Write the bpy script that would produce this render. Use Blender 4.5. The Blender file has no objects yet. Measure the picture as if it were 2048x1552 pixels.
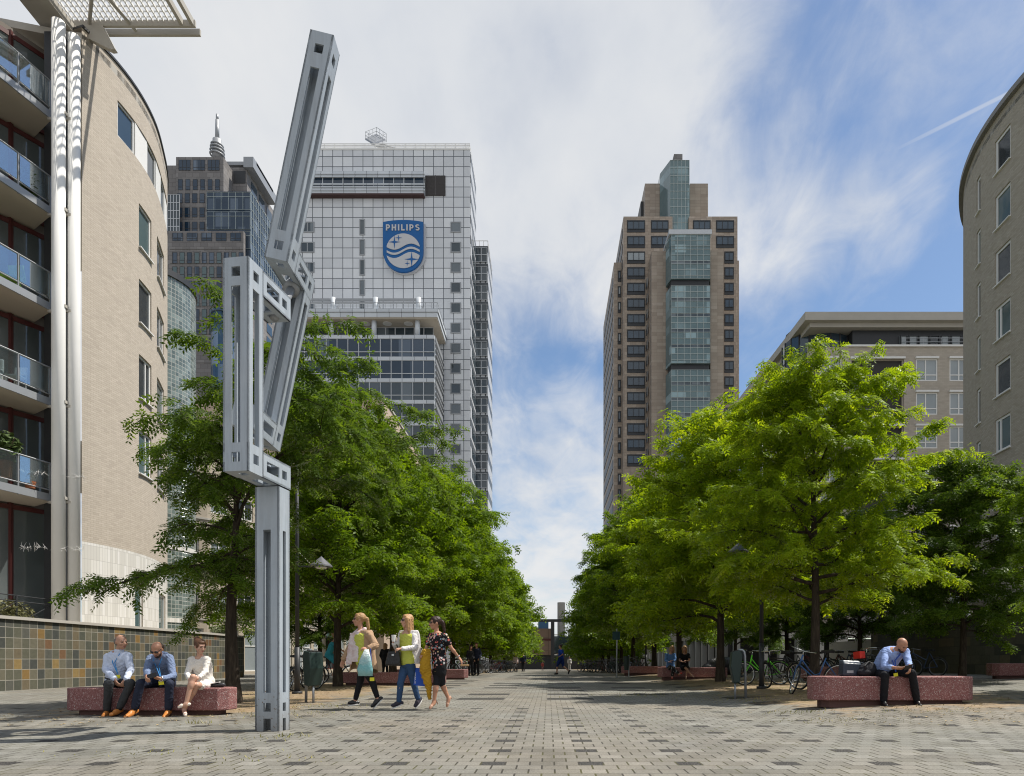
import bpy, bmesh, math, random
import numpy as np
from mathutils import Vector, Matrix, Quaternion
R = math.radians
F = 1365.0; PX = 1097.0; PY = 1320.0; CH = 0.87      # focal length in photo pixels, vanishing point, eye height
COL = bpy.context.scene.collection
rng = random.Random(7)
def W(x, y, d): return Vector(((x-PX)*d/F, d, CH-(y-PY)*d/F))
def sstep(a, b, x):
    t = min(1, max(0, (x-a)/(b-a))); return t*t*(3-2*t)
def gz(X, Y):                                           # height of the ground
    z = -0.0105*max(0, min(Y, 140)-40)
    z += (0.12*sstep(3.5, 6, X)+0.022*max(0, X-6))*sstep(8.5, 11, Y)*(1-sstep(34, 55, Y))
    return z
def tag(o, label=None, cat=None, group=None, kind=None):
    if label: o['label'] = label
    if cat: o['category'] = cat
    if group: o['group'] = group
    if kind: o['kind'] = kind
    return o
def empty(name, loc=(0,0,0), rz=0.0, label=None, cat=None, group=None):
    o = bpy.data.objects.new(name, None); COL.objects.link(o)
    o.location = loc; o.rotation_euler = (0,0,rz); o.empty_display_size = .2
    return tag(o, label, cat, group)
def copy_tree(o, parent=None):
    c = o.copy(); COL.objects.link(c)
    if parent is not None: c.parent = parent
    for ch in list(o.children): copy_tree(ch, c)
    return c
def basis(d, up=(0,0,1)):
    d = Vector(d).normalized(); u = Vector(up)
    if abs(d.dot(u.normalized())) > .98: u = Vector((1,0,0)) if abs(d.x) < .9 else Vector((0,1,0))
    x = u.cross(d).normalized(); y = d.cross(x).normalized()
    return x, y, d
class MB:
    def __init__(s): s.v = []; s.f = []; s.m = []; s.uv = {}
    def add(s, verts, faces, m=0):
        b = len(s.v); s.v.extend([tuple(p) for p in verts])
        for f in faces: s.f.append(tuple(b+i for i in f)); s.m.append(m)
    def quad(s, pts, m=0, uv=None):
        b = len(s.v); s.v.extend([tuple(p) for p in pts])
        if uv: s.uv[len(s.f)] = uv
        s.f.append(tuple(range(b, b+len(pts)))); s.m.append(m)
    def box(s, c, size, ax=None, m=0):
        c = Vector(c); hx, hy, hz = size[0]/2, size[1]/2, size[2]/2
        if ax is None: X, Y, Z = Vector((1,0,0)), Vector((0,1,0)), Vector((0,0,1))
        else: X, Y, Z = [Vector(a) for a in ax]
        vs = [c+X*(hx*i)+Y*(hy*j)+Z*(hz*k) for i in (-1,1) for j in (-1,1) for k in (-1,1)]
        s.add(vs, [(0,1,3,2),(4,6,7,5),(0,4,5,1),(2,3,7,6),(0,2,6,4),(1,5,7,3)], m); return s
    def bx(s, x0, x1, y0, y1, z0, z1, m=0):
        return s.box(((x0+x1)/2,(y0+y1)/2,(z0+z1)/2), (x1-x0,y1-y0,z1-z0), None, m)
    def cyl(s, a, b, ra, rb=None, n=12, m=0, caps=True):
        rb = ra if rb is None else rb
        a, b = Vector(a), Vector(b)
        if (b-a).length < 1e-6: return s
        x, y, d = basis(b-a); vs = []
        for c, r in ((a,ra),(b,rb)):
            for i in range(n):
                t = 2*math.pi*i/n; vs.append(c+x*(r*math.cos(t))+y*(r*math.sin(t)))
        fs = [(i,(i+1)%n,n+(i+1)%n,n+i) for i in range(n)]
        if caps: fs += [tuple(reversed(range(n))), tuple(range(n,2*n))]
        s.add(vs, fs, m); return s
    def tube(s, pts, r, n=8, m=0):
        pts = [Vector(p) for p in pts]; k = len(pts)
        rr = r if hasattr(r,'__len__') else [r]*k
        vs = []; prev = None
        for i, p in enumerate(pts):
            d = (pts[min(i+1,k-1)]-pts[max(i-1,0)]).normalized()
            if prev is None: x, y, _ = basis(d)
            else:
                x = prev - d*prev.dot(d)
                x = x.normalized() if x.length > 1e-5 else basis(d)[0]
                y = d.cross(x)
            prev = x
            for j in range(n):
                t = 2*math.pi*j/n; vs.append(p+x*(rr[i]*math.cos(t))+y*(rr[i]*math.sin(t)))
        fs = [(i*n+j, i*n+(j+1)%n, (i+1)*n+(j+1)%n, (i+1)*n+j) for i in range(k-1) for j in range(n)]
        fs += [tuple(reversed(range(n))), tuple(range((k-1)*n,k*n))]
        s.add(vs, fs, m); return s
    def ring(s, c, axis, r, tr, n=28, k=6, m=0):         # torus
        c = Vector(c); x, y, d = basis(axis); vs = []
        for i in range(n):
            t = 2*math.pi*i/n; e = x*math.cos(t)+y*math.sin(t)
            for j in range(k):
                q = 2*math.pi*j/k; vs.append(c+e*(r+tr*math.cos(q))+d*(tr*math.sin(q)))
        s.add(vs, [(i*k+j, ((i+1)%n)*k+j, ((i+1)%n)*k+(j+1)%k, i*k+(j+1)%k) for i in range(n) for j in range(k)], m); return s
    def ell(s, c, r, ax=None, nu=14, nv=9, m=0):
        c = Vector(c)
        if ax is None: X, Y, Z = Vector((1,0,0)), Vector((0,1,0)), Vector((0,0,1))
        else: X, Y, Z = [Vector(a).normalized() for a in ax]
        vs = [c-Z*r[2]]
        for j in range(1,nv):
            p = -math.pi/2+math.pi*j/nv
            for i in range(nu):
                t = 2*math.pi*i/nu
                vs.append(c+X*(r[0]*math.cos(p)*math.cos(t))+Y*(r[1]*math.cos(p)*math.sin(t))+Z*(r[2]*math.sin(p)))
        vs.append(c+Z*r[2]); L = len(vs)-1
        fs = [(0,1+(i+1)%nu,1+i) for i in range(nu)]
        for j in range(nv-2):
            for i in range(nu):
                a = 1+j*nu+i; b = 1+j*nu+(i+1)%nu; fs.append((a,b,b+nu,a+nu))
        o = 1+(nv-2)*nu
        fs += [(o+i,o+(i+1)%nu,L) for i in range(nu)]
        s.add(vs, fs, m); return s
    def cap(s, a, b, ra, rb, n=12, sq=1.0, up=None):      # tapered capsule
        a, b = Vector(a), Vector(b)
        if (b-a).length < 1e-5: b = a+Vector((0,0,1e-4))
        x, y, d = basis(b-a, up or (0,0,1)); vs = []; rings = []
        for k in range(1,4):
            p = -math.pi/2*(1-k/3.0); rings.append((a+d*(ra*math.sin(p)), ra*math.cos(p)))
        for k in range(0,3):
            p = math.pi/2*(k/3.0); rings.append((b+d*(rb*math.sin(p)), rb*math.cos(p)))
        vs.append(a-d*ra)
        for c, r in rings:
            for i in range(n):
                t = 2*math.pi*i/n; vs.append(c+x*(r*math.cos(t))+y*(r*sq*math.sin(t)))
        vs.append(b+d*rb); L = len(vs)-1; nr = len(rings)
        fs = [(0,1+(i+1)%n,1+i) for i in range(n)]
        for j in range(nr-1):
            for i in range(n):
                p = 1+j*n+i; q = 1+j*n+(i+1)%n; fs.append((p,q,q+n,p+n))
        o = 1+(nr-1)*n; fs += [(o+i,o+(i+1)%n,L) for i in range(n)]
        s.add(vs, fs, 0); return s
    def loft(s, secs, n=20, m=0, caps=True):              # secs: (centre, X vec, Y vec) ellipse half axes
        vs = []
        for c, X, Y in secs:
            for i in range(n):
                t = 2*math.pi*i/n; vs.append(Vector(c)+Vector(X)*math.cos(t)+Vector(Y)*math.sin(t))
        k = len(secs)
        fs = [(i*n+j, i*n+(j+1)%n, (i+1)*n+(j+1)%n, (i+1)*n+j) for i in range(k-1) for j in range(n)]
        if caps: fs += [tuple(reversed(range(n))), tuple(range((k-1)*n,k*n))]
        s.add(vs, fs, m); return s
    def prism(s, poly, z0, z1, m=0):                      # plan polygon extruded upward
        n = len(poly); vs = [(p[0],p[1],z0) for p in poly]+[(p[0],p[1],z1) for p in poly]
        fs = [(i,(i+1)%n,n+(i+1)%n,n+i) for i in range(n)]+[tuple(reversed(range(n))), tuple(range(n,2*n))]
        s.add(vs, fs, m); return s
    def extr(s, pts, vec, m=0):                           # polygon in space extruded along a vector
        vec = Vector(vec); n = len(pts); p = [Vector(q) for q in pts]
        s.add(p+[q+vec for q in p], [(i,(i+1)%n,n+(i+1)%n,n+i) for i in range(n)]+[tuple(reversed(range(n))), tuple(range(n,2*n))], m); return s
    def mesh(s, name, mats, smooth=False, fix=True):
        me = bpy.data.meshes.new(name); me.from_pydata(s.v, [], s.f)
        for mt in (mats if isinstance(mats,(list,tuple)) else [mats]): me.materials.append(mt)
        me.polygons.foreach_set('material_index', s.m)
        if fix:
            bm = bmesh.new(); bm.from_mesh(me); bmesh.ops.recalc_face_normals(bm, faces=bm.faces); bm.to_mesh(me); bm.free()
        uv = me.uv_layers.new(name='UVMap'); nl = len(me.loops); co = np.empty(len(me.vertices)*3); me.vertices.foreach_get('co', co); co = co.reshape(-1,3)
        lv = np.empty(nl, dtype=np.int32); me.loops.foreach_get('vertex_index', lv)
        npoly = len(me.polygons); nr = np.empty(npoly*3); me.polygons.foreach_get('normal', nr); nr = np.abs(nr.reshape(-1,3))
        tot = np.empty(npoly, dtype=np.int32); me.polygons.foreach_get('loop_total', tot)
        dom = np.repeat(np.argmax(nr+np.array([0.02,0.01,0]), axis=1), tot); c = co[lv]
        u = np.where(dom==0, c[:,1], c[:,0]); v = np.where(dom==2, c[:,1], c[:,2])
        arr = np.stack([u,v],1)
        if s.uv and not fix:
            st = np.empty(npoly, dtype=np.int32); me.polygons.foreach_get('loop_start', st)
            for fi, q in s.uv.items():
                for k, e in enumerate(q): arr[st[fi]+k] = e
        uv.data.foreach_set('uv', arr.astype(np.float32).ravel())
        if smooth: me.polygons.foreach_set('use_smooth', [True]*npoly)
        me.update(); return me
    def build(s, name, mats, parent=None, smooth=False, fix=True, loc=None):
        me = s.mesh(name, mats, smooth, fix)
        o = bpy.data.objects.new(name, me); COL.objects.link(o)
        if parent is not None: o.parent = parent
        if loc is not None: o.location = loc
        return o
def bevel(o, w=.01, seg=2, ang=40):
    m = o.modifiers.new('bevel','BEVEL'); m.width = w; m.segments = seg; m.limit_method = 'ANGLE'; m.angle_limit = R(ang); return o
def remesh(mb, name, mat, voxel, parent=None, smooth_it=3, disp=None):
    me = mb.mesh(name+'_raw', [mat]); o = bpy.data.objects.new(name, me); COL.objects.link(o)
    m = o.modifiers.new('r','REMESH'); m.mode = 'VOXEL'; m.voxel_size = voxel; m.adaptivity = 0
    if smooth_it:
        k = o.modifiers.new('s','SMOOTH'); k.iterations = smooth_it; k.factor = .5
    dg = bpy.context.evaluated_depsgraph_get(); ev = o.evaluated_get(dg)
    nm = bpy.data.meshes.new_from_object(ev); nm.name = name
    o.modifiers.clear(); o.data = nm; bpy.data.meshes.remove(me)
    if not nm.materials: nm.materials.append(mat)
    if disp:                                              # folds of cloth
        n = len(nm.vertices); co = np.empty(n*3); nm.vertices.foreach_get('co', co); co = co.reshape(-1,3); no = np.empty(n*3); nm.vertices.foreach_get('normal', no); no = no.reshape(-1,3)
        x, y, z = (co[:,0]+co[:,1]*.6)*1.0, co[:,1], co[:,2]; ph = (hash(name)%97)*.13+len(nm.vertices)%13
        w1 = np.sin(38*z+24*x+2.2*np.sin(17*x+9*z+ph)+ph); w2 = np.sin(31*x-44*z+1.8*np.sin(21*z+13*y+ph*2)); w3 = np.sin(19*x+15*z+12*y+1.5*np.sin(11*z-7*x))
        f = .45*(1-2*np.abs(w1)**.7)+.35*(1-2*np.abs(w2)**.8)+.4*w3
        co = co+no*(f*disp)[:,None]; nm.vertices.foreach_set('co', co.ravel()); nm.update()
    nm.polygons.foreach_set('use_smooth', [True]*len(nm.polygons))
    nm.polygons.foreach_set('material_index', [0]*len(nm.polygons))
    if parent is not None: o.parent = parent
    return o

# ---------------------------------------------------------------- materials
class NT:
    def __init__(s, name):
        s.m = bpy.data.materials.new(name); s.m.use_nodes = True; s.t = s.m.node_tree; s.t.nodes.clear()
        s.out = s.t.nodes.new('ShaderNodeOutputMaterial')
    def n(s, typ, **kw):
        nd = s.t.nodes.new('ShaderNode'+typ)
        for k, v in kw.items(): setattr(nd, k, v)
        return nd
    def put(s, sock, v):
        if isinstance(v, bpy.types.NodeSocket): s.t.links.new(v, sock)
        elif v is not None:
            if hasattr(sock.default_value,'__len__') and not hasattr(v,'__len__'): v = (v,)*len(sock.default_value)
            if hasattr(v,'__len__') and len(v)==3 and len(sock.default_value)==4: v = tuple(v)+(1,)
            sock.default_value = v
    def math(s, op, a, b=None, c=None):
        nd = s.n('Math', operation=op); s.put(nd.inputs[0], a)
        if b is not None: s.put(nd.inputs[1], b)
        if c is not None: s.put(nd.inputs[2], c)
        return nd.outputs[0]
    def mix(s, f, a, b, mode='MIX'):
        nd = s.n('Mix', data_type='RGBA', blend_type=mode); s.put(nd.inputs[0], f); s.put(nd.inputs[6], a); s.put(nd.inputs[7], b); return nd.outputs[2]
    def ramp(s, f, stops, interp='LINEAR'):
        nd = s.n('ValToRGB'); cr = nd.color_ramp; cr.interpolation = interp
        while len(cr.elements) < len(stops): cr.elements.new(.5)
        for e, (p, c) in zip(cr.elements, stops):
            e.position = p; e.color = (c if hasattr(c,'__len__') else (c,c,c)) if hasattr(c,'__len__') and len(c)==4 else (tuple(c)+(1,) if hasattr(c,'__len__') else (c,c,c,1))
        s.put(nd.inputs[0], f); return nd.outputs[0]
    def noise(s, vec, scale, detail=4, rough=.55, w=None, dist=0):
        nd = s.n('TexNoise'); s.put(nd.inputs['Vector'], vec); nd.inputs['Scale'].default_value = scale
        nd.inputs['Detail'].default_value = detail; nd.inputs['Roughness'].default_value = rough; nd.inputs['Distortion'].default_value = dist; return nd.outputs[0]
    def white(s, vec): 
        nd = s.n('TexWhiteNoise', noise_dimensions='3D'); s.put(nd.inputs['Vector'], vec); return nd.outputs[0]
    def comb(s, x, y, z=0):
        nd = s.n('CombineXYZ'); s.put(nd.inputs[0], x); s.put(nd.inputs[1], y); s.put(nd.inputs[2], z); return nd.outputs[0]
    def coord(s, kind='Object'): return s.n('TexCoord').outputs[kind]
    def sep(s, v):
        nd = s.n('SeparateXYZ'); s.put(nd.inputs[0], v); return nd.outputs[0], nd.outputs[1], nd.outputs[2]
    def bump(s, h, strength=.3, dist=.01):
        nd = s.n('Bump'); nd.inputs['Strength'].default_value = strength; nd.inputs['Distance'].default_value = dist; s.put(nd.inputs['Height'], h); return nd.outputs[0]
    def bsdf(s, col, rough=.6, metal=0, spec=.4, normal=None, **kw):
        nd = s.n('BsdfPrincipled'); s.put(nd.inputs['Base Color'], col); s.put(nd.inputs['Roughness'], rough); s.put(nd.inputs['Metallic'], metal)
        s.put(nd.inputs['Specular IOR Level'], spec)
        if normal is not None: s.put(nd.inputs['Normal'], normal)
        for k, v in kw.items(): s.put(nd.inputs[k.replace('_',' ')], v)
        return nd.outputs[0]
    def done(s, sh): s.t.links.new(sh, s.out.inputs[0]); return s.m
def plain(name, col, rough=.6, metal=0, var=.12, scale=6, bump=.0, spec=.4):
    """painted or cast surface with soft mottling"""
    t = NT(name); co = t.coord('Object'); nz = t.noise(co, scale, 5, .6); nz2 = t.noise(co, scale*.23, 3)
    k = t.math('ADD', t.math('MULTIPLY', nz, var), t.math('MULTIPLY', nz2, var)); f = t.math('ADD', k, 1-var)
    c = t.mix(1.0, col, t.comb(f,f,f), 'MULTIPLY')
    nrm = t.bump(t.noise(co, scale*5, 4), bump, .01) if bump else None
    return t.done(t.bsdf(c, t.math('ADD', rough-.06, t.math('MULTIPLY', nz, .12)), metal, spec, nrm))
def tiles(name, sx, sy, jx, jy, off, stops, joint, rough=.6, bump=.4, weather=.25, interp='CONSTANT', grain=.15, grain_scale=40, coord='UV', spec=.35, metal=0, shift=(0,0), wobble=0):
    """regular courses in metres of the UV map; each unit takes a colour of its own"""
    t = NT(name); co = t.coord(coord)
    u, v, w = t.sep(co); u = t.math('DIVIDE', t.math('ADD', u, shift[0]), sx); v = t.math('DIVIDE', t.math('ADD', v, shift[1]), sy)
    row = t.math('FLOOR', v)
    if off: u = t.math('ADD', u, t.math('MULTIPLY', t.math('MODULO', t.math('ABSOLUTE', row), 2.0), off))
    cl = t.math('FLOOR', u); fu = t.math('SUBTRACT', u, cl); fv = t.math('SUBTRACT', v, row)
    rnd = t.white(t.comb(cl, row, 3.3))
    col = t.ramp(rnd, stops, interp)
    mx = t.math('MINIMUM', t.math('MINIMUM', fu, t.math('SUBTRACT', 1.0, fu)), 1.0); my = t.math('MINIMUM', fv, t.math('SUBTRACT', 1.0, fv))
    jm = t.math('MAXIMUM', t.math('LESS_THAN', mx, jx/sx/2), t.math('LESS_THAN', my, jy/sy/2))
    g = t.noise(co, grain_scale, 4, .65); mps = t.n('Mapping'); mps.inputs['Scale'].default_value = (1.3,.11,1.0); t.put(mps.inputs[0], co); wn = t.math('ADD', t.math('MULTIPLY', t.noise(co, .7, 5, .6), .55), t.math('MULTIPLY', t.noise(mps.outputs[0], 1.0, 5, .65), .45))
    k = t.math('ADD', t.math('ADD', t.math('MULTIPLY', g, grain*2), 1-grain), t.math('MULTIPLY', t.math('SUBTRACT', wn, .5), weather*2))
    col = t.mix(1.0, col, t.comb(k,k,k), 'MULTIPLY')
    col = t.mix(jm, col, joint)
    h = t.math('ADD', t.math('SUBTRACT', 1.0, jm), t.math('MULTIPLY', g, .25))
    return t.done(t.bsdf(col, rough, metal, spec, t.bump(h, bump, .01)))
def glassy(name, col, rough=.04, spec=.8, tint=None, wave=.02, blinds=None):
    t = NT(name); co = t.coord('Object'); nz = t.noise(co, .5, 2)
    c = t.mix(nz, col, tint or tuple(x*1.6+.01 for x in col))
    if blinds:                                           # blinds and ceilings behind some of the panes
        x, y, z = t.sep(co); q = t.comb(t.math('FLOOR', t.math('DIVIDE', t.math('ADD', x, y), blinds[0])), 1.0, t.math('FLOOR', t.math('DIVIDE', z, blinds[1]))); r = t.white(q)
        c = t.mix(t.ramp(r, [(0,0.0),(.62,.0),(.70,.35),(.86,.7),(.95,1.0)], 'CONSTANT'), c, tuple(.09+2.2*v for v in col))
    return t.done(t.bsdf(c, rough, 0, spec, t.bump(t.noise(co, .8, 2), wave, .3)))
def clear_glass(name, col=(.75,.85,.87), face=.12):
    t = NT(name); tr = t.n('BsdfTransparent'); tr.inputs[0].default_value = tuple(col)+(1,)
    gl = t.n('BsdfGlossy'); gl.inputs['Color'].default_value = (.9,.95,1,1); gl.inputs['Roughness'].default_value = .03
    lw = t.n('LayerWeight'); lw.inputs[0].default_value = .35
    f = t.math('ADD', t.math('MULTIPLY', lw.outputs[1], .5), face)
    mx = t.n('MixShader'); t.put(mx.inputs[0], f); t.t.links.new(tr.outputs[0], mx.inputs[1]); t.t.links.new(gl.outputs[0], mx.inputs[2])
    return t.done(mx.outputs[0])
def cloth(name, col, rough=.85, var=.25, scale=14, wr=.5, spec=.2):
    t = NT(name); co = t.coord('Object'); nz = t.noise(co, scale, 4, .6, dist=.8); f = t.math('ADD', t.math('MULTIPLY', nz, var*2), 1-var)
    c = t.mix(1.0, col, t.comb(f,f,f), 'MULTIPLY')
    st = t.n('Mapping'); st.inputs['Scale'].default_value = (1.0,1.0,.55); t.put(st.inputs[0], co)
    h = t.math('ADD', t.noise(st.outputs[0], scale*.9, 2, .5, dist=2.0), t.math('MULTIPLY', t.noise(co, scale*20, 2), .05))
    return t.done(t.bsdf(c, rough, 0, spec, t.bump(h, wr, .03)))
MAT = {}
# ---------------------------------------------------------------- camera, sun, sky
scn = bpy.context.scene
cam = bpy.data.objects.new('camera', bpy.data.cameras.new('camera')); COL.objects.link(cam)
cam.location = (0,0,CH); cam.rotation_euler = (R(90),0,0)
cam.data.sensor_width = 36; cam.data.lens = 36*F/2048; cam.data.shift_x = (1024-PX)/2048; cam.data.shift_y = (PY-776)/2048
cam.data.clip_start = .05; cam.data.clip_end = 4000
scn.camera = cam
SUN_EL, SUN_AZ = R(60.5), R(13)                          # azimuth measured from +X towards +Y
sd = Vector((math.cos(SUN_EL)*math.cos(SUN_AZ), math.cos(SUN_EL)*math.sin(SUN_AZ), math.sin(SUN_EL)))
sl = bpy.data.lights.new('sun','SUN'); sl.energy = 4.9; sl.angle = R(.5); sl.color = (1,.95,.87)
so = bpy.data.objects.new('sun', sl); COL.objects.link(so); so.rotation_euler = (-sd).to_track_quat('-Z','Y').to_euler()
wd = bpy.data.worlds.new('World'); scn.world = wd; wd.use_nodes = True; wt = wd.node_tree; wt.nodes.clear()
class WN(NT):
    def __init__(s): s.t = wt
t = WN()
sky = t.n('TexSky'); sky.sky_type = 'NISHITA'; sky.sun_disc = False; sky.sun_elevation = SUN_EL
sky.sun_rotation = math.atan2(sd.x, sd.y); sky.altitude = 0; sky.air_density = 1.0; sky.dust_density = .6; sky.ozone_density = 1.6
CLOUDS = ((820,60,.22,.20,.95),(1130,250,.12,.18,.92),(1330,120,.06,.16,.66),(1430,400,.02,.14,.62),(1560,420,.02,.13,.62),(1680,400,.01,.13,.62),(1790,350,.0,.12,.5),(1540,540,.0,.12,.5),(1660,480,.0,.12,.42),(1800,60,.08,.28,.30),
    (1000,930,.04,.13,.66),(1120,960,.05,.13,.74),(1200,850,.02,.12,.62),(1060,1080,.06,.12,.66),(1150,1160,.08,.14,.72),(700,480,.13,.14,.9),(400,1000,.3,.3,.6),(1520,720,.0,.12,.48),(1900,900,.05,.3,.35))
dirv = t.coord('Generated')
dx, dy, dz = t.sep(dirv)
den = t.math('ADD', t.math('MAXIMUM', dz, 0.0), .12)
px = t.math('DIVIDE', dx, den); py = t.math('DIVIDE', dy, den)      # clouds as one high layer
wrp = t.n('TexNoise'); wrp.inputs['Scale'].default_value = 3.2; wrp.inputs['Detail'].default_value = 5; t.put(wrp.inputs['Vector'], dirv)
wv = t.n('VectorMath', operation='MULTIPLY_ADD'); t.put(wv.inputs[0], wrp.outputs['Color']); wv.inputs[1].default_value = (.30,.30,.22); t.put(wv.inputs[2], dirv)
wof = t.n('VectorMath', operation='SUBTRACT'); t.put(wof.inputs[0], wv.outputs[0]); wof.inputs[1].default_value = (.15,.15,.11); dirw = wof.outputs[0]
def blob(x, y, r, soft):                                 # a cloud bank round a direction, its edge torn by noise
    d = Vector(((x-PX)/F, 1, (PY-y)/F)).normalized()
    nd = t.n('VectorMath', operation='DISTANCE'); t.put(nd.inputs[0], dirw); nd.inputs[1].default_value = d
    q = t.n('MapRange', interpolation_type='SMOOTHSTEP'); t.put(q.inputs[0], nd.outputs['Value']); q.inputs[1].default_value = r; q.inputs[2].default_value = r+soft; q.inputs[3].default_value = 1; q.inputs[4].default_value = 0
    return q.outputs[0]
mp = t.n('Mapping'); t.put(mp.inputs[0], t.comb(px, py, 0)); mp.inputs['Rotation'].default_value = (0,0,R(24)); mp.inputs['Scale'].default_value = (1.0,.5,1)
n1 = t.noise(mp.outputs[0], 1.5, 8, .56, dist=.45); n2 = t.noise(mp.outputs[0], 7.0, 7, .62, dist=.6); n3 = t.noise(dirv, 5.0, 5)
cover = t.math('MULTIPLY', blob(250,150,.34,.24), 1.0)
for x, y, r, sf, am in CLOUDS:
    cover = t.math('MAXIMUM', cover, t.math('MULTIPLY', blob(x,y,r,sf), am))
bk = t.n('MapRange', interpolation_type='SMOOTHSTEP'); t.put(bk.inputs[0], dy); bk.inputs[1].default_value = .05; bk.inputs[2].default_value = -.45; bk.inputs[3].default_value = 0; bk.inputs[4].default_value = .78
cover = t.math('MAXIMUM', cover, bk.outputs[0])                     # unseen cloud added behind the camera to whiten the fill light
cover = t.math('MAXIMUM', cover, .10)
wisp = t.math('ADD', t.math('MULTIPLY', t.math('SUBTRACT', n1, .5), 1.2), t.math('MULTIPLY', t.math('SUBTRACT', n2, .5), .75))
dens = t.math('ADD', cover, t.math('MULTIPLY', wisp, 1.0))
mr = t.n('MapRange', interpolation_type='SMOOTHSTEP'); t.put(mr.inputs[0], dens); mr.inputs[1].default_value = .14; mr.inputs[2].default_value = .92; mr.inputs[3].default_value = 0; mr.inputs[4].default_value = .97
# the vapour trail high on the right: a thin line between two directions
A = Vector(((1800-PX)/F,1,(PY-295)/F)).normalized(); B = Vector(((2080-PX)/F,1,(PY-155)/F)).normalized(); nrm = A.cross(B).normalized(); mid = (A+B).normalized()
dt = t.n('VectorMath', operation='DOT_PRODUCT'); t.put(dt.inputs[0], dirv); dt.inputs[1].default_value = nrm
tr = t.n('MapRange', interpolation_type='SMOOTHSTEP'); t.put(tr.inputs[0], t.math('ABSOLUTE', dt.outputs['Value'])); tr.inputs[1].default_value = .0008; tr.inputs[2].default_value = .0032; tr.inputs[3].default_value = .5; tr.inputs[4].default_value = 0
dm = t.n('VectorMath', operation='DISTANCE'); t.put(dm.inputs[0], dirv); dm.inputs[1].default_value = B
tl = t.n('MapRange', interpolation_type='SMOOTHSTEP'); t.put(tl.inputs[0], dm.outputs['Value']); tl.inputs[1].default_value = .03; tl.inputs[2].default_value = .20; tl.inputs[3].default_value = 1; tl.inputs[4].default_value = 0
fac = t.math('MAXIMUM', mr.outputs[0], t.math('MULTIPLY', tr.outputs[0], tl.outputs[0]))
SKY = .12
cl_lo, cl_hi = (.60/SKY,.65/SKY,.72/SKY), (.80/SKY,.81/SKY,.83/SKY)
cc = t.ramp(t.math('ADD', t.math('MULTIPLY', n1, .7), t.math('MULTIPLY', n3, .5)), [(.36,(.43,.465,.53)),(.56,(.56,.58,.61)),(.74,(.64,.645,.65))])
cc = t.mix(1.0, cc, (1/SKY,)*3, 'MULTIPLY')
tint = t.mix(1.0, sky.outputs[0], (.80,.85,.88), 'MULTIPLY')
colr = t.mix(fac, tint, cc)
bg = t.n('Background'); t.put(bg.inputs[0], colr); bg.inputs[1].default_value = SKY
wo = t.n('OutputWorld'); wt.links.new(bg.outputs[0], wo.inputs[0])
vs = scn.view_settings; vs.view_transform = 'Standard'; vs.look = 'None'; vs.exposure = .36; vs.gamma = 1
scn.render.engine = 'CYCLES'; scn.cycles.filter_width = 1.1; scn.cycles.max_bounces = 8; scn.cycles.transparent_max_bounces = 16; scn.cycles.use_denoising = True
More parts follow.
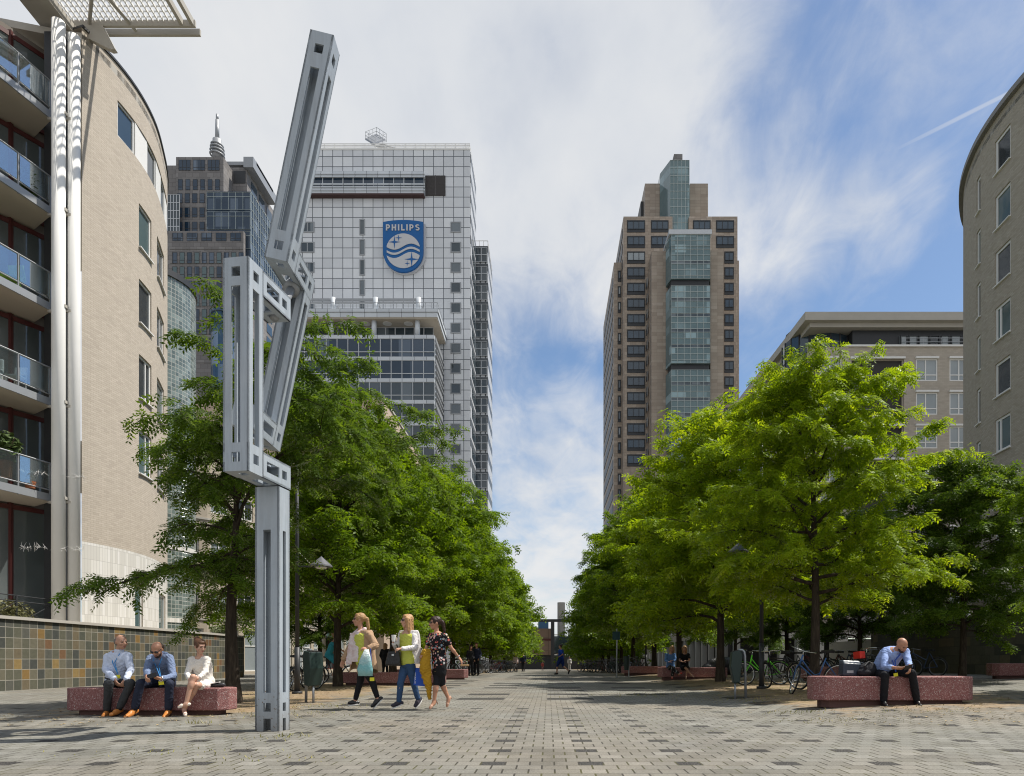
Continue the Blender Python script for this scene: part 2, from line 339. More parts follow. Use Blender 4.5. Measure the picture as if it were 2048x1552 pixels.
# ---------------------------------------------------------------- ground
def paving_mat():
    t = NT('plaza_paving'); co = t.coord('Object'); X, Y, Z = t.sep(co)
    bw, bh = .2055, .2025
    v = t.math('ADD', t.math('DIVIDE', t.math('SUBTRACT', Y, 5.737), bh), .5); row = t.math('FLOOR', v); fv = t.math('SUBTRACT', v, row)
    rp = t.math('FLOORED_MODULO', row, 2.0)
    u = t.math('ADD', t.math('ADD', t.math('DIVIDE', t.math('ADD', X, .465), bw), .5), t.math('MULTIPLY', rp, .5)); col = t.math('FLOOR', u); fu = t.math('SUBTRACT', u, col)
    cell = t.comb(col, row, 1.7); rnd = t.white(cell); rnd2 = t.white(t.comb(col, row, 9.1))
    tone = t.ramp(rnd, [(0,(.195,.188,.16)),(.12,(.222,.215,.185)),(.5,(.242,.236,.205)),(.88,(.26,.252,.22)),(1,(.295,.288,.255))])
    big = t.noise(co, .22, 5, .6, dist=.5); mid = t.noise(co, 1.1, 5, .6)
    tone = t.mix(t.math('MULTIPLY', t.math('SUBTRACT', big, .42), 2.4), tone, t.mix(1.0, tone, (1.05,.88,.74), 'MULTIPLY'))
    k = t.math('ADD', t.math('MULTIPLY', mid, .4), .8); tone = t.mix(1.0, tone, t.comb(k,k,k), 'MULTIPLY')
    # dark aggregate setts: a lattice of single stones near, blocks of them farther down the avenue
    single = t.math('MULTIPLY', t.math('COMPARE', t.math('FLOORED_MODULO', row, 4.0), 0.0, .1), t.math('COMPARE', t.math('FLOORED_MODULO', col, 4.0), 0.0, .1))
    near = t.math('LESS_THAN', Y, 12.6)
    single = t.math('MULTIPLY', single, near)
    bx = t.math('LESS_THAN', t.math('FLOORED_MODULO', t.math('ADD', X, .03), 2.0), 1.04)
    yb = t.math('SUBTRACT', Y, 12.9); by = t.math('LESS_THAN', t.math('FLOORED_MODULO', yb, 2.0), .82)
    skip = t.math('GREATER_THAN', t.white(t.comb(t.math('FLOOR', t.math('DIVIDE', t.math('ADD', X, .03), 2.0)), t.math('FLOOR', t.math('DIVIDE', yb, 2.0)), 4.4)), .14)
    blk = t.math('MULTIPLY', t.math('MULTIPLY', t.math('MULTIPLY', bx, by), skip), t.math('MULTIPLY', t.math('GREATER_THAN', Y, 12.8), t.math('LESS_THAN', Y, 44.0)))
    blk = t.math('MULTIPLY', blk, t.math('LESS_THAN', t.math('ABSOLUTE', X), 6.1))
    dark = t.math('MAXIMUM', single, blk)
    speck = t.ramp(t.noise(co, 70, 3, .7), [(.40,(.025,.025,.025)),(.56,(.075,.07,.062)),(.70,(.30,.28,.25))])
    tone = t.mix(dark, tone, speck)
    gr = t.noise(co, 55, 4, .7); g = t.math('ADD', t.math('MULTIPLY', gr, 1.25), .16)
    tone = t.mix(1.0, tone, t.comb(g,g,g), 'MULTIPLY')
    gv = t.n('TexVoronoi'); gv.inputs['Scale'].default_value = 1.7; t.put(gv.inputs['Vector'], co); gum = t.math('LESS_THAN', gv.outputs['Distance'], t.math('MULTIPLY', t.white(gv.outputs['Position']), .055))
    tone = t.mix(t.math('MULTIPLY', gum, .75), tone, (.05,.047,.042))
    # stains
    st = t.ramp(t.noise(co, .9, 6, .62, dist=.8), [(.34,.70),(.5,1.0)])
    tone = t.mix(.8, tone, st, 'MULTIPLY')
    jx = t.math('LESS_THAN', t.math('MINIMUM', fu, t.math('SUBTRACT', 1.0, fu)), .036)
    jy = t.math('LESS_THAN', t.math('MINIMUM', fv, t.math('SUBTRACT', 1.0, fv)), .020)
    joint = t.math('MAXIMUM', jx, jy)
    jcol = t.mix(t.ramp(t.noise(co, 1.5, 4), [(.45,0.0),(.62,1.0)]), (.045,.04,.032), (.075,.07,.028))
    tone = t.mix(joint, tone, jcol)
    # trodden earth and litter in the strips where the trees stand
    ax = t.math('ABSOLUTE', t.math('ADD', X, .1)); d = t.math('ABSOLUTE', t.math('SUBTRACT', ax, 6.5))
    e = t.n('MapRange', interpolation_type='SMOOTHSTEP'); t.put(e.inputs[0], d); e.inputs[1].default_value = .9; e.inputs[2].default_value = 3.4; e.inputs[3].default_value = .62; e.inputs[4].default_value = 0
    yy = t.n('MapRange', interpolation_type='SMOOTHSTEP'); t.put(yy.inputs[0], Y); yy.inputs[1].default_value = 8.6; yy.inputs[2].default_value = 12.5
    em = t.math('MULTIPLY', e.outputs[0], yy.outputs[0]); en = t.math('ADD', em, t.math('MULTIPLY', t.math('SUBTRACT', t.noise(co, 1.6, 6, .65, dist=.4), .5), 1.5))
    ef = t.n('MapRange', interpolation_type='SMOOTHSTEP'); t.put(ef.inputs[0], t.math('MULTIPLY', en, t.math('GREATER_THAN', em, .01))); ef.inputs[1].default_value = .22; ef.inputs[2].default_value = .6; ef.inputs[4].default_value = .88
    earth = t.ramp(t.noise(co, 9, 6, .7), [(.3,(.13,.085,.045)),(.5,(.27,.19,.11)),(.72,(.42,.33,.20))])
    gm = t.ramp(t.noise(co, .8, 4, .6), [(.56,0.0),(.68,.6)])
    earth = t.mix(gm, earth, (.12,.12,.03))
    tone = t.mix(ef.outputs[0], tone, earth)
    h = t.math('SUBTRACT', t.math('MULTIPLY', gr, .35), t.math('MULTIPLY', joint, t.math('SUBTRACT', 1.0, ef.outputs[0])))
    return t.done(t.bsdf(tone, .82, 0, .25, t.bump(h, .5, .012)))
def make_ground():
    xs = sorted(set([-400,-200,-120,-80,-60,-45,-35,-28,-22]+[x*.5 for x in range(-36,37)]+[22,28,35,45,60,80,120,200,400]))
    ys = sorted(set([-60,-30,-10,0]+[y*.5+2 for y in range(0,60)]+list(range(33,150,3))+[160,200,260,400,700]))
    mb = MB(); n = len(xs); vs = [(x,y,gz(x,y)) for y in ys for x in xs]
    mb.add(vs, [(j*n+i, j*n+i+1, (j+1)*n+i+1, (j+1)*n+i) for j in range(len(ys)-1) for i in range(n-1)])
    tag(mb.build('plaza_pavement', paving_mat(), None, True), kind='structure')
make_ground()
def weeds():
    mb = MB()
    g = random.Random(3)
    def tuft(x, y, n, sp, h):
        for i in range(n):
            a, b = x+g.gauss(0,sp), y+g.gauss(0,sp*.6); z = gz(a,b); an = g.uniform(0,6.28); l = h*g.uniform(.4,1.1); w = .006
            dx, dy = math.cos(an)*w, math.sin(an)*w; lx, ly = g.gauss(0,l*.5), g.gauss(0,l*.5)
            mb.quad([(a-dx,b-dy,z),(a+dx,b+dy,z),(a+dx*.4+lx,b+dy*.4+ly,z+l),(a-dx*.4+lx,b-dy*.4+ly,z+l*.96)])
    for px, py, n, sp, h in ((1690,1432,200,.5,.018),(1840,1424,120,.5,.018),(1590,1418,120,.3,.03),(525,1464,26,.2,.035),(580,1460,24,.12,.04),(395,1437,30,.1,.06),(560,1420,160,.6,.03),(640,1405,160,.7,.03),(350,1490,60,.4,.02),(500,1500,60,.4,.02),(1300,1385,200,.9,.03),(1500,1395,200,.8,.03)):
        s = (py-PY)/.8; d = F/s; tuft((px-PX)*d/F, d, n, sp, h)
    t = NT('dry_grass'); c = t.ramp(t.noise(t.coord('Object'), 3, 3), [(.35,(.16,.17,.03)),(.65,(.34,.29,.12))])
    tag(mb.build('grass', t.done(t.bsdf(c, .8, 0, .2)), None, fix=False), kind='stuff', label='dry grass and weeds in the paving joints')
    mb = MB()
    for i in range(1500):
        sd_ = -1 if g.random() < .55 else 1
        x = sd_*6.4+g.gauss(0,1.3); y = 9+abs(g.gauss(0,8)); z = gz(x,y)+.006; a = g.uniform(0,6.28); l = g.uniform(.015,.04)
        ca, sa = math.cos(a)*l, math.sin(a)*l
        mb.quad([(x-ca,y-sa,z),(x+sa*.4,y-ca*.4,z+.008),(x+ca,y+sa,z+.004),(x-sa*.4,y+ca*.4,z+.01)])
    t = NT('fallen_leaf'); c = t.ramp(t.white(t.coord('Object')), [(0,(.30,.20,.09)),(1,(.45,.37,.20))])
    tag(mb.build('leaf_litter', t.done(t.bsdf(c, .8, 0, .2)), None, fix=False), kind='stuff', label='dry leaves scattered below the trees')
weeds()
# ---------------------------------------------------------------- facade helpers
class Poly:
    def __init__(s, pts, side=1):
        s.p = [Vector((p[0],p[1])) for p in pts]; s.s = [0]; s.side = side
        for a, b in zip(s.p, s.p[1:]): s.s.append(s.s[-1]+(b-a).length)
        s.L = s.s[-1]
    def at(s, q, off=0.0):
        q = min(max(q,0),s.L); i = 0
        while i < len(s.p)-2 and q > s.s[i+1]: i += 1
        a, b = s.p[i], s.p[i+1]; d = (b-a).normalized(); n = Vector((d.y,-d.x))*s.side
        return a+d*(q-s.s[i])+n*off
    def frame(s, q):
        a, b = s.at(q-.02), s.at(q+.02); d = (b-a).normalized(); return d, Vector((d.y,-d.x))*s.side
    def P(s, q, z, off=0.0):
        p = s.at(q,off); return Vector((p.x,p.y,z))
def facade(name, poly, z0, z1, ops, mats, parent, dep=.18, top=.35, rev_m=0, band=None):
    """wall skin with real openings and reveals; ops = (s0,s1,za,zb)"""
    mb = MB()
    ss = sorted(set([round(x,4) for x in poly.s]+[round(e,4) for o in ops for e in o[:2]])); zs = sorted(set([z0,z1]+[round(e,4) for o in ops for e in o[2:4]]+([band] if band else [])))
    for i in range(len(ss)-1):
        for k in range(len(zs)-1):
            sm, zm = (ss[i]+ss[i+1])/2, (zs[k]+zs[k+1])/2
            if any(o[0] < sm < o[1] and o[2] < zm < o[3] for o in ops): continue
            a, b, c, d = ss[i], ss[i+1], zs[k], zs[k+1]
            m = 1 if (band and zm < band) else 0
            mb.quad([poly.P(a,c),poly.P(b,c),poly.P(b,d),poly.P(a,d)], m, [(a,c),(b,c),(b,d),(a,d)])
    for o in ops:
        s0, s1, a, b = o[:4]; cut = [s0]+[x for x in poly.s if s0 < x < s1]+[s1]
        for u in (s0,s1): mb.quad([poly.P(u,a),poly.P(u,b),poly.P(u,b,-dep),poly.P(u,a,-dep)], rev_m, [(0,a),(0,b),(dep,b),(dep,a)])
        for u, w in zip(cut,cut[1:]):
            for z in (a,b): mb.quad([poly.P(u,z),poly.P(w,z),poly.P(w,z,-dep),poly.P(u,z,-dep)], rev_m, [(u,z),(w,z),(w,z+dep),(u,z+dep)])
    if top:                                              # parapet coping thickness
        for u, w in zip(poly.s,poly.s[1:]):
            mb.quad([poly.P(u,z1),poly.P(w,z1),poly.P(w,z1,-top),poly.P(u,z1,-top)], 0, [(u,0),(w,0),(w,top),(u,top)])
    return mb.build(name, mats, parent, fix=False)
def window(parent, poly, s0, s1, z0, z1, fm, gm, inset=.12, fw=.07, mull=(), trans=(), sill=None, name='window'):
    """frame with its pane as a sub-part, set back in an opening"""
    d, n = poly.frame((s0+s1)/2); A = poly.at(s0,-inset); B = poly.at(s1,-inset); d = (B-A).normalized(); n = Vector((d.y,-d.x))*poly.side; w = (B-A).length
    D3 = Vector((d.x,d.y,0)); N3 = Vector((n.x,n.y,0)); Zv = Vector((0,0,1)); O = Vector((A.x,A.y,0)); ax = (D3,N3,Zv); mb = MB()
    def bar(a0,a1,b0,b1,th=.07,o=0): mb.box(O+D3*((a0+a1)/2)+Zv*((b0+b1)/2)+N3*o, (a1-a0,th,b1-b0), ax)
    bar(0,fw,z0,z1); bar(w-fw,w,z0,z1); bar(fw,w-fw,z0,z0+fw); bar(fw,w-fw,z1-fw,z1)
    for q in mull: bar(w*q-fw*.5,w*q+fw*.5,z0+fw,z1-fw,.065)
    for q in trans: zz = z0+(z1-z0)*q; bar(fw,w-fw,zz-fw*.45,zz+fw*.45,.06)
    if sill: bar(-.04,w+.04,z0-.05,z0-.005,inset*2+.08,.06)
    f = mb.build(name, fm, parent)
    p = MB(); p.box(O+D3*(w/2)+Zv*((z0+z1)/2)-N3*.012, (w-fw*1.6,.012,z1-z0-fw*1.6), ax); p.build('pane', gm, f)
    return f
# ---------------------------------------------------------------- materials of the buildings
BRK = [(0,(.42,.365,.30)),(.12,(.45,.393,.322)),(.5,(.468,.41,.337)),(.85,(.49,.43,.355))]
MAT['brick'] = tiles('pale_brick', .23, .075, .012, .012, .5, BRK, (.36,.31,.25), .85, .35, .10, grain=.08)
GBR = [(0,(.33,.29,.225)),(.2,(.365,.32,.255)),(.6,(.385,.34,.27)),(.9,(.41,.365,.295))]
MAT['grey_brick'] = tiles('grey_brick', .23, .075, .012, .012, .5, GBR, (.28,.255,.21), .85, .35, .08, grain=.10)
MAT['white_tile'] = tiles('white_tile', .12, .5, .012, .012, 0, [(0,(.60,.58,.53)),(.4,(.68,.66,.61)),(.8,(.72,.70,.66))], (.45,.43,.40), .45, .2, .06, grain=.03)
MAT['white_paint'] = plain('white_paint', (.74,.73,.70), .8, 0, .08, 3, spec=.15)
MAT['white_frame'] = plain('white_frame', (.70,.69,.66), .5, 0, .06, 3)
MAT['red_frame'] = plain('dark_red_frame', (.085,.022,.02), .5, 0, .12, 3)
MAT['concrete'] = plain('concrete', (.40,.375,.33), .85, 0, .22, 1.3, .25)
MAT['grey_steel'] = plain('grey_steel', (.30,.31,.32), .45, .3, .1, 4)
MAT['dark_steel'] = plain('dark_steel', (.035,.037,.04), .5, .1, .12, 4)
MAT['dark_void'] = plain('dark_interior', (.05,.047,.043), .9, 0, .3, 1.2)
MAT['soffit'] = plain('beige_soffit', (.46,.41,.34), .9, 0, .12, 1.4)
MAT['glass_dark'] = glassy('dark_window_glass', (.025,.03,.033), .05, .7)
MAT['glass_blue'] = glassy('blue_window_glass', (.02,.035,.05), .05, .8, (.05,.08,.11))
MAT['glass_curtain'] = glassy('curtained_glass', (.20,.23,.24), .08, .7, (.34,.37,.38))
MAT['glass_teal'] = glassy('teal_glass', (.05,.085,.09), .06, .7, (.10,.15,.155))
MAT['glass_room'] = glassy('room_glass', (.04,.05,.052), .05, .7, (.15,.17,.17))
MAT['balcony_glass'] = clear_glass('balcony_glass', (.72,.82,.85), .22)
MAT['slate'] = tiles('slate_tile', .30, .30, .017, .017, 0, [(0,(.075,.078,.06)),(.22,(.10,.098,.07)),(.38,(.13,.12,.085)),(.52,(.058,.062,.055)),(.66,(.135,.11,.07)),(.78,(.20,.125,.045)),(.83,(.15,.085,.045)),(.87,(.09,.09,.075)),(.97,(.23,.16,.065))], (.30,.28,.235), .6, .35, .2, grain=.3, grain_scale=9, spec=.35)
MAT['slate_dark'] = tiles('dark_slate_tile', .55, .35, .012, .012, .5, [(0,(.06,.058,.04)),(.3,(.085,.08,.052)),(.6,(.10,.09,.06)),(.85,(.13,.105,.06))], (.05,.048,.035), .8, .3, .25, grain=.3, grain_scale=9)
MAT['glass_block'] = tiles('glass_block', .20, .20, .028, .028, 0, [(0,(.10,.13,.12)),(.4,(.15,.19,.175)),(.8,(.21,.255,.235))], (.36,.37,.335), .18, .6, .1, grain=.2, grain_scale=14, spec=.7)
# ---------------------------------------------------------------- tiled garden wall on the left
def tile_wall():
    pl = Poly([(-15.25,8.0),(-15.2,16),(-15.2,26),(-15.35,31),(-15.7,35.2)], 1)
    r = empty('garden_wall', (0,0,0), 0, 'long slate tiled wall in grey ochre and rust squares behind the left bench', 'wall')
    facade('tiled_face', pl, -.15, 2.02, [], [MAT['slate']], r, top=0)
    mb = MB()
    for a, b in zip(pl.s,pl.s[1:]):
        q = [pl.at(a,.06),pl.at(b,.06),pl.at(b,-.42),pl.at(a,-.42)]; mb.prism([(v.x,v.y) for v in q], 2.022, 2.11)
    mb.build('coping', MAT['concrete'], r)
    m2 = MB(); 
    for a, b in zip(pl.s,pl.s[1:]):
        q = [pl.at(a,-.01),pl.at(b,-.01),pl.at(b,-.36),pl.at(a,-.36)]; m2.prism([(v.x,v.y) for v in q], -.15, 2.02)
    m2.build('wall_core', MAT['concrete'], r)
tile_wall()
tag(MB().bx(-40,-15.65,8,33,-.3,1.75).build('terrace', MAT['concrete'], None), kind='structure')
# ---------------------------------------------------------------- apartment building on the left
def left_apartment():
    r = empty('apartment_building', (-18,26,0), 0, 'pale brick apartment building with a curved front, round white pipes and glass balconies', 'building')
    def A(o): o.matrix_parent_inverse = Matrix.Translation((18,-26,0)); return o
    H = 23.4
    pts = []
    ctrl = [(-16.62,24.3),(-16.28,26.2),(-16.42,28.1),(-17.0,30.0),(-18.15,32.5),(-20.2,35.2),(-23,37.4)]
    def cr(p0,p1,p2,p3,t):
        return tuple(.5*((2*b)+(c-a)*t+(2*a-5*b+4*c-d)*t*t+(-a+3*b-3*c+d)*t**3) for a,b,c,d in zip(p0,p1,p2,p3))
    ext = [(-17.4,22.3)]+ctrl+[(-26,38.6)]
    for i in range(1,len(ext)-2):
        for k in range(5): pts.append(cr(ext[i-1],ext[i],ext[i+1],ext[i+2],k/5))
    pts.append(ctrl[-1])
    pl = Poly(pts, 1)
    def s_at(px):                                        # arc length where the facade meets a sight line
        best = (9e9,0)
        for i in range(400):
            q = pl.L*.55*i/400; p = pl.at(q); x = PX+F*p.x/p.y
            if abs(x-px) < best[0]: best = (abs(x-px), q)
        return best[1]
    ops = []; win = []
    fl = 2.98; zt = [19.05-fl*i for i in range(5)]
    sa, sb, sc, se = s_at(278), s_at(303), s_at(314), s_at(328)
    for i in range(4):
        z1 = CH+(PY-(430+147*i))/(F/27.9); z0 = z1-1.72
        ops.append((sa,sb,z0,z1)); win.append((sa,sb,z0,z1,i))
        z1b = z1-.12; ops.append((sc,se,z0-.1,z1b)); win.append((sc,se,z0-.1,z1b,i+4))
    za = CH+(PY-232)/(F/26.6); zb = za-1.35                # ribbon under the roof
    r0, r1 = s_at(235), s_at(336)+.9
    ops.append((r0,r1,zb,za))
    g0, g1 = s_at(270), s_at(286); ops.append((g0,g1,1.9,4.35)); h0, h1 = s_at(318), s_at(331); ops.append((h0,h1,1.9,3.75))
    A(facade('brick_wall', pl, 1.4, H, ops, [MAT['brick'], MAT['white_tile']], r, .16, .5, band=5.1))
    for s0,s1,z0,z1,i in win: A(window(r, pl, s0, s1, z0, z1, MAT['white_frame'], MAT['glass_dark'] if i%3 else MAT['glass_teal'], .09, .075, mull=(.62,) if i in (2,3,5,7) else (), sill=True))
    for s0,s1,a,b in ((g0,g1,1.9,4.35),(h0,h1,1.9,3.75)): A(window(r, pl, s0, s1, a, b, MAT['white_frame'], MAT['glass_teal'], .09, .08, sill=True))
    n = 7; w = (r1-r0)/n
    for i in range(n):
        s0, s1 = r0+w*i, r0+w*(i+1)
        if i%2 == 0: A(window(r, pl, s0+.02, s1-.02, zb+.02, za-.02, MAT['white_frame'], MAT['glass_blue'] if i%4==0 else MAT['glass_dark'], .08, .06))
        else:
            p = pl.P((s0+s1)/2,(za+zb)/2,-.06); d, nn = pl.frame((s0+s1)/2)
            A(MB().box(p,(w-.04,.05,za-zb-.04),((d.x,d.y,0),(nn.x,nn.y,0),(0,0,1))).build('infill_panel', MAT['white_frame'], r))
    mb = MB()                                             # roof edge trim and roof slab
    for a, b in zip(pl.s,pl.s[1:]):
        q = [pl.at(a,.05),pl.at(b,.05),pl.at(b,-.55),pl.at(a,-.55)]; mb.prism([(v.x,v.y) for v in q], H+.003, H+.09)
    A(mb.build('roof_trim', MAT['dark_steel'], r))
    back = [(p.x,p.y) for p in pl.p]+[(-40,44),(-40,14),(-20.3,14),(-19.6,23.6),(-17.2,24.2)]
    A(MB().prism(back, H-.45, H-.2).build('roof', MAT['concrete'], r))
    # inner side of the balcony zone: recessed dark glazed wall with red frames
    inn = Poly([(-21.8,12),(-20.6,18.2),(-19.4,22.6),(-17.9,25.2)], 1)
    A(facade('recessed_wall', inn, 1.4, H-.5, [], [plain('recess_render',(.20,.175,.15),.9,0,.15,.8)], r, top=0))
    A(MB().bx(-17.75,-17.0,24.02,24.28,1.6,H-.4).build('end_pier', MAT['dark_steel'], r))
    outer = [(-20.2,13.0),(-18.75,17.5),(-18.0,20.2),(-17.45,22.3),(-17.16,23.55)]
    ext = [(-21.6,9.5)]+outer+[(-16.8,25)]
    op = []
    for i in range(1,len(ext)-2):
        for k in range(4): op.append(cr(ext[i-1],ext[i],ext[i+1],ext[i+2],k/4))
    op.append(outer[-1]); ol = Poly(op, 1)
    levels = [CH+(PY-y)/(F/23.4) for y in (232,424,617,808,1000,1116)]
    for li, z in enumerate(levels[:-1]+[levels[-1]]):
        ground = li == 5
        b = MB(); poly = [(p.x,p.y) for p in ol.p]+[(p.x,p.y) for p in reversed([inn.at(inn.L*.93),inn.at(inn.L*.8),inn.at(inn.L*.6),inn.at(inn.L*.3),inn.at(0)])]
        if not ground:
            N_ = 14; top = [(ol.P(ol.L*k/N_,0),inn.P(inn.L*(.02+.91*k/N_),0)) for k in range(N_+1)]
            for (p0,p1),(p2,p3) in zip(top,top[1:]):
                for zz in (z-.02,z+.20): b.quad([p+Vector((0,0,zz)) for p in (p0,p2,p3,p1)])
            for e_ in (0,N_): b.quad([top[e_][0]+Vector((0,0,z-.02)),top[e_][1]+Vector((0,0,z-.02)),top[e_][1]+Vector((0,0,z+.2)),top[e_][0]+Vector((0,0,z+.2))])
            o = A(b.build('balcony', MAT['soffit'], r))
            e = MB()
            for a, c in zip(ol.s,ol.s[1:]):
                q = [ol.at(a,.06),ol.at(c,.06),ol.at(c,.003),ol.at(a,.003)]; e.prism([(v.x,v.y) for v in q], z-.03, z+.22)
            e.build('slab_edge', MAT['grey_steel'], o)
            zr = z+.26
            rl = MB(); rl.tube([ol.P(q,zr+1.02,.02) for q in np.linspace(0,ol.L,16)], .028, 6); rl.tube([ol.P(q,zr+.10,.02) for q in np.linspace(0,ol.L,16)], .022, 6)
            k = 0
            posts = [ol.L-.06-1.12*j for j in range(9) if ol.L-.06-1.12*j > .1]
            for q in posts:
                p = ol.P(q,0,.02); rl.bx(p.x-.022,p.x+.022,p.y-.022,p.y+.022,z-.05,zr+1.04)
            rl.build('railing', MAT['grey_steel'], o)
            gl = MB()
            for q0, q1 in zip(posts[1:],posts):
                a, c = ol.P(q0+.05,0,.03), ol.P(q1-.05,0,.03); d = (c-a); L = d.length; d.normalize()
                gl.box((a+c)/2+Vector((0,0,zr+.56)), (L,.012,.84), (d,Vector((d.y,-d.x,0)),Vector((0,0,1))))
            gl.build('glass_panel', MAT['balcony_glass'], o)
        # glazing behind: red posts, transom, pale curtains on some bays
        zc = z+.24 if not ground else 1.75; ztop = (levels[li-1]-.03) if li > 0 else H-.7
        if ground: ztop = levels[4]-.03
        f = MB(); g = MB()
        qs = [inn.L-.25,inn.L-1.7,inn.L-3.1,inn.L-4.6,inn.L-6.2,inn.L-7.8]
        for q in qs:
            p = inn.P(q,0,.09); f.bx(p.x-.06,p.x+.06,p.y-.06,p.y+.06,zc,ztop)
        for q0,q1 in zip(qs[1:],qs):
            a, c = inn.P(q0+.06,0,.09), inn.P(q1-.06,0,.09); d = c-a; L = d.length; d.normalize(); ax = (d,Vector((d.y,-d.x,0)),Vector((0,0,1)))
            f.box((a+c)/2+Vector((0,0,ztop-.14)), (L,.09,.16), ax); f.box((a+c)/2+Vector((0,0,zc+.08)), (L,.09,.12), ax)
            g.box((a+c)/2+Vector((0,0,(zc+ztop)/2)), (L,.015,ztop-zc-.36), ax)
        fo = A(f.build('window', MAT['red_frame'], r)); g.build('pane', MAT['glass_room'], fo)
    # ground floor railing on the terrace
    rr = MB(); a0, a1 = Vector((-17.0,20.3,0)), Vector((-17.0,23.3,0))
    for q in (0,.5,1):
        p = a0.lerp(a1,q); rr.bx(p.x-.025,p.x+.025,p.y-.025,p.y+.025,1.75,2.95)
    for z in (2.0,2.75,2.93): rr.tube([a0+Vector((0,0,z)),a1+Vector((0,0,z))], .018, 6)
    for q in (0,.5):
        p, w = a0.lerp(a1,q), a0.lerp(a1,q+.5); rr.tube([p+Vector((0,0,2.0)),w+Vector((0,0,2.72))], .012, 5); rr.tube([p+Vector((0,0,2.72)),w+Vector((0,0,2.0))], .012, 5)
    A(rr.build('terrace_railing', MAT['dark_steel'], r))
    # two round white pipes and their brackets
    zp1, zp2 = CH+(PY-44)/(F/23.3), CH+(PY-72)/(F/23.6)
    A(MB().cyl((-16.73,23.3,1.6),(-16.73,23.3,zp1),.205,n=28).build('white_pipe', MAT['white_paint'], r, True))
    A(MB().cyl((-16.42,23.62,1.6),(-16.42,23.62,zp2),.185,n=28).build('white_pipe', MAT['white_paint'], r, True))
    bmb = MB()
    for z in levels[:-1]:
        bmb.bx(-17.2,-16.4,23.42,23.52,z-.1,z-.02); bmb.bx(-16.62,-16.5,23.3,23.64,z+.0,z+.1)
    A(bmb.build('pipe_bracket', MAT['concrete'], r))
    for z in (levels[4]+.82,levels[5]+.3):                                                   # bird spikes
        sp = MB(); g = random.Random(int(z*10))
        for i in range(70):
            x = -17.75+1.75*g.random(); p = Vector((x,23.28-.35*(x<-16.9)+.2*(x>-16.5),z+g.uniform(-.02,.03))); d = Vector((g.gauss(0,.5),g.gauss(0,.5),g.uniform(-.7,.6))).normalized(); sp.cyl(p,p+d*.16,.006,.003,4)
        A(sp.build('bird_spikes', MAT['white_frame'], r))
    # lattice roof canopy
    zc = CH+(PY-60)/(F/24.9); cx0, cx1, cy0, cy1 = -17.6, -12.85, 17.5, 25.0
    c = MB()
    for y in (cy1,cy1-.35): c.bx(cx0,cx1+.1,y-.05,y+.05,zc-.12,zc+.10)
    for x in (cx1,cx1-.38,cx0): c.bx(x-.06,x+.06,cy0,cy1-.402,zc-.10,zc+.12)
    c.tube([(cx0+.9,cy1-.2,zc-.03),(cx1-.3,cy0+2.6,zc-.03)], .06, 6); c.tube([(cx0+1.2,cy0,zc-.03),(cx1-2.2,cy1-.1,zc-.03)], .06, 6)
    co = A(c.build('canopy', MAT['concrete'], r))
    l = MB(); i = 0
    x = cx0+.1
    while x < cx1-.42: l.bx(x,x+.035,cy0,cy1-.41,zc+.02,zc+.10); x += .19
    y = cy0
    while y < cy1-.42: l.bx(cx0,cx1-.42,y,y+.025,zc+.105,zc+.14); y += .2
    l.build('lattice', MAT['white_paint'], co)
    g = MB(); g.extr([(-17.9,24.55,zc-.15),(-16.05,24.55,zc-.15),(-15.6,24.55,zc-1.0),(-15.75,24.55,zc-1.02),(-16.7,24.55,zc-.55),(-17.9,24.55,zc-.55)], (0,.18,0)); A(g.build('canopy_bracket', MAT['concrete'], r))
    g = MB(); g.box((-17.5,23.6,zc-.36),(1.0,2.6,.34)); A(g.build('canopy_beam', MAT['concrete'], r))
    # glass block stair tower
    cxy = Vector((-20.35,34.4)); rad = 2.3
    tw = Poly([(cxy.x+rad*math.cos(a),cxy.y+rad*math.sin(a)) for a in np.linspace(R(-150),R(60),26)], 1)
    ztw = CH+(PY-560)/(F/33.5)
    A(facade('glass_block_tower', tw, 1.5, ztw, [], [MAT['glass_block']], r, top=0))
    m = MB()
    for a, b in zip(tw.s,tw.s[1:]):
        q = [tw.at(a,.07),tw.at(b,.07),tw.at(b,-.3),tw.at(a,-.3)]; m.prism([(v.x,v.y) for v in q], ztw+.003, ztw+.3)
    A(m.build('tower_coping', MAT['dark_steel'], r))
    for zz in (CH+(PY-1100)/(F/33.5), CH+(PY-1235)/(F/33.5)-.25):
        m = MB()
        for a, b in zip(tw.s,tw.s[1:]):
            q = [tw.at(a,.03),tw.at(b,.03),tw.at(b,-.3),tw.at(a,-.3)]; m.prism([(v.x,v.y) for v in q], zz, zz+.22)
        A(m.build('tower_band', MAT['white_tile'], r))
    # things on the balconies
    def on(x,y,z): return (x,y,z)
    zb4 = levels[4-1]+.2
    o = MB(); o.box((-18.25,22.0,zb4+.25),(.9,.6,.5)); o.box((-18.25,22.3,zb4+.6),(.9,.08,.5)); bevel(o.build('garden_sofa', plain('white_cover',(.6,.58,.54),.9), None),.06); tag(bpy.data.objects['garden_sofa'],'white covered garden sofa on a balcony with a round red lantern above','sofa')
    o = MB(); o.ell((-18.15,21.95,zb4+1.55),(.26,.26,.22)); o.cyl((-18.15,21.95,zb4+1.7),(-18.15,21.95,zb4+2.6),.008,n=5); tag(o.build('hanging_lantern', plain('red_lantern',(.38,.06,.03),.6), None, True),'round red lantern hanging over a balcony','lantern')
    o = MB()
    for x in (-.19,.19):
        for y in (-.19,.19): o.cyl((-17.75+x,22.75+y,zb4),(-17.75+x,22.75+y,zb4+.44),.022)
        o.cyl((-17.75+x,22.94,zb4+.44),(-17.75+x,22.98,zb4+.86),.022)
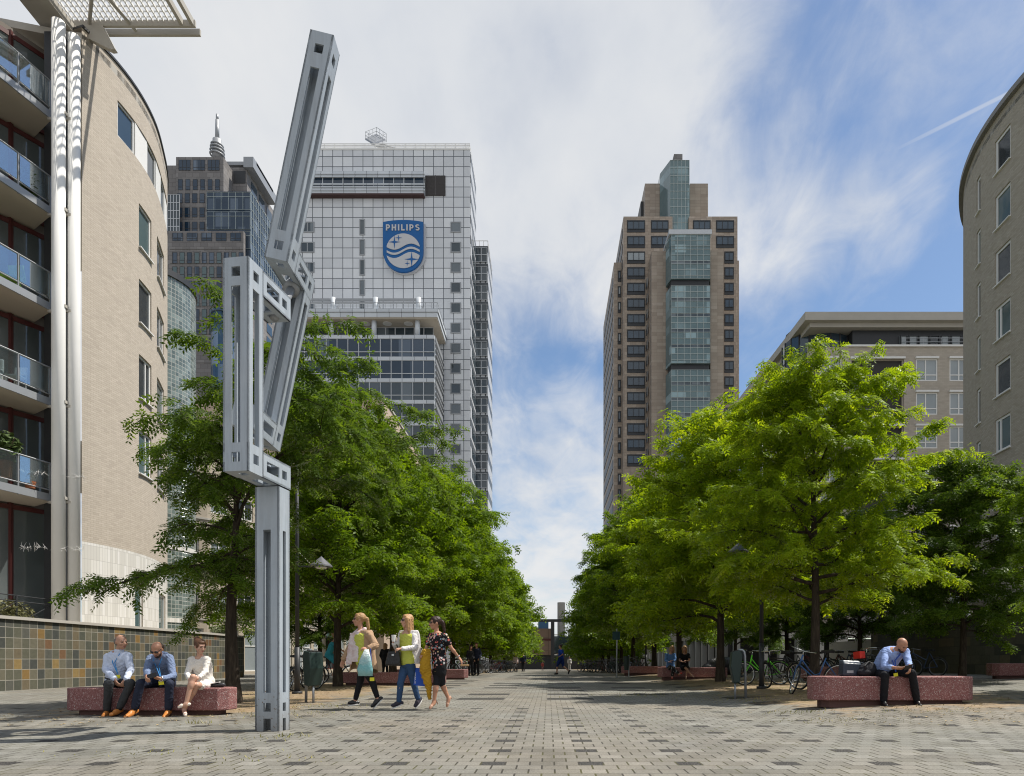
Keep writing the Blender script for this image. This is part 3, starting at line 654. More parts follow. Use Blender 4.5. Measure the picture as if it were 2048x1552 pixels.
    o.bx(-17.97,-17.53,22.54,22.96,zb4+.442,zb4+.475); o.bx(-17.94,-17.56,22.95,22.98,zb4+.6,zb4+.86)
    tag(o.build('garden_chair', MAT['white_frame'], None),'white garden chair on a balcony beside the round pipe','chair')
    zb3 = levels[2]+.2; o = MB(); o.box((-17.75,22.6,zb3+.38),(.5,.45,.05)); o.box((-17.75,22.8,zb3+.65),(.5,.05,.5),((1,0,0),(0,.96,.26),(0,-.26,.96)))
    for x in (-.22,.22):
        o.cyl((-17.75+x,22.4,zb3),(-17.75+x,22.85,zb3+.6),.02); o.cyl((-17.75+x,22.8,zb3),(-17.75+x,22.4,zb3+.45),.02)
    tag(o.build('deck_chair', plain('lime_fabric',(.22,.40,.05),.8), None),'lime green folding deck chair on a balcony','chair')
    return levels
LEV = left_apartment()
def bush(name, c, rad, n, label, cat, cols, seed=1, leaf=.09, pot=None):
    g = random.Random(seed); mb = MB(); c = Vector(c)
    for i in range(n):
        d = Vector((g.gauss(0,1),g.gauss(0,1),g.gauss(0,1))).normalized()*(g.random()**.45); p = c+Vector((d.x*rad[0],d.y*rad[1],d.z*rad[2]))
        a = Vector((g.gauss(0,1),g.gauss(0,1),g.gauss(0,.6))).normalized(); b = a.cross(Vector((g.gauss(0,1),g.gauss(0,1),g.gauss(0,1)))).normalized(); l = leaf*g.uniform(.6,1.3)
        mb.quad([p-a*l, p+b*l*.4, p+a*l, p-b*l*.4])
    t = NT(name+'_leaf'); col = t.ramp(t.white(t.coord('Object')), cols)
    o = empty(name, (0,0,0), 0, label, cat)
    mb.build('foliage', t.done(t.bsdf(col,.6,0,.3)), o, fix=False)
    st = MB()
    for i in range(6):
        st.tube([(c.x+g.gauss(0,.05),c.y+g.gauss(0,.05),c.z-rad[2]*1.0),(c.x+g.gauss(0,rad[0]*.5),c.y+g.gauss(0,rad[1]*.4),c.z+rad[2]*.4)], .015, 5)
    st.build('stem', plain(name+'_stem',(.06,.04,.025),.9), o)
    if pot: MB().cyl((c.x,c.y,c.z-rad[2]-pot),(c.x,c.y,c.z-rad[2]+.03),.14,.18,16).build('pot', plain(name+'_pot',(.35,.13,.06),.8), o)
    return o
GRN = [(0,(.03,.055,.012)),(.6,(.06,.10,.02)),(1,(.12,.16,.05))]
bush('terrace_bush', (-17.4,22.0,2.3), (.6,.8,.55), 1500, 'round olive bush behind the thin metal terrace railing', 'bush', [(0,(.05,.055,.02)),(1,(.20,.19,.08))], 4, .07)
bush('balcony_plant', (-17.75,22.35,LEV[4]+1.5), (.42,.4,.5), 500, 'dark trailing plant on the lowest glass balcony', 'plant', GRN, 5, .12, .5)
bush('potted_plant', (-17.42,22.95,LEV[4]+.62), (.13,.13,.14), 160, 'small plant in a clay pot beside the balcony rail', 'plant', GRN, 6, .06, .2)
bush('window_plant', (-17.5,23.0,LEV[1]+.75), (.25,.25,.5), 260, 'upright plant behind the glass of the second balcony from the top', 'plant', GRN, 9, .12, .25)
bush('wall_shrub', (-16.2,33.8,2.35), (.5,.9,.26), 900, 'low flowering shrub on top of the tiled wall', 'shrub', [(0,(.05,.09,.02)),(.7,(.13,.17,.06)),(1,(.5,.48,.36))], 7, .06)
# ---------------------------------------------------------------- towers
def settle(root, loc, rz=0):
    root.location = loc; m = Matrix.Translation(Vector(loc)).inverted()
    for ch in root.children: ch.matrix_parent_inverse = m.copy()
def px_rect(x0,x1,y0,y1,d):
    y0, y1 = min(y0,y1), max(y0,y1); a = W(x0,y1,d); b = W(x1,y0,d); return a.x,b.x,a.z,b.z
def pane_band(name, parent, x0, x1, z0, z1, y, gm, fm, nx, rows=(), fw=.12, out=.12, spandrel=None):
    """strip window facing -Y: glass with mullions standing proud"""
    mb = MB(); mb.bx(x0,x1,y-.02,y+.10,z0,z1,0)
    for i in range(nx+1):
        x = x0+(x1-x0)*i/nx; a = max(x0,x-fw/2); b = min(x1,x+fw/2); mb.bx(a,b,y-out,y-.022,z0,z1,1)
    for q in (0,)+tuple(rows)+(1,):
        z = z0+(z1-z0)*q
        for i in range(nx):
            a = x0+(x1-x0)*i/nx+fw/2; b = x0+(x1-x0)*(i+1)/nx-fw/2; mb.bx(a,b,y-out+.01,y-.022,max(z0,z-fw/2),min(z1,z+fw/2),1)
    return mb.build(name, [gm,fm], parent)
PAN = [(0,(.57,.585,.605)),(.3,(.61,.625,.645)),(.65,(.64,.655,.675)),(.88,(.67,.685,.70))]
MAT['panel'] = tiles('white_cladding_panel', 1.787, 1.80, .115, .115, 0, PAN, (.085,.095,.11), .55, .25, .07, grain=.03, grain_scale=3, spec=.5, shift=(.0,.0))
MAT['panel_side'] = tiles('cladding_panel_side', 1.0, 3.6, .25, 1.5, 0, PAN, (.10,.11,.12), .4, .2, .04, grain=.03, grain_scale=3)
MAT['panel_plain'] = tiles('white_band_panel', 2.0, 6.0, .08, .01, 0, [(0,(.50,.53,.56)),(.5,(.55,.58,.61))], (.16,.17,.19), .4, .15, .04, grain=.03, grain_scale=3)
MAT['stone'] = tiles('grey_stone_panel', 1.8, 1.1, .06, .06, .5, [(0,(.165,.155,.15)),(.4,(.19,.178,.172)),(.8,(.215,.203,.195))], (.09,.08,.075), .7, .2, .15, grain=.12, grain_scale=5)
MAT['granite'] = tiles('brown_granite_panel', 1.35, .75, .035, .035, 0, [(0,(.29,.235,.185)),(.3,(.325,.265,.21)),(.7,(.355,.295,.235)),(.92,(.385,.32,.26))], (.18,.145,.115), .6, .2, .16, grain=.14, grain_scale=6)
MAT['mullion_green'] = plain('pale_green_mullion', (.36,.41,.40), .5, 0, .1, 2)
MAT['mullion_white'] = plain('pale_mullion', (.50,.52,.54), .5, 0, .1, 2)
MAT['tower_glass'] = glassy('tower_glass', (.022,.034,.042), .06, .8, (.045,.068,.082), .01, (1.79,3.6))
MAT['green_glass'] = glassy('green_tower_glass', (.075,.125,.135), .08, .7, (.13,.20,.205), .01, (2.3,1.7))
MAT['blue_tower_glass'] = glassy('dark_blue_glass', (.012,.028,.05), .07, .6, (.028,.05,.08), .01, (1.9,3.6))
MAT['sign_blue'] = plain('sign_blue', (.0,.095,.30), .4, 0, .05, .5)
MAT['sign_pale'] = plain('sign_pale_grey', (.50,.50,.51), .5, 0, .05, .5)
def white_tower():
    D = 121.0; r = empty('office_tower', (0,0,0), 0, 'white panelled office tower with a big blue shield sign on its front', 'building')
    x0, x1, z0, z1 = px_rect(588,940,1390,300,D)
    z0 = -1.2; Y1 = D+9.0
    m = MB(); m.bx(x0,x1,D,Y1,z0,z1); body = m.build('tower_body', [MAT['panel']], r)
    # the grid is laid from the top right corner, so shift its courses there
    uvl = body.data.uv_layers[0]; arr = np.empty(len(uvl.data)*2, dtype=np.float32); uvl.data.foreach_get('uv', arr); arr = arr.reshape(-1,2)
    arr[:,0] -= (x1-.62*1.787); arr[:,1] -= W(0,313,D).z; uvl.data.foreach_set('uv', arr.ravel())
    sd_ = MB(); sd_.bx(x1,x1+.12,D+.3,Y1,z0,z1-.1); sd_.build('side_wall', MAT['panel_side'], r)
    for i in range(26):                                   # side windows, seen almost edge-on
        zz = W(0,454+40.4*i,D).z
        if zz < 4: break
        MB().bx(x1+.10,x1+.18,D+2.0,Y1-1.0,zz-.8,zz+.9).build('window', MAT['tower_glass'], r)
    n = 0
    for i in range(22):
        y = 454.5+40.35*i
        for xa, xb in ((903,920),(721,728),(603,627)):
            if xa == 721 and i > 8: continue
            h = 8.6 if xa != 721 else 14
            a, b, c, d = px_rect(xa,xb,y-h,y+h,D)
            f = MB(); f.bx(a-.18,b+.18,D-.10,D-.003,c-.18,c); f.bx(a-.18,b+.18,D-.10,D-.003,d,d+.18); f.bx(a-.18,a,D-.10,D-.003,c,d); f.bx(b,b+.18,D-.10,D-.003,c,d)
            if xa == 603:
                q = (a+b)/2; f.bx(q-.08,q+.08,D-.07,D-.045,c,d)
            fo = f.build('window', MAT['grey_steel'], r)
            MB().bx(a,b,D-.04,D-.002,c,d).build('pane', MAT['tower_glass'], fo)
    # projecting plant-room gallery
    a, b, c, d = px_rect(588,850,350,394,D)
    g = MB(); g.bx(a,b,D-1.0,D-.003,c,c+1.2); g.bx(a,b,D-1.0,D-.003,d-.9,d); 
    for q in (.10,.24,.36,.70,.83): g.bx(a,b+.15,D-1.15,D-1.003,c+(d-c)*q,c+(d-c)*q+.22)
    go = g.build('gallery', MAT['panel_plain'], r)
    pane_band('gallery_window', go, a, b, c+1.2, d-.9, D-.75, MAT['blue_tower_glass'], MAT['mullion_white'], 13, (), .14)
    MB().bx(a,b,D-1.0,D-.003,c-.28,c-.003).build('gallery_soffit', plain('red_soffit',(.06,.03,.027),.7), go)
    a, b, c, d = px_rect(851,891,352,392,D)
    l = MB(); l.bx(a,b,D-.12,D-.003,c,d)
    for i in range(26): zz = c+(d-c)*(i+.5)/26; l.bx(a+.05,b-.05,D-.2,D-.122,zz-.05,zz+.03)
    l.bx((a+b)/2-.07,(a+b)/2+.07,D-.22,D-.202,c,d)
    l.build('louvre_panel', plain('dark_louvre',(.075,.068,.066),.6), r)
    # parapet rails
    zt = z1; p = MB()
    for k in range(4): p.bx(x0,x1,D+.05,D+.13,zt+.25+.28*k,zt+.38+.28*k)
    x = x0
    while x < x1: p.bx(x,x+.08,D+.14,D+.2,zt,zt+1.3); x += 1.787
    p.bx(x1-.1,x1-.02,D+.2,Y1,zt+1.08,zt+1.2); p.bx(x0,x1,D-.1,D+.4,zt+.003,zt+.12)
    p.build('roof_rail', MAT['white_frame'], r)
    g = MB(); Yc = D+2.5
    def q(x,y,dy=0): return W(x,y,Yc+dy)
    g.tube([q(778,300),q(748,283)], .32, 6); g.tube([q(768,300),q(742,286)], .2, 6); g.tube([q(790,298,2),q(752,284,2)], .2, 6)
    dk = [q(731,280),q(751,292,-2),q(773,284),q(753,271,2)]
    g.extr(dk,(0,0,.35))
    for i in range(4):
        a, b = dk[i], dk[(i+1)%4]
        for k in range(3):
            t = a.lerp(b,k/3); g.cyl(t,t+Vector((0,0,1.5)),.045,n=5)
        for h in (.8,1.5): g.cyl(a+Vector((0,0,h)),b+Vector((0,0,h)),.04,n=5)
    g.build('cleaning_gondola', MAT['grey_steel'], r)
    # shield sign
    a, b, c, d = px_rect(769,848.5,447,550,D); w = b-a; cx = (a+b)/2; hh = d-c; yf = D-1.0
    pts = []
    for i in range(9): t = i/8; pts.append((a+w*t, d-.35*(2*t-1)**2*1.0))
    rr = w/2
    for i in range(0,25):
        an = -math.pi*i/24; pts.append((cx+rr*math.cos(an), c+rr+rr*math.sin(an)*1.0))
    sg = MB(); sg.extr([(x,yf,z) for x,z in pts],(0,.45,0)); so_ = sg.build('shield_sign', MAT['sign_blue'], r)
    bk = MB(); bk.extr([(cx+(x-cx)*1.03+.22,yf+.46,c+(z-c)*1.0-.12) for x,z in pts],(0,.5,0)); bk.build('sign_case', MAT['sign_pale'], so_)
    # the pale round emblem, cut by two blue waves and four stars
    U = w/860.0                                           # units of the enlarged photo: 860 across
    def S(x,y,o): return Vector((a+(x-330)*U, yf-o, d-(y-205)*U))
    ccx, ccy, cr_ = 763, 875, 370
    def disc(y0f,y1f,o,nm,mt,th=.10):
        """slice of the disc between two curves"""
        N = 44; top = []; bot = []
        for i in range(N+1):
            x = ccx-cr_+2*cr_*i/N; hgt = math.sqrt(max(0,cr_**2-(x-ccx)**2)); yt = max(ccy-hgt,y0f(x)); yb = min(ccy+hgt,y1f(x))
            if yb-yt > 3: top.append((x,yt)); bot.append((x,yb))
        m = MB(); vs = [S(x,y,o) for x,y in top]; vb = [S(x,y,o) for x,y in bot]; n = len(vs)
        if n < 2: return
        m.add(vs+vb, [(i,i+1,n+i+1,n+i) for i in range(n-1)]); back = Vector((0,th,0))
        m.add([v+back for v in vs]+vs, [(i,i+1,n+i+1,n+i) for i in range(n-1)]); m.add(vb+[v+back for v in vb], [(i,i+1,n+i+1,n+i) for i in range(n-1)])
        m.build(nm, mt, so_, fix=True)
    def wv(off): return lambda x: 785+off+65*math.cos(math.pi*(x-570)/360)
    big = lambda v: (lambda x: v)
    disc(big(-9e9), wv(0), .12, 'emblem', MAT['sign_pale']); disc(wv(68), wv(112), .12, 'emblem', MAT['sign_pale']); disc(wv(182), big(9e9), .12, 'emblem', MAT['sign_pale'])
    for sx, sy, l, v in ((575,690,125,140),(665,600,75,72),(945,1060,150,165),(850,1150,52,60)):
        m = MB(); st = [(0,-v),(.10*l,-.10*v),(l,0),(.10*l,.10*v),(0,v),(-.10*l,.10*v),(-l,0),(-.10*l,-.10*v)]
        st = [(0,-v),(.13*l,-.13*v),(l,0),(.13*l,.13*v),(0,v),(-.13*l,.13*v),(-l,0),(-.13*l,-.13*v)]
        m.extr([S(sx+p,sy+q_,.17) for p,q_ in st],(0,.048,0)); m.build('star', MAT['sign_blue'], so_)
    # block letters
    def letter(ch, x, w_, y0=310, y1=440, t=30):
        m = MB(); o = .14
        def rect(xa,xb,ya,yb):
            m.extr([S(xa,ya,o),S(xb,ya,o),S(xb,yb,o),S(xa,yb,o)],(0,.138,0))
        def arc(cx_,cy_,ro,a0,a1,ry=None):
            ry = ry or ro; P_ = []; n_ = 9
            for i in range(n_): an = R(a0+(a1-a0)*i/(n_-1)); P_.append((cx_+ro*math.cos(an),cy_+ry*math.sin(an)))
            for i in range(n_): an = R(a1-(a1-a0)*i/(n_-1)); P_.append((cx_+(ro-t*.95)*math.cos(an),cy_+(ry-t*.8)*math.sin(an)))
            for i in range(n_-1): m.extr([S(*P_[i],o),S(*P_[i+1],o),S(*P_[2*n_-2-i],o),S(*P_[2*n_-1-i],o)],(0,.138,0))
        if ch in 'PHLI': rect(x,x+t,y0,y1)
        if ch == 'P': rect(x+t,x+w_*.5,y0,y0+t*.8); rect(x+t,x+w_*.5,y0+62,y0+62+t*.8); arc(x+w_*.5,y0+43,w_*.5,-90,90,43)
        if ch == 'H': rect(x+w_-t,x+w_,y0,y1); rect(x+t,x+w_-t,y0+52,y0+80)
        if ch == 'L': rect(x+t,x+w_,y1-t*.9,y1)
        if ch == 'S': arc(x+w_*.5,y0+36,w_*.5,90,330,36); arc(x+w_*.5,y1-36-2,w_*.5,-90,150,38)
        m.build('letter', MAT['sign_pale'], so_)
    x = 392
    for ch, w_ in (('P',88),('H',96),('I',30),('L',76),('I',30),('P',88),('S',92)): letter(ch, x, w_); x += w_+37
    # lower wing on the right
    D2 = 130.0; a, b, c, d = px_rect(950,976,1380,492,D2); bx_, _, _, _ = px_rect(985,990,1380,492,140)
    wv_ = MB(); wv_.bx(x1-.5,b,D2,140,-1.2,d); wv_.build('side_wing', MAT['panel_side'], r)
    i = 0
    while True:
        zt_ = d-.4-3.58*i; zb_ = zt_-2.75
        if zb_ < 2: break
        pane_band('wing_window', r, a+.1, b-.15, zb_, zt_, D2-.12, MAT['tower_glass'], MAT['mullion_white'], 2, (.5,), .14); i += 1
    p = MB(); p.bx(a,b,D2-.1,D2,d+.9,d+1.0); p.bx(b-.1,b,D2,140,d+.9,d+1.0)
    for k in range(4): xx = a+(b-a)*k/3; p.bx(xx-.05,xx+.05,D2-.1,D2,d,d+.9)
    p.build('wing_rail', MAT['white_frame'], r)
    settle(r, ((x0+x1)/2, D, -1))
    # front block with pergola
    Db = 112.0; r2 = empty('office_block', (0,0,0), 0, 'lower glass office block with a columned roof terrace in front of the white panelled tower', 'building')
    a, b, _, zs = px_rect(588,869,700,622,Db); zc = px_rect(0,1,640,641,Db)[3]; zf = px_rect(0,1,669,670,Db)[3]
    s = MB(); s.bx(a,b+.6,Db-.6,D-.3,zc+.2,zs-.55); s.bx(a,b+.75,Db-.75,D-.3,zs-.5,zs); s.build('roof_slab', MAT['panel_plain'], r2)
    MB().bx(a,b+.5,Db-.5,D-.4,zc,zc+.19).build('slab_soffit', MAT['soffit'], r2)
    pane_band('terrace_window', r2, a, b-.6, zf, zc, Db+2.6, MAT['tower_glass'], MAT['mullion_white'], 14, (.45,), .15)
    MB().bx(a,b,Db+.6,D-.3,-1.2,zf-.02).build('block_core', MAT['panel_plain'], r2)
    for x in (586,661,747,834):
        X = (x-PX)*Db/F
        MB().cyl((X,Db+.4,zf-.02),(X,Db+.4,zc+.003),.42,n=16).build('column', MAT['panel_plain'], r2, True)
        MB().cyl((X,Db+1.4,zs),(X,Db+1.4,px_rect(0,1,587,588,Db)[3]),.42,n=16).build('pergola_post', MAT['panel_plain'], r2, True)
        q_ = MB(); zt = px_rect(0,1,592,593,Db)[3]; q_.tube([(X+.4,Db+2.2,zt-.6),(X+1.9,Db+5.5,zs)],.16,6); q_.build('pergola_strut', MAT['grey_steel'], r2)
    q_ = MB(); zt = px_rect(0,1,592,593,Db)[3]
    q_.bx(a,(834-PX)*Db/F,Db+1.25,Db+1.55,zt-.1,zt+.28); q_.bx(a,(834-PX)*Db/F,Db+1.25,Db+1.5,zt-.55,zt-.35); q_.build('pergola_beam', MAT['grey_steel'], r2)
    q_ = MB(); q_.bx(a,b+.6,Db-.6,Db-.52,zs+1.02,zs+1.1); q_.bx(a,b+.6,Db-.6,Db-.54,zs+.5,zs+.55); q_.bx(b+.54,b+.6,Db-.5,D-.4,zs+1.02,zs+1.1)
    for k in range(26): xx = a+(b+.5-a)*k/25; q_.bx(xx-.03,xx+.03,Db-.5,Db-.44,zs,zs+1.02)
    q_.build('terrace_rail', MAT['grey_steel'], r2)
    for x in (645,685,728,771,814):
        X = (x-PX)*Db/F; MB().cyl((X,Db+1.2,zc-.05),(X,Db+1.2,zc-.003),.75,n=20).build('ceiling_disc', MAT['white_frame'], r2)
    for i in range(15):
        zt = px_rect(0,1,671+43.3*i,672+43.3*i,Db)[3]; zb = zt-3.58
        if zb < 1: break
        MB().bx(a,b,Db-.15,Db+.59,zt-.55,zt).build('spandrel', MAT['panel_plain'], r2)
        pane_band('window', r2, a, b, zb+.02, zt-.56, Db, MAT['blue_tower_glass'] if i < 2 else MAT['tower_glass'], MAT['mullion_white'], 13, (.28,), .11)
        o = MB(); o.bx(b+.0,b+.14,Db+.6,D-.4,zt-.6,zt+.02)                     # side: closely stacked fins
        for k in range(3): o.bx(b+.0,b+.30,Db+.7,D-.4,zb+.5+k*.95,zb+.72+k*.95)
        o.build('side_fin', MAT['grey_steel'], r2)
    settle(r2, ((a+b)/2, Db, -1))
white_tower()
def grey_tower():
    D = 173.0; r = empty('grey_stone_tower', (0,0,0), 0, 'grey stone office tower with stepped top, dark blue glass corner and ringed mast', 'building')
    def blk(name, x0, x1, y0, y1, da, db, mat=None):
        a, b, _, t = px_rect(x0,x1,y1,y0,da); z0 = px_rect(0,1,y1,y1,da)[2] if y1 < 1300 else -1.5
        o = MB().bx(a,b,da,db,z0,t).build(name, mat or MAT['stone'], r); return a,b,z0,t
    blk('lower_block', 250, 487, 462, 1400, D, D+22)
    blk('core_block', 352, 447, 314, 1400, D+3, D+15)
    blk('core_side', 300, 352, 331, 1400, D+5, D+16)
    blk('upper_block', 447, 494, 335, 1400, D+8, D+26)
    blk('right_wing', 487, 524, 478, 1400, D+10, D+40)
    # glass corner box
    a, b, c, d = px_rect(414,501,383,500,D+1.5)
    g = MB(); g.bx(a,b,D+1.5,D+22,c-3,d); g.build('glass_corner', MAT['blue_tower_glass'], r)
    for i in range(3):
        z1 = d-.3-(d-c)*i/3; pane_band('glass_corner_window', r, a, b, z1-(d-c)/3+.5, z1, D+1.4, MAT['blue_tower_glass'], MAT['mullion_green'], 6, (.75,), .09)
    m = MB()
    for i in range(8): zz = d-(d-c+2)*i/8; m.bx(b+.003,b+.09,D+1.5,D+22,zz-.08,zz)
    for i in range(14): yy = D+1.5+20*i/14; m.bx(b+.1,b+.18,yy,yy+.1,c-3,d)
    m.build('corner_mullion', MAT['mullion_green'], r)
    a, b, c, d = px_rect(330,360,390,470,D+1.0); pane_band('side_window_bay', r, a, b, c, d, D+.9, MAT['tower_glass'], MAT['mullion_white'], 5, (.2,.4,.6,.8), .14)
    ops = []
    def win(xa,xb,ya,yb,dd,nx=1,mat=None):
        a, b, c, d = px_rect(xa,xb,ya,yb,dd); pane_band('window', r, a, b, c, d, dd-.06, mat or MAT['blue_tower_glass'], MAT['dark_steel'], nx, (.28,), .14, .05)
    for k in range(3): win(357+29*k+.5, 381+29*k, 320, 341, D+3, 3)
    for k in range(6): win(356.5+14.8*k, 365.5+14.8*k, 359, 380, D+3)
    for j in range(3):
        for k in range(4): win(355+14.8*k, 365+14.8*k, 387+28.5*j, 406+28.5*j, D+3)
    for k in range(5): win(345+29*k, 366+29*k, 466, 482, D, 2)
    for j in range(12):
        for k in range(10):
            if len([1 for ch in r.children if ch.name.startswith('window')]) > 97: break
            win(345+14.75*k, 354.5+14.75*k, 505+28.4*j, 527+28.4*j, D, 1, MAT['glass_teal'] if rng.random() < .25 else None)
    a, b, c, d = px_rect(467,491,342,367,D+8); MB().bx(a,b,D+7.9,D+8,c,d).build('louvre_panel', MAT['dark_steel'], r)
    a, b, c, d = px_rect(447,448,327,345,D+3)
    for j in range(3):
        MB().bx(px_rect(494,495,0,1,D+8)[0]+.003,px_rect(494,495,0,1,D+8)[0]+.1,D+10.5+j*5,D+14+j*5,px_rect(0,1,350,380,D+8)[2]-1.5,px_rect(0,1,350,352,D+8)[3]).build('side_window', MAT['glass_blue'], r)
    xs = px_rect(524,525,0,1,D+10)[0]
    for j in range(10):
        for k in range(4):
            zt = px_rect(0,1,500,501,D+10)[3]-3.6*j
            MB().bx(xs+.003,xs+.1,D+13+k*6,D+16.5+k*6,zt-2.4,zt).build('wing_window', MAT['glass_blue'], r)
    st = MB()
    for k in range(34):
        x = px_rect(340+14.75*.5*(k*2-0)-1,0,0,1,D)[0]
    for j in range(13):
        a, b, c, d = px_rect(340,486,498+28.4*j,499.2+28.4*j,D); st.bx(a,b,D-.05,D-.003,c,d)
    st.build('stone_course', plain('stone_course',(.11,.10,.09),.8), r)
    a, b, c, d = px_rect(486,513,323,333,D+9); pf = MB(); pf.bx(a-6,b,D+9,D+20,d-.9,d); pf.bx(b-2.6,b,D+7,D+22,c-1.6,d-.2); pf.build('roof_platform', MAT['grey_steel'], r)
    # mast
    X = (434.5-PX)*(D+8)/F; mb = MB(); zz = lambda y: px_rect(0,1,y,y,D+8)[3]
    mb.cyl((X,D+8,zz(316)),(X,D+8,zz(280)),1.35,1.15,14); mb.cyl((X,D+8,zz(280)),(X,D+8,zz(240)),.55,.46,12); mb.cyl((X,D+8,zz(240)),(X,D+8,zz(229)),.36,.34,12)
    for y, rr in ((311,1.75),(304,1.7),(297,1.6),(291,1.45)): mb.ring((X,D+8,zz(y)),(.12,0,1),rr,.22,20,6)
    mb.build('mast', MAT['grey_steel'], r, True)
    settle(r, ((420-PX)*D/F, D, -1.5))
grey_tower()
tag(MB().cyl(((448-PX)*150/F,150,-1.2),((448-PX)*150/F,150,W(0,627,150).z),2.6,n=24).ring(((448-PX)*150/F,150,W(0,632,150).z),(0,0,1),2.6,.22,24,6).ring(((448-PX)*150/F,150,W(0,645,150).z),(0,0,1),2.6,.2,24,6).build('round_glass_tower', [MAT['blue_tower_glass']], None, True), 'round dark glass stair tower in front of the grey stone tower', 'building')
MAT['flank'] = plain('dull_dark_glass', (.045,.055,.07), .45, 0, .3, .3, spec=.25)
def brown_tower():
    D = 157.5; r = empty('brown_granite_tower', (0,0,0), 0, 'brown granite high-rise with green glass bay and glass lift shaft on top', 'building')
    def blk(name, x0, x1, y0, da, db, mat=None, y1=1400):
        a, b, t, _ = px_rect(x0,x1,0,y0,da); z0 = -1.5 if y1 >= 1300 else px_rect(0,1,y1,y1,da)[2]
        MB().bx(a,b,da,db,z0,t).build(name, mat or MAT['granite'], r); return a,b,z0,t
    blk('left_block', 1247, 1345, 433, D, D+30); blk('right_block', 1378, 1475, 433, D, D+30)
    blk('middle_block', 1345, 1378, 455, D+2, D+28)
    blk('left_setback', 1228, 1247, 525, D+3, D+34)
    blk('right_setback', 1475, 1478, 521, D+3, D+30)
    blk('bay_wall', 1303, 1340, 502, D-4.6, D-.003); blk('bay_wall', 1421, 1447, 500, D-4.6, D-.003)
    blk('bay_wall', 1298, 1303, 540, D-2.2, D-.003)
    blk('crown', 1290, 1332, 367, D+6, D+22); blk('crown', 1380, 1416, 367, D+6, D+22)
    a, b, c, d = px_rect(1282,1290,400,433,D+8); MB().bx(a,b,D+8.5,D+16,c,d).build('roof_sign_back', MAT['dark_steel'], r)
    # lift shaft
    a, b, t, _ = px_rect(1340,1379,0,320,D+1); s = MB(); s.extr([(a,D+1.2,80),(b,D+1.2,80),(b,D+16,80),(a-1.6,D+16,80),(a-1.6,D+5.5,80)],(0,0,t-80)); s.build('lift_shaft', MAT['green_glass'], r)
    c = px_rect(0,1,460,460,D+1)[2]; pane_band('lift_shaft_window', r, a, b, c, t, D+1.1, MAT['green_glass'], MAT['mullion_green'], 5, tuple(i/9 for i in range(1,9)), .10)
    a, b, c, d = px_rect(1348,1365,308,320,D+6); MB().bx(a,b,D+6,D+10,c,d).build('roof_housing', MAT['stone'], r)
    # glass bay in three stages
    for k, (ya, yb, rows) in enumerate(((470,558,3),(572,727,5),(740,895,5),(905,1060,5))):
        a, b, c, d = px_rect(1342,1420,ya,yb,D-8); g = MB(); g.extr([(a,D-8,c),(b,D-8,c),(b+.35,D-4,c),(b+.35,D-.5,c),(a-.6,D-.5,c),(a-.6,D-5,c)],(0,0,d-c)); g.build('glass_bay', MAT['green_glass'], r)
        rh = (d-c)/rows
        for j in range(rows):
            z1 = d-rh*j; dark = k > 0 or j > 0
            pane_band('bay_window', r, a, b, z1-rh*.78, z1, D-8.1, MAT['green_glass'], MAT['mullion_green'], 6, (.5,), .10)
            if j < rows-1 and not (k == 0 and j == 0): pane_band('bay_spandrel', r, a, b, z1-rh, z1-rh*.78-.002, D-8.1, MAT['tower_glass'], MAT['mullion_green'], 6, (), .10)
            else: pane_band('bay_window', r, a, b, z1-rh, z1-rh*.78-.002, D-8.1, MAT['green_glass'], MAT['mullion_green'], 6, (), .10)
        s = MB(); s.extr([(a+.1,D-7.6,c-1.55),(b-.1,D-7.6,c-1.55),(b-.1,D-.5,c-1.55),(a-.4,D-.5,c-1.55)],(0,0,1.545)); s.build('dark_recess', MAT['dark_steel'], r)
    a, b, c, d = px_rect(1340,1423,461,470,D-8); MB().bx(a-.3,b,D-8.4,D-.5,c,d).build('bay_cornice', MAT['mullion_white'], r)
    nwin = 0
    def win(xa,xb,yc,dd,nx=3,h=12,name='window'):
        a, b, c, d = px_rect(xa,xb,yc-h,yc+h,dd); f = MB(); f.bx(a,b,dd-.12,dd-.003,c,d); o = f.build(name, MAT['dark_steel'], r)
        pane_band('pane', o, a+.15, b-.15, c+(d-c)*.25, c+(d-c)*.9, dd-.16, MAT['glass_curtain'] if rng.random() < .12 else MAT['glass_blue'], MAT['dark_steel'], nx, (), .12, .1)
    for j in range(16):
        y = 453+31.2*j
        win(1254,1290,y,D)
        win(1235.5,1242,y+6+31.2*3,D+3,1,11)
        if j < 2: win(1432,1468,y,D)
        else: win(1448.5,1467.5,y,D,2)
        if j < 2: win(1302,1337,y,D)
        if j < 1: win(1386,1421,y,D)
    # recessed wall beside the bay: small windows
    for j in range(14):
        y = 560+31.2*j; a, b, c, d = px_rect(1303,1304,y-9,y+9,D-3)
        MB().bx(a-.9,a-.75,D-2.0,D-.8,c,d).build('slot_window', MAT['tower_glass'], r)
    # left flank: closely glazed, seen edge-on
    x = px_rect(1228,1229,0,1,D+3)[0]; zt = px_rect(0,1,545,545,D+3)[3]
    for j in range(26):
        zz = zt-3.6*j
        if zz < 3: break
        MB().bx(x-.12,x-.003,D+5,D+32,zz-2.3,zz-.2).build('flank_window', MAT['flank'], r)
    x = px_rect(1247,1248,0,1,D)[0]; zt = px_rect(0,1,445,445,D)[3]
    for j in range(4): MB().bx(x-.12,x-.003,D+2,D+26,zt-2.3-3.6*j,zt-.2-3.6*j).build('flank_window', MAT['flank'], r)
    settle(r, ((1360-PX)*D/F, D, -1.5))
brown_tower()
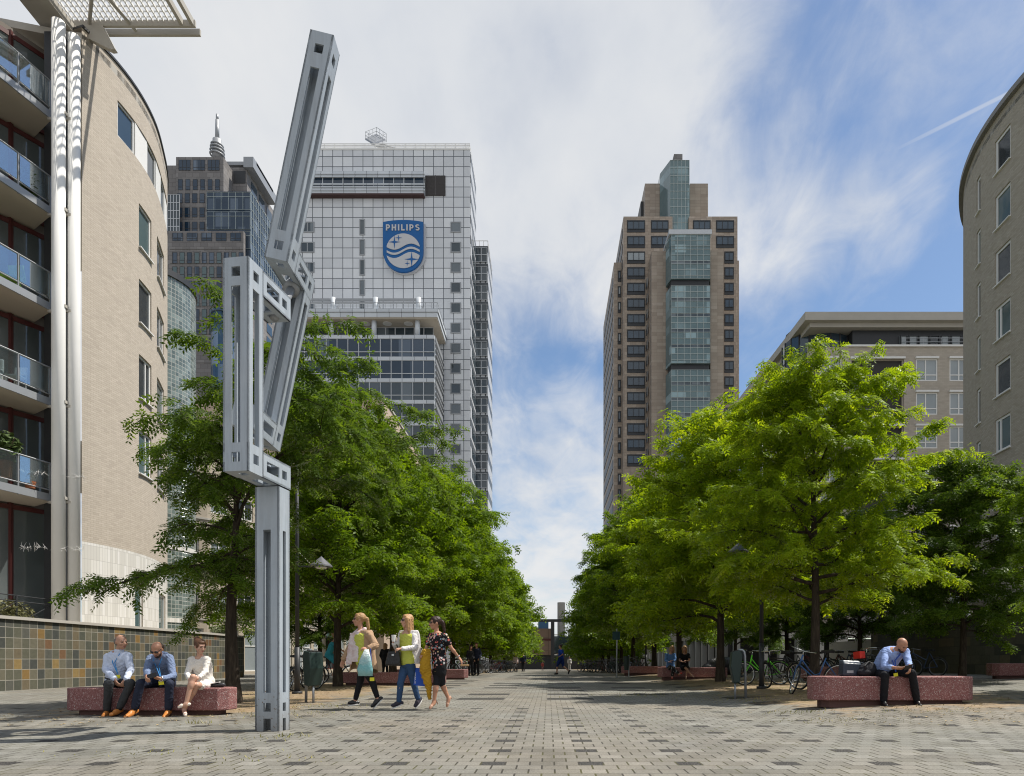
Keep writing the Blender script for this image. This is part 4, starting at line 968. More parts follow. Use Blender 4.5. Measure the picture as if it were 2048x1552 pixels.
def beige_left():
    """long beige apartment house behind the left row of trees"""
    r = empty('beige_apartment_house', (0,0,0), 0, 'long beige apartment house with shop windows behind the left row of trees', 'building')
    mat = MAT['beige'] = plain('beige_render', (.40,.345,.27), .85, 0, .12, .8, .15)
    pl = Poly([(-26,38.4),(-23.5,38.6),(-21.6,39.4),(-20.4,40.8),(-19.6,42.6),(-18.2,46),(-17.4,50),(-17.2,58),(-17.2,68)], 1)
    ops = []; wins = []
    s = .8; i = 0
    while s < pl.L-1.6:
        for lv in range(1,4):
            z0 = 3.75+3.0*(lv-1); ops.append((s,s+1.25,z0,z0+1.25)); wins.append((s,s+1.25,z0,z0+1.25,i%3))
        s += 1.95; i += 1
    s = 4.2
    while s < pl.L-2.4: ops.append((s,s+2.0,.15,2.75)); wins.append((s,s+2.0,.15,2.75,9)); s += 2.5
    facade('rendered_wall', pl, -.6, 13.6, ops, [mat], r, .2, .5)
    for s0,s1,z0,z1,k in wins:
        if k == 9: window(r, pl, s0, s1, z0, z1, MAT['white_frame'] if rng.random() < .75 else MAT['red_frame'], MAT['glass_curtain'] if rng.random() < .6 else MAT['glass_dark'], .12, .07, mull=(.5,), trans=(.62,), name='shop_window')
        else: window(r, pl, s0, s1, z0, z1, MAT['white_frame'], MAT['glass_curtain'] if k==0 else MAT['glass_dark'], .1, .08, mull=(.5,))
    b = MB()
    for a, c in zip(pl.s,pl.s[1:]):
        for z in (3.3,6.3,9.3):
            q = [pl.at(a,.05),pl.at(c,.05),pl.at(c,.003),pl.at(a,.003)]; b.prism([(v.x,v.y) for v in q], z-.06, z+.06)
    b.build('string_course', MAT['concrete'], r)
    m = MB(); m.bx(-17.15,-16.2,52.6,56.6,2.95,3.15); m.bx(-17.15,-16.25,52.7,56.5,2.70,2.945); m.build('shop_awning', plain('teal_awning',(.22,.36,.36),.6), r)
    MB().prism([(p.x,p.y) for p in pl.p]+[(-34,68),(-34,38.5)], 13.0, 13.2).build('roof', MAT['concrete'], r)
    settle(r, (-20,50,-.1))
    r = empty('tall_beige_block', (0,0,0), 0, 'tall beige block with red framed window showing above the left trees', 'building')
    a, b, zt, _ = px_rect(640,768,0,800,68); zt2 = px_rect(0,1,803,804,68)[3]
    m = MB(); m.bx(-36,b,68.05,90,-1,zt); m.build('rendered_wall', plain('pink_beige_render',(.44,.345,.265),.85,0,.12,.6), r)
    m = MB(); m.bx(-36,b+.1,68.0,90.1,zt+.003,zt+.25); m.build('roof_trim', MAT['concrete'], r)
    def fw(xa,xb,ya,yb):
        p0, p1, c, d = px_rect(xa,xb,ya,yb,68); f = MB(); f.bx(p0,p0+.3,67.9,68.047,c,d); f.bx(p1-.3,p1,67.9,68.047,c,d); f.bx(p0+.3,p1-.3,67.9,68.047,d-.3,d); f.bx(p0+.3,p1-.3,67.9,68.047,c,c+.25); f.bx(p0+.3,p1-.3,67.9,68.047,(c+d)/2-.1,(c+d)/2+.1); o = f.build('window', MAT['red_frame'], r)
        MB().bx(p0+.3,p1-.3,67.97,68.045,c+.25,d-.3).build('pane', MAT['glass_curtain'], o)
    fw(732,762,812,868); fw(732,762,885,945); fw(680,712,812,868)
    MB().bx(b-.35,b-.02,67.9,68.046,20,zt-.4).build('corner_glass', MAT['glass_curtain'], r)
    for y0_,y1_ in ((74,76.2),(80,82.2)):
        for k in range(4): MB().bx(b+.003,b+.08,y0_,y1_,zt-4.4-3.3*k,zt-2.4-3.3*k).build('side_window', MAT['glass_dark'], r)
    MB().bx(b+.003,b+.09,86.5,89.9,10,zt-1.2).build('red_panel', MAT['red_frame'], r)
    settle(r, (-22,70,-.3))
beige_left()
def avenue_end():
    D = 136.0; r = empty('pavilion_building', (0,0,0), 0, 'brown panelled pavilion with a dark steel portal closing the far end of the avenue', 'building')
    zg = gz(0,D)
    a, b, c, d = px_rect(1072,1104,1257,1310,D); MB().bx(a-14,b,D,D+8,c,d).build('panel_wall', tiles('brown_panel', 2.6, 2.7, .06, .06, 0, [(0,(.20,.14,.10)),(.5,(.24,.17,.13))], (.09,.065,.05), .6, .1, .1), r)
    MB().bx(a-14,b,D-.1,D-.002,px_rect(0,1,1278,1279,D)[2]-.25,px_rect(0,1,1278,1279,D)[2]+.2).build('dark_band', MAT['red_frame'], r)
    a, b, c, d = px_rect(1066,1135,1310,1339,D); MB().bx(a-20,b+16,D+.6,D+8,zg-.3,d).build('ground_floor', MAT['dark_steel'], r)
    p = MB(); a, b, c, d = px_rect(1064,1136,1240,1243,D-1); p.bx(a-4,b+12,D-1.4,D-1,c-.1,d+.15)
    for x in (1103.5,1107,1162): xx = (x-PX)*(D-1)/F; p.bx(xx-.18,xx+.18,D-1.4,D-1,zg-.2,c-.1)
    p.bx((1104-PX)*(D-1)/F,b+12,D-1.35,D-1.05,px_rect(0,1,1308,1309,D)[2],px_rect(0,1,1308,1309,D)[2]+.25)
    p.build('steel_portal', MAT['dark_steel'], r)
    a, b, c, d = px_rect(1091,1103,1318,1339,D); MB().bx(a,b,D+.45,D+.597,zg,d).build('door', plain('dark_door',(.02,.025,.03),.4), r)
    a, b, c, d = px_rect(1076,1097,1247,1257,D); o = MB(); o.bx(a,b,D+2,D+4,c,d+.5); a, b, c, d = px_rect(1083,1095,1241,1247,D); o.bx(a,b,D+2,D+4,c+.5,d+.3); o.build('blue_plant_box', plain('blue_plant_box',(.04,.12,.24),.5), r)
    a, b, c, d = px_rect(1108,1115,1269,1271,D); MB().bx(a,b,D-.9,D-.6,c,d).build('strip_lamp', MAT['white_frame'], r)
    a, b, c, d = px_rect(1104,1180,1272,1309,D); MB().bx(a,b+6,D+1,D+8,c,d).build('glazed_front', MAT['tower_glass'], r)
    settle(r, (0,D,zg))
    X = (1122.4-PX)*150/F; mb = MB(); n = 26; zt = W(0,1205,150).z
    poly = []
    for i in range(n*2):
        an = math.pi*i/n; rr = .84 if i%2 else .78; poly.append((X+rr*math.cos(an),150+rr*math.sin(an)))
    mb.prism(poly, -1.5, zt); o = mb.build('concrete_chimney', MAT['concrete'], None); tag(o, 'ribbed concrete chimney rising at the end of the avenue', 'chimney')
avenue_end()
# ---------------------------------------------------------------- right side buildings
def right_near():
    r = empty('grey_apartment_building', (0,0,0), 0, 'shaded grey brick apartment building with a rounded corner on the right edge', 'building')
    pts = [(25.5,41.5),(24.2,39.8),(23.1,37.9),(22.35,36.0),(21.9,34.2),(21.7,32.2),(21.75,30.2),(22.0,28),(22.6,25.6),(23.6,23)]
    ctrl = [(27.2,43)]+pts+[(24.8,20.6)]; sm = []
    for i in range(1,len(ctrl)-2):
        p0,p1,p2,p3 = ctrl[i-1:i+3]
        for k in range(4):
            t = k/4; sm.append(tuple(.5*((2*b)+(c-a)*t+(2*a-5*b+4*c-d)*t*t+(-a+3*b-3*c+d)*t**3) for a,b,c,d in zip(p0,p1,p2,p3)))
    sm.append(pts[-1]); pl = Poly(sm, 1)
    # walking from far to near the outward (left) side
    def s_at(px, lo=0, hi=1):
        best = (9e9,0)
        for i in range(600):
            q = pl.L*(lo+(hi-lo)*i/600); p = pl.at(q); x = PX+F*p.x/p.y
            if abs(x-px) < best[0]: best = (abs(x-px), q)
        return best[1], pl.at(best[1]).y
    H = 27.2
    sa, da = s_at(1990,.4,1); sb, db = s_at(2021,.4,1); se, de = s_at(1953,.3,.62); sf, df = s_at(1961,.3,.62)
    ops = []; wins = []
    dm = (da+db)/2
    for i in range(8):
        zc = CH+(PY-(300+113.3*i))/(F/dm); 
        if zc < 3: break
        ops.append((sa,sb,zc-.82,zc+.82)); wins.append(ops[-1]+(i,))
        z2 = zc-.55; ops.append((min(se,sf),max(se,sf),z2-.9,z2+.9)); wins.append(ops[-1]+(i+10,))
    facade('brick_wall', pl, 3.95, H, ops, [MAT['grey_brick'], MAT['white_tile']], r, .16, .5)
    for s0,s1,z0,z1,i in wins: window(r, pl, s0, s1, z0, z1, MAT['white_frame'], MAT['glass_teal'] if i%2 else MAT['glass_dark'], .09, .12, mull=(.3,) if i in (3,5) else (), sill=True)
    b = MB()
    for a, c in zip(pl.s,pl.s[1:]):
        q = [pl.at(a,.22),pl.at(c,.22),pl.at(c,-.55),pl.at(a,-.55)]; b.prism([(v.x,v.y) for v in q], H+.003, H+.26)
    b.build('roof_trim', plain('grey_trim',(.20,.195,.19),.6), r)
    g = MB()                                              # glazed ground floor under the overhang
    low = Poly([tuple(pl.at(q,-.5)) for q in np.linspace(0,pl.L,20)], 1)
    ops = []; s = .6
    while s < low.L-1.6: ops.append((s,s+1.5,2.5,3.7)); s += 2.15
    facade('ground_floor_wall', low, -.5, 3.94, ops, [MAT['concrete']], r, .15, 0)
    for o in ops: window(r, low, o[0], o[1], o[2], o[3], MAT['dark_steel'], MAT['glass_teal'], .1, .06, mull=(.4,))
    MB().prism([(p.x,p.y) for p in pl.p]+[(45,23),(45,41.5)], 3.945, 4.1).build('soffit', MAT['concrete'], r)
    MB().prism([(p.x,p.y) for p in pl.p]+[(45,23),(45,41.5)], H-.5, H-.3).build('roof', MAT['concrete'], r)
    MB().bx(44.5,45,23,41.5,-.5,H).build('rear_wall', MAT['grey_brick'], r)
    settle(r, (26,32,0))
right_near()
def right_wall():
    r = empty('slate_garden_wall', (0,0,0), 0, 'dark shaded stone tiled wall behind the right bench', 'wall')
    pl = Poly([(16.3,34.5),(16.05,31),(15.9,26),(15.9,20),(16.0,10)], 1)
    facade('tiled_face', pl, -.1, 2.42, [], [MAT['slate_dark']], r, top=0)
    mb = MB(); m2 = MB()
    for a, b in zip(pl.s,pl.s[1:]):
        q = [pl.at(a,.06),pl.at(b,.06),pl.at(b,-.42),pl.at(a,-.42)]; mb.prism([(v.x,v.y) for v in q], 2.422, 2.52)
        q = [pl.at(a,-.01),pl.at(b,-.01),pl.at(b,-.36),pl.at(a,-.36)]; m2.prism([(v.x,v.y) for v in q], -.1, 2.42)
    mb.build('coping', plain('dark_coping',(.12,.115,.10),.8), r); m2.build('wall_core', MAT['concrete'], r)
    settle(r, (16,22,.2))
right_wall()
tag(MB().bx(16.45,42,10,40,-.3,1.9).build('terrace', MAT['concrete'], None), kind='structure')
def right_mid():
    D = 61.5; r = empty('penthouse_apartment_block', (0,0,0), 0, 'grey apartment block with overhanging penthouse roof behind the big right tree', 'building')
    a, b, _, zt = px_rect(1614,1990,0,694,D); zt1 = px_rect(0,1,694,694,D)[3]
    mat = MAT['mid_brick'] = tiles('grey_beige_brick', .4, .15, .015, .015, .5, [(0,(.37,.325,.27)),(.3,(.395,.35,.29)),(.7,(.42,.37,.31))], (.345,.305,.25), .85, .2, .1, grain=.1)
    pl = Poly([(a,D),(b+14,D)], 1)
    X = lambda x: (x-PX)*D/F - a
    ops = []; wins = []; bal = []
    for j in range(8):
        yc = 740+67.3*j; z0 = CH+(PY-yc-22)*D/F; z1 = CH+(PY-yc+22)*D/F
        if z0 < 4: break
        for xa, xb in ((1832,1875),(1899,1941),(1640,1683)): ops.append((X(xa),X(xb),z0,z1)); wins.append(ops[-1])
        ops.append((X(1703),X(1808),z0-.75,z1)); bal.append(ops[-1])
    facade('brick_wall', pl, 3.3, zt1, ops, [mat], r, .14, .4)
    for k, o in enumerate(wins):
        window(r, pl, o[0], o[1], o[2], o[3], MAT['white_frame'], MAT['glass_curtain'], .06, .10, mull=(.45,), trans=(.28,), sill=False)
        q = pl.P((o[0]+o[1])/2,o[3]+.1,.08); MB().box(q,(o[1]-o[0]+.12,.2,.16)).build('lintel', MAT['white_frame'], r)
    for o in bal:
        p0, p1 = a+o[0], a+o[1]
        rm = MB(); rm.bx(p0,p1,D+1.9,D+2.0,o[2],o[3]); rm.bx(p0,p0+.08,D+.15,D+1.9,o[2],o[3]); rm.bx(p1-.08,p1,D+.15,D+1.9,o[2],o[3]); rm.bx(p0+.08,p1-.08,D+.15,D+1.9,o[3]-.06,o[3]); rm.bx(p0+.08,p1-.08,D+.15,D+1.9,o[2],o[2]+.08)
        ro = rm.build('loggia', MAT['soffit'], r)
        pane_band('loggia_window', ro, p0+.3, p1-1.6, o[2]+.1, o[3]-.2, D+1.75, MAT['glass_dark'], MAT['dark_steel'], 3, (), .1)
        w_ = MB(); w_.bx(p0,p1,D-.08,D+.10,o[2]-.3,o[2]+.85); w_.build('loggia_parapet', plain('grey_parapet',(.22,.21,.20),.7), ro)
        q = MB(); q.bx(p0,p1,D-.02,D+.04,o[2]+1.2,o[2]+1.26); q.bx(p0+.05,p0+.1,D-.01,D+.03,o[2]+.85,o[2]+1.2); q.bx(p1-.1,p1-.05,D-.01,D+.03,o[2]+.85,o[2]+1.2); q.bx((p0+p1)/2,(p0+p1)/2+.05,D-.01,D+.03,o[2]+.85,o[2]+1.2); q.build('loggia_rail', MAT['grey_steel'], ro)
        MB().bx(p0-.1,p1+.1,D-.1,D-.003,o[3]+.02,o[3]+.2).build('lintel', MAT['white_frame'], ro)
    MB().bx(a+X(1690),b+14,D-.15,D+.3,zt1+.003,zt1+.16).build('ledge', MAT['white_frame'], r)
    # penthouse, set back, with overhanging roof
    zr0 = CH+(PY-652)*D/F; zr1 = CH+(PY-628)*D/F
    bx0 = (1712-PX)*D/F
    MB().bx(bx0,b+14,D+.72,D+14,zt1,zr0+.4).build('penthouse_wall', MAT['dark_steel'], r)
    ww = ((1807,1821,1),(1824,1842,1),(1844,1865,1),(1866,1886,0),(1889,1906,1),(1909,1930,1),(1931,1950,0))
    for xa, xb, lt in ww:
        p0, p1, c, d = px_rect(xa,xb,665,692,D); f = pane_band('penthouse_window', r, p0, p1, c, d, D+.6, MAT['glass_curtain'] if lt else MAT['glass_dark'], MAT['dark_steel'], 1, (), .14)
    q = MB(); p0 = (1812-PX)*D/F
    for z in (.5,.85): q.bx(p0,b+14,D+.12,D+.17,zt1+z,zt1+z+.05)
    x = p0
    while x < b+14: q.bx(x,x+.05,D+.1,D+.12,zt1+.1,zt1+.9); x += 1.6
    q.build('terrace_rail', MAT['grey_steel'], r)
    # rounded glazed corner room
    cx, cy, rad = (1672-PX)*D/F, D+4.4, 3.2
    tw = [(cx+rad*math.cos(an),cy+rad*math.sin(an)) for an in np.linspace(R(170),R(370),13)]
    g = MB(); g.prism(tw, zt1-3.0, zr0+.3); go = g.build('round_corner_room', MAT['glass_blue'], r)
    f = MB()
    for p in tw: f.bx(p[0]-.06,p[0]+.06,p[1]-.06,p[1]+.06,zt1-3,zr0+.3)
    for zz in (zt1+.25,zr0-.9):
        for p, q_ in zip(tw,tw[1:]): f.cyl((p[0],p[1],zz),(q_[0],q_[1],zz),.06,n=5)
    f.build('mullion', MAT['dark_steel'], go)
    Yb = D+21; zt_ = zr1
    roof = [(a-.3,D-.4),(b+14,D-.4),(b+14,D+14),(a+3,D+14),(a+2.2,Yb),(a-.6,Yb)]
    f = MB(); f.prism(roof, zr0+.35, zr1); f.build('overhanging_roof', MAT['concrete'], r)
    f = MB(); f.prism([(x*1.0+(.6 if x < a+5 else 0),y+.5) for x,y in roof], zr0-.05, zr0+.345); f.build('roof_soffit', MAT['concrete'], r)
    tw2 = [(cx+.2+2.7*math.cos(an),cy+1+2.7*math.sin(an)) for an in np.linspace(0,2*math.pi,17)[:-1]]
    f = MB(); f.prism(tw2, zr1+.003, zr1+.55); f.prism([(cx+.2+(x-cx-.2)*1.04,cy+1+(y-cy-1)*1.04) for x,y in tw2], zr1+.553, zr1+.68); f.build('roof_lantern', MAT['glass_dark'], r)
    # flank along the avenue and the arcade below
    MB().bx(a,a+2,D+.3,Yb,3.3,zr0-3).build('side_wall', mat, r)
    MB().bx(a+.5,b+14,D+.3,D+14,3.3,zt1-.2).build('inner_core', MAT['dark_void'], r)
    MB().bx(17.4,b+14,D-.5,D+.3,2.85,3.3).build('arcade_beam', MAT['concrete'], r)
    MB().bx(17,b+14,D+3,D+3.2,-.3,2.85).build('arcade_wall', MAT['dark_void'], r)
    pier = plain('pale_pier',(.42,.40,.36),.8,0,.12,2)
    for x, w in ((1683,26),(1601,13),(1770,10),(1642,12),(1566,14),(1722,11),(1530,12),(1850,14),(1905,14)):
        d_ = D-1; xx = (x-PX)*d_/F; ww_ = w*d_/F/2; MB().bx(xx-ww_,xx+ww_,d_,d_+.7,-.3,2.85).build('pier', pier, r)
    a_, b_, c_, d2 = px_rect(1682,1690,1273,1278,D-1); MB().bx(a_,b_,D-1.06,D-1.003,c_,d2).build('number_plate', MAT['dark_steel'], r)
    settle(r, (26,D+4,0))
    # long arcade building behind the right trees
    r = empty('arcade_building', (0,0,0), 0, 'long dark arcade building with pale square columns behind the right row of trees', 'building')
    Xa = 17.2; pl = Poly([(Xa,130),(Xa,62.8)], 1)
    ops = []
    s = 2
    while s < pl.L-2:
        for lv in range(4): ops.append((s,s+1.4,4.4+3*lv,6.0+3*lv))
        s += 3.2
    facade('brick_wall', pl, 3.3, 17, ops, [mat], r, .16, .4)
    for o in ops[-40:]: window(r, pl, o[0], o[1], o[2], o[3], MAT['white_frame'], MAT['glass_curtain'], .08, .09, mull=(.5,))
    MB().bx(Xa+.2,Xa+14,63,130,3.2,16.8).build('inner_core', MAT['dark_void'], r)
    MB().bx(Xa+.01,Xa+14,62.78,62.99,3.3,17).build('end_wall', mat, r)
    MB().bx(Xa+3,Xa+3.2,62.8,130,-1.2,3.3).build('arcade_wall', MAT['dark_void'], r)
    for k in range(20):
        y = 63+3.3*k; MB().bx(Xa-.05,Xa+.5,y,y+.55,-1.2,3.3).build('column', pier, r)
    settle(r, (20,90,0))
right_mid()
# ---------------------------------------------------------------- steel sculpture
def sculpture():
    t = NT('sculpture_paint'); co = t.coord('Object'); n1 = t.noise(co, 2.2, 5, .6); mp = t.n('Mapping'); mp.inputs['Scale'].default_value = (9,9,.7); t.put(mp.inputs[0], co)
    n2 = t.noise(mp.outputs[0], 1.6, 5, .7)
    c = t.mix(t.ramp(n2, [(.42,0),(.72,.55)]), (.375,.42,.465), (.25,.265,.28)); c = t.mix(t.ramp(n1, [(.5,0),(.7,.22)]), c, (.54,.565,.59))
    x, y, z = t.sep(co); spk = t.noise(co, 24, 4, .7)
    rust = t.math('MULTIPLY', t.ramp(spk, [(.60,0),(.68,1)]), t.math('LESS_THAN', z, .5)); c = t.mix(rust, c, (.13,.075,.04)); gb = t.n('MapRange'); t.put(gb.inputs[0], t.math('ADD', z, t.math('MULTIPLY', n1, -.5))); gb.inputs[1].default_value = -.25; gb.inputs[2].default_value = .25; gb.inputs[3].default_value = .6; gb.inputs[4].default_value = 0; c = t.mix(gb.outputs[0], c, (.17,.15,.125))
    paint = t.done(t.bsdf(c, .42, .0, .45, t.bump(t.noise(co, 60, 3), .08, .002)))
    r = empty('steel_sculpture', (0,0,0), 0, 'tall pale grey steel sculpture of zigzag box beams with square openings', 'sculpture')
    T = .022
    def plate(mb, O, U, V, N, w, l, ops, th=T):
        """plate w x l with openings (u0,u1,v0,v1), its outer face in the plane of O, thickness going along -N"""
        us = sorted({0,w}|{e for o in ops for e in o[:2]}); vs = sorted({0,l}|{e for o in ops for e in o[2:]})
        P = lambda u,v,n=0: O+U*u+V*v-N*n
        for i in range(len(us)-1):
            for k in range(len(vs)-1):
                a,b,c,d = us[i],us[i+1],vs[k],vs[k+1]
                if any(o[0] < (a+b)/2 < o[1] and o[2] < (c+d)/2 < o[3] for o in ops): continue
                mb.quad([P(a,c),P(b,c),P(b,d),P(a,d)]); mb.quad([P(a,c,th),P(a,d,th),P(b,d,th),P(b,c,th)])
        for o in list(ops)+[(0,w,0,l)]:
            a,b,c,d = o
            for p,q in (((a,c),(b,c)),((b,c),(b,d)),((b,d),(a,d)),((a,d),(a,c))):
                mb.quad([P(*p),P(*q),P(*q,th),P(*p,th)])
    def slots(w, l, e=.095, q=.11):
        """square eye near each end and a long slot between them"""
        k = (w-q*.95)/2; u = (k,w-k); out = [u+(e,e+q),u+(l-e-q,l-e)]
        if l > 4*e+2*q+.1: out.append(u+(2*e+q,l-2*e-q))
        return out
    def beam(mb, O, U, V, N, w, l, dep, sides='fblr', ends=(1,1), fo=None, so=None):
        """hollow box: front face at O spanned by U (width w) and V (length l); N points outward; depth dep goes along -N"""
        fo = slots(w,l) if fo is None else fo; so = slots(dep,l) if so is None else so
        plate(mb, O, U, V, N, w, l, fo); plate(mb, O-N*dep+U*w, -U, V, -N, w, l, fo)
        plate(mb, O+U*w, -N, V, U, dep, l, so); plate(mb, O-N*dep, N, V, -U, dep, l, so)
        if ends[0]: plate(mb, O+U*T-N*(dep-T), U, N, -V, w-2*T, dep-2*T, [(w*.32,w*.62,dep*.3,dep*.6)])
        if ends[1]: plate(mb, O+U*T-N*T+V*l, U, -N, V, w-2*T, dep-2*T, [(w*.32,w*.62,dep*.3,dep*.6)])
    def eye(w, a): k = (w-.105)/2; return (k,w-k,a,a+.11)
    Z = Vector((0,0,1))
    # pedestal post and the upright bracket share one orientation
    u = Vector((.148,.989,0)); v = Vector((.989,-.148,0)); C0 = Vector((-3.28,8.30,0)); w = .312
    m = MB(); wc = .252
    k = (w-.10)/2; f_ops = [(k,w-k,.0,.155),(k,w-k,.24,.345),(k,w-k,.47,2.46)]
    k2 = (wc-.07)/2; s_ops = [(k2,wc-k2,.0,.155),(k2,wc-k2,.24,.345),(k2,wc-k2,.47,2.46)]
    beam(m, C0-v*w, v, Z, -u, w, 2.985, wc, fo=f_ops, so=s_ops, ends=(0,1)); m.box(C0-v*(w/2)+u*(wc/2)+Z*2.72, (w-2*T-.004,wc-2*T-.004,.5), (v,u,Z))
    m.build('base_post', paint, r)
    B0 = C0-u*.642+v*.006; z0, z1, d = 3.0, 5.41, .30; L = .905
    m = MB(); h = z1-z0
    beam(m, B0-v*w+Z*z0, v, Z, -u, w, h, d, fo=[eye(w,.105),eye(w,h-.215),(.1,w-.1,.32,h-.32)], so=[eye(d,.105),eye(d,h-.215),(.085,d-.085,.32,h-.32)])
    for za in (z0, z1-.295):                               # arms going back
        O = B0-v*w+u*(d+.001)+Z*za; a = .294; l = L-d
        beam(m, O, v, u, -Z, w, l, a, fo=[(.1,w-.1,.08,l-.25),eye(w,l-.2)], so=[(.085,a-.085,.07,l-.26),(.095,a-.095,l-.195,l-.09)], ends=(0,1))
    m.build('lower_bracket', paint, r)
    # leaning zigzag piece
    al = R(11.55); rr = Vector((math.sin(al),0,math.cos(al))); w0 = Vector((-.053,.998,.0108)).normalized(); rr = (rr-w0*rr.dot(w0)).normalized(); hh = w0.cross(rr).normalized(); hh = hh if hh.x > 0 else -hh
    K0 = Vector((-3.193,8.35,5.745)); W2 = .288; D2 = .285; LR = 2.83; TT = .965; LL = 2.09
    m = MB(); beam(m, K0-hh*W2, hh, rr, -w0, W2, LR, D2, fo=[eye(W2,.12),eye(W2,LR-.26),(.09,W2-.09,.36,LR-.44)], so=[eye(D2,.10),eye(D2,LR-.26),(.085,D2-.085,.34,LR-.42)]); m.build('upper_beam', paint, r)
    m = MB(); l = TT-D2
    O = K0-hh*W2+w0*(D2+.001); a = .292
    beam(m, O, hh, w0, -rr, W2, l, a, fo=[(.09,W2-.09,.08,l-.26),eye(W2,l-.2)], so=[(.085,a-.085,.07,l-.27),(.095,a-.095,l-.195,l-.09)], ends=(0,1))
    O = K0-hh*W2+w0*(TT-D2)-rr*(LL); ll = LL-.002
    beam(m, O, hh, rr, -w0, W2, ll, D2, fo=[eye(W2,.1),(.09,W2-.09,.32,ll-.1)], so=[eye(D2,.1),(.085,D2-.085,.32,ll-.1)], ends=(1,0))
    O = K0-hh*W2-rr*LL
    beam(m, O, hh, w0, -rr, W2, TT-D2-.002, a, fo=[(.09,W2-.09,.25,l-.08)], so=[(.085,a-.085,.25,l-.07),(.095,a-.095,.09,.195)], ends=(1,0))
    m.build('leaning_bracket', paint, r)
    m = MB(); P = B0-v*.15+u*.78+Z*(z1-.30); Q = K0-hh*.13+w0*.62; m.cyl(P,Q,.055,n=16); m.cyl(Q-(Q-P).normalized()*.10,Q,.10,n=18); m.build('hinge_pin', MAT['grey_steel'], r, True)
    settle(r, (-3.4,8.42,gz(-3.4,8.42)-.004))
sculpture()
# ---------------------------------------------------------------- benches, bins, lamps
def bench_mat():
    t = NT('red_aggregate'); co = t.coord('Object')
    v = t.n('TexVoronoi'); v.inputs['Scale'].default_value = 85; t.put(v.inputs['Vector'], co)
    s = t.ramp(t.white(v.outputs['Position']), [(0,(.21,.085,.08)),(.35,(.25,.11,.102)),(.62,(.29,.14,.13)),(.84,(.36,.22,.205)),(.96,(.46,.37,.345))], 'CONSTANT')
    k = t.math('ADD', t.math('MULTIPLY', t.noise(co, 3, 4), .5), .75); s = t.mix(1.0, s, t.comb(k,k,k), 'MULTIPLY')
    return t.done(t.bsdf(s, .75, 0, .3, t.bump(v.outputs['Distance'], .6, .01)))
MAT['aggregate'] = bench_mat()
def bench_mesh(L, H, Dp, ch):
    """cast block with chamfered corners; origin at the middle of its foot"""
    def oct_(x, y, c): return [(-x+c,-y),(x-c,-y),(x,-y+c),(x,y-c),(x-c,y),(-x+c,y),(-x,y-c),(-x,-y+c)]
    mb = MB(); b = .075
    mb.prism(oct_(L/2,Dp/2,ch), b, H); o = mb
    p = MB(); p.prism(oct_(L/2-.16,Dp/2-.10,ch*.6), -.05, b-.002)
    return o, p
BEN = {}
def bench(x, y, L, H, Dp, ch, label, rz=0, z=None, group=None):
    r = empty('stone_bench', (x,y,gz(x,y) if z is None else z), rz, label, 'bench', group)
    key = (L,H,Dp,ch)
    if key not in BEN:
        a, b = bench_mesh(L,H,Dp,ch); BEN[key] = (a.mesh('seat_block', MAT['aggregate']), b.mesh('plinth', plain('plinth_concrete',(.13,.07,.06),.9) if not BEN else bpy.data.materials['plinth_concrete']))
    for nm, me in zip(('seat_block','plinth'), BEN[key]):
        o = bpy.data.objects.new(nm, me); COL.objects.link(o); o.parent = r
        if nm == 'seat_block': bevel(o, .018, 2)
    return r
G = 'red aggregate benches on the square'
SL = F/10.75
bench(-6.36, 10.98, 2.58, .43, .54, .13, 'red aggregate bench seating three people at the left', 0, 0, G)
bench(5.83, 11.68, 2.72, .475, .56, .16, 'red speckled bench under the bald man at the right', 0, None, G)
bench(-5.35, 23.6, 3.6, .45, .55, .15, 'red bench behind the walking women beside the second left tree', 0, None, G)
bench(-5.3, 30.5, 3.4, .45, .55, .15, 'low red bench beside the standing pair in dark coats', 0, None, G)
bench(5.75, 27.3, 2.75, .45, .55, .15, 'red bench where two blonde women sit', 0, None, G)
bench(5.2, 36.5, 2.6, .45, .55, .15, 'red bench farther up the avenue left of the two seated women', 0, None, G)
bench(9.6, 22.6, 2.6, .45, .55, .15, 'red bench in the shade behind the blue bicycle', 0, None, G)
bench(14.9, 21.0, 2.7, .45, .55, .15, 'red bench in front of the dark tiled wall at the right edge', 0, None, G)
MAT['bin_green'] = plain('bin_green', (.018,.036,.030), .45, 0, .15, 3)
MAT['galv'] = plain('galvanised_steel', (.34,.36,.38), .42, .5, .15, 8)
def bin_(x, y, rz, label):
    r = empty('litter_bin', (x,y,gz(x,y)), rz, label, 'bin', 'dark green litter bins')
    m = MB()
    P = [(-.065,.36),(-.12,.96),(-.07,1.06),(.10,1.03),(.13,.70),(.06,.34)]       # side profile (x,z)
    m.extr([(a,-.17,z) for a,z in P],(0,.34,0)); b = m.build('bin_body', MAT['bin_green'], r); bevel(b, .02, 2)
    m = MB(); m.box((.02,0,1.05),(.11,.24,.02),(Vector((.98,0,-.18)),Vector((0,1,0)),Vector((.18,0,.98)))); m.build('opening', MAT['dark_void'], r)
    m = MB(); m.tube([(-.21,0,-.02),(-.19,0,.95),(-.175,0,1.03),(-.14,0,1.07),(-.05,0,1.075)],.028,10); m.build('post', MAT['galv'], r, True)
    m = MB(); m.cyl((.02,0,-.02),(.015,0,.40),.024,n=10); m.build('leg', MAT['galv'], r, True)
    return r
bin_(-4.80, 13.9, R(-32), 'dark green litter bin on galvanised posts near the lamp post at the left')
q = bin_(4.12, 15.0, R(172), 'dark green litter bin in front of the lime green bicycle')
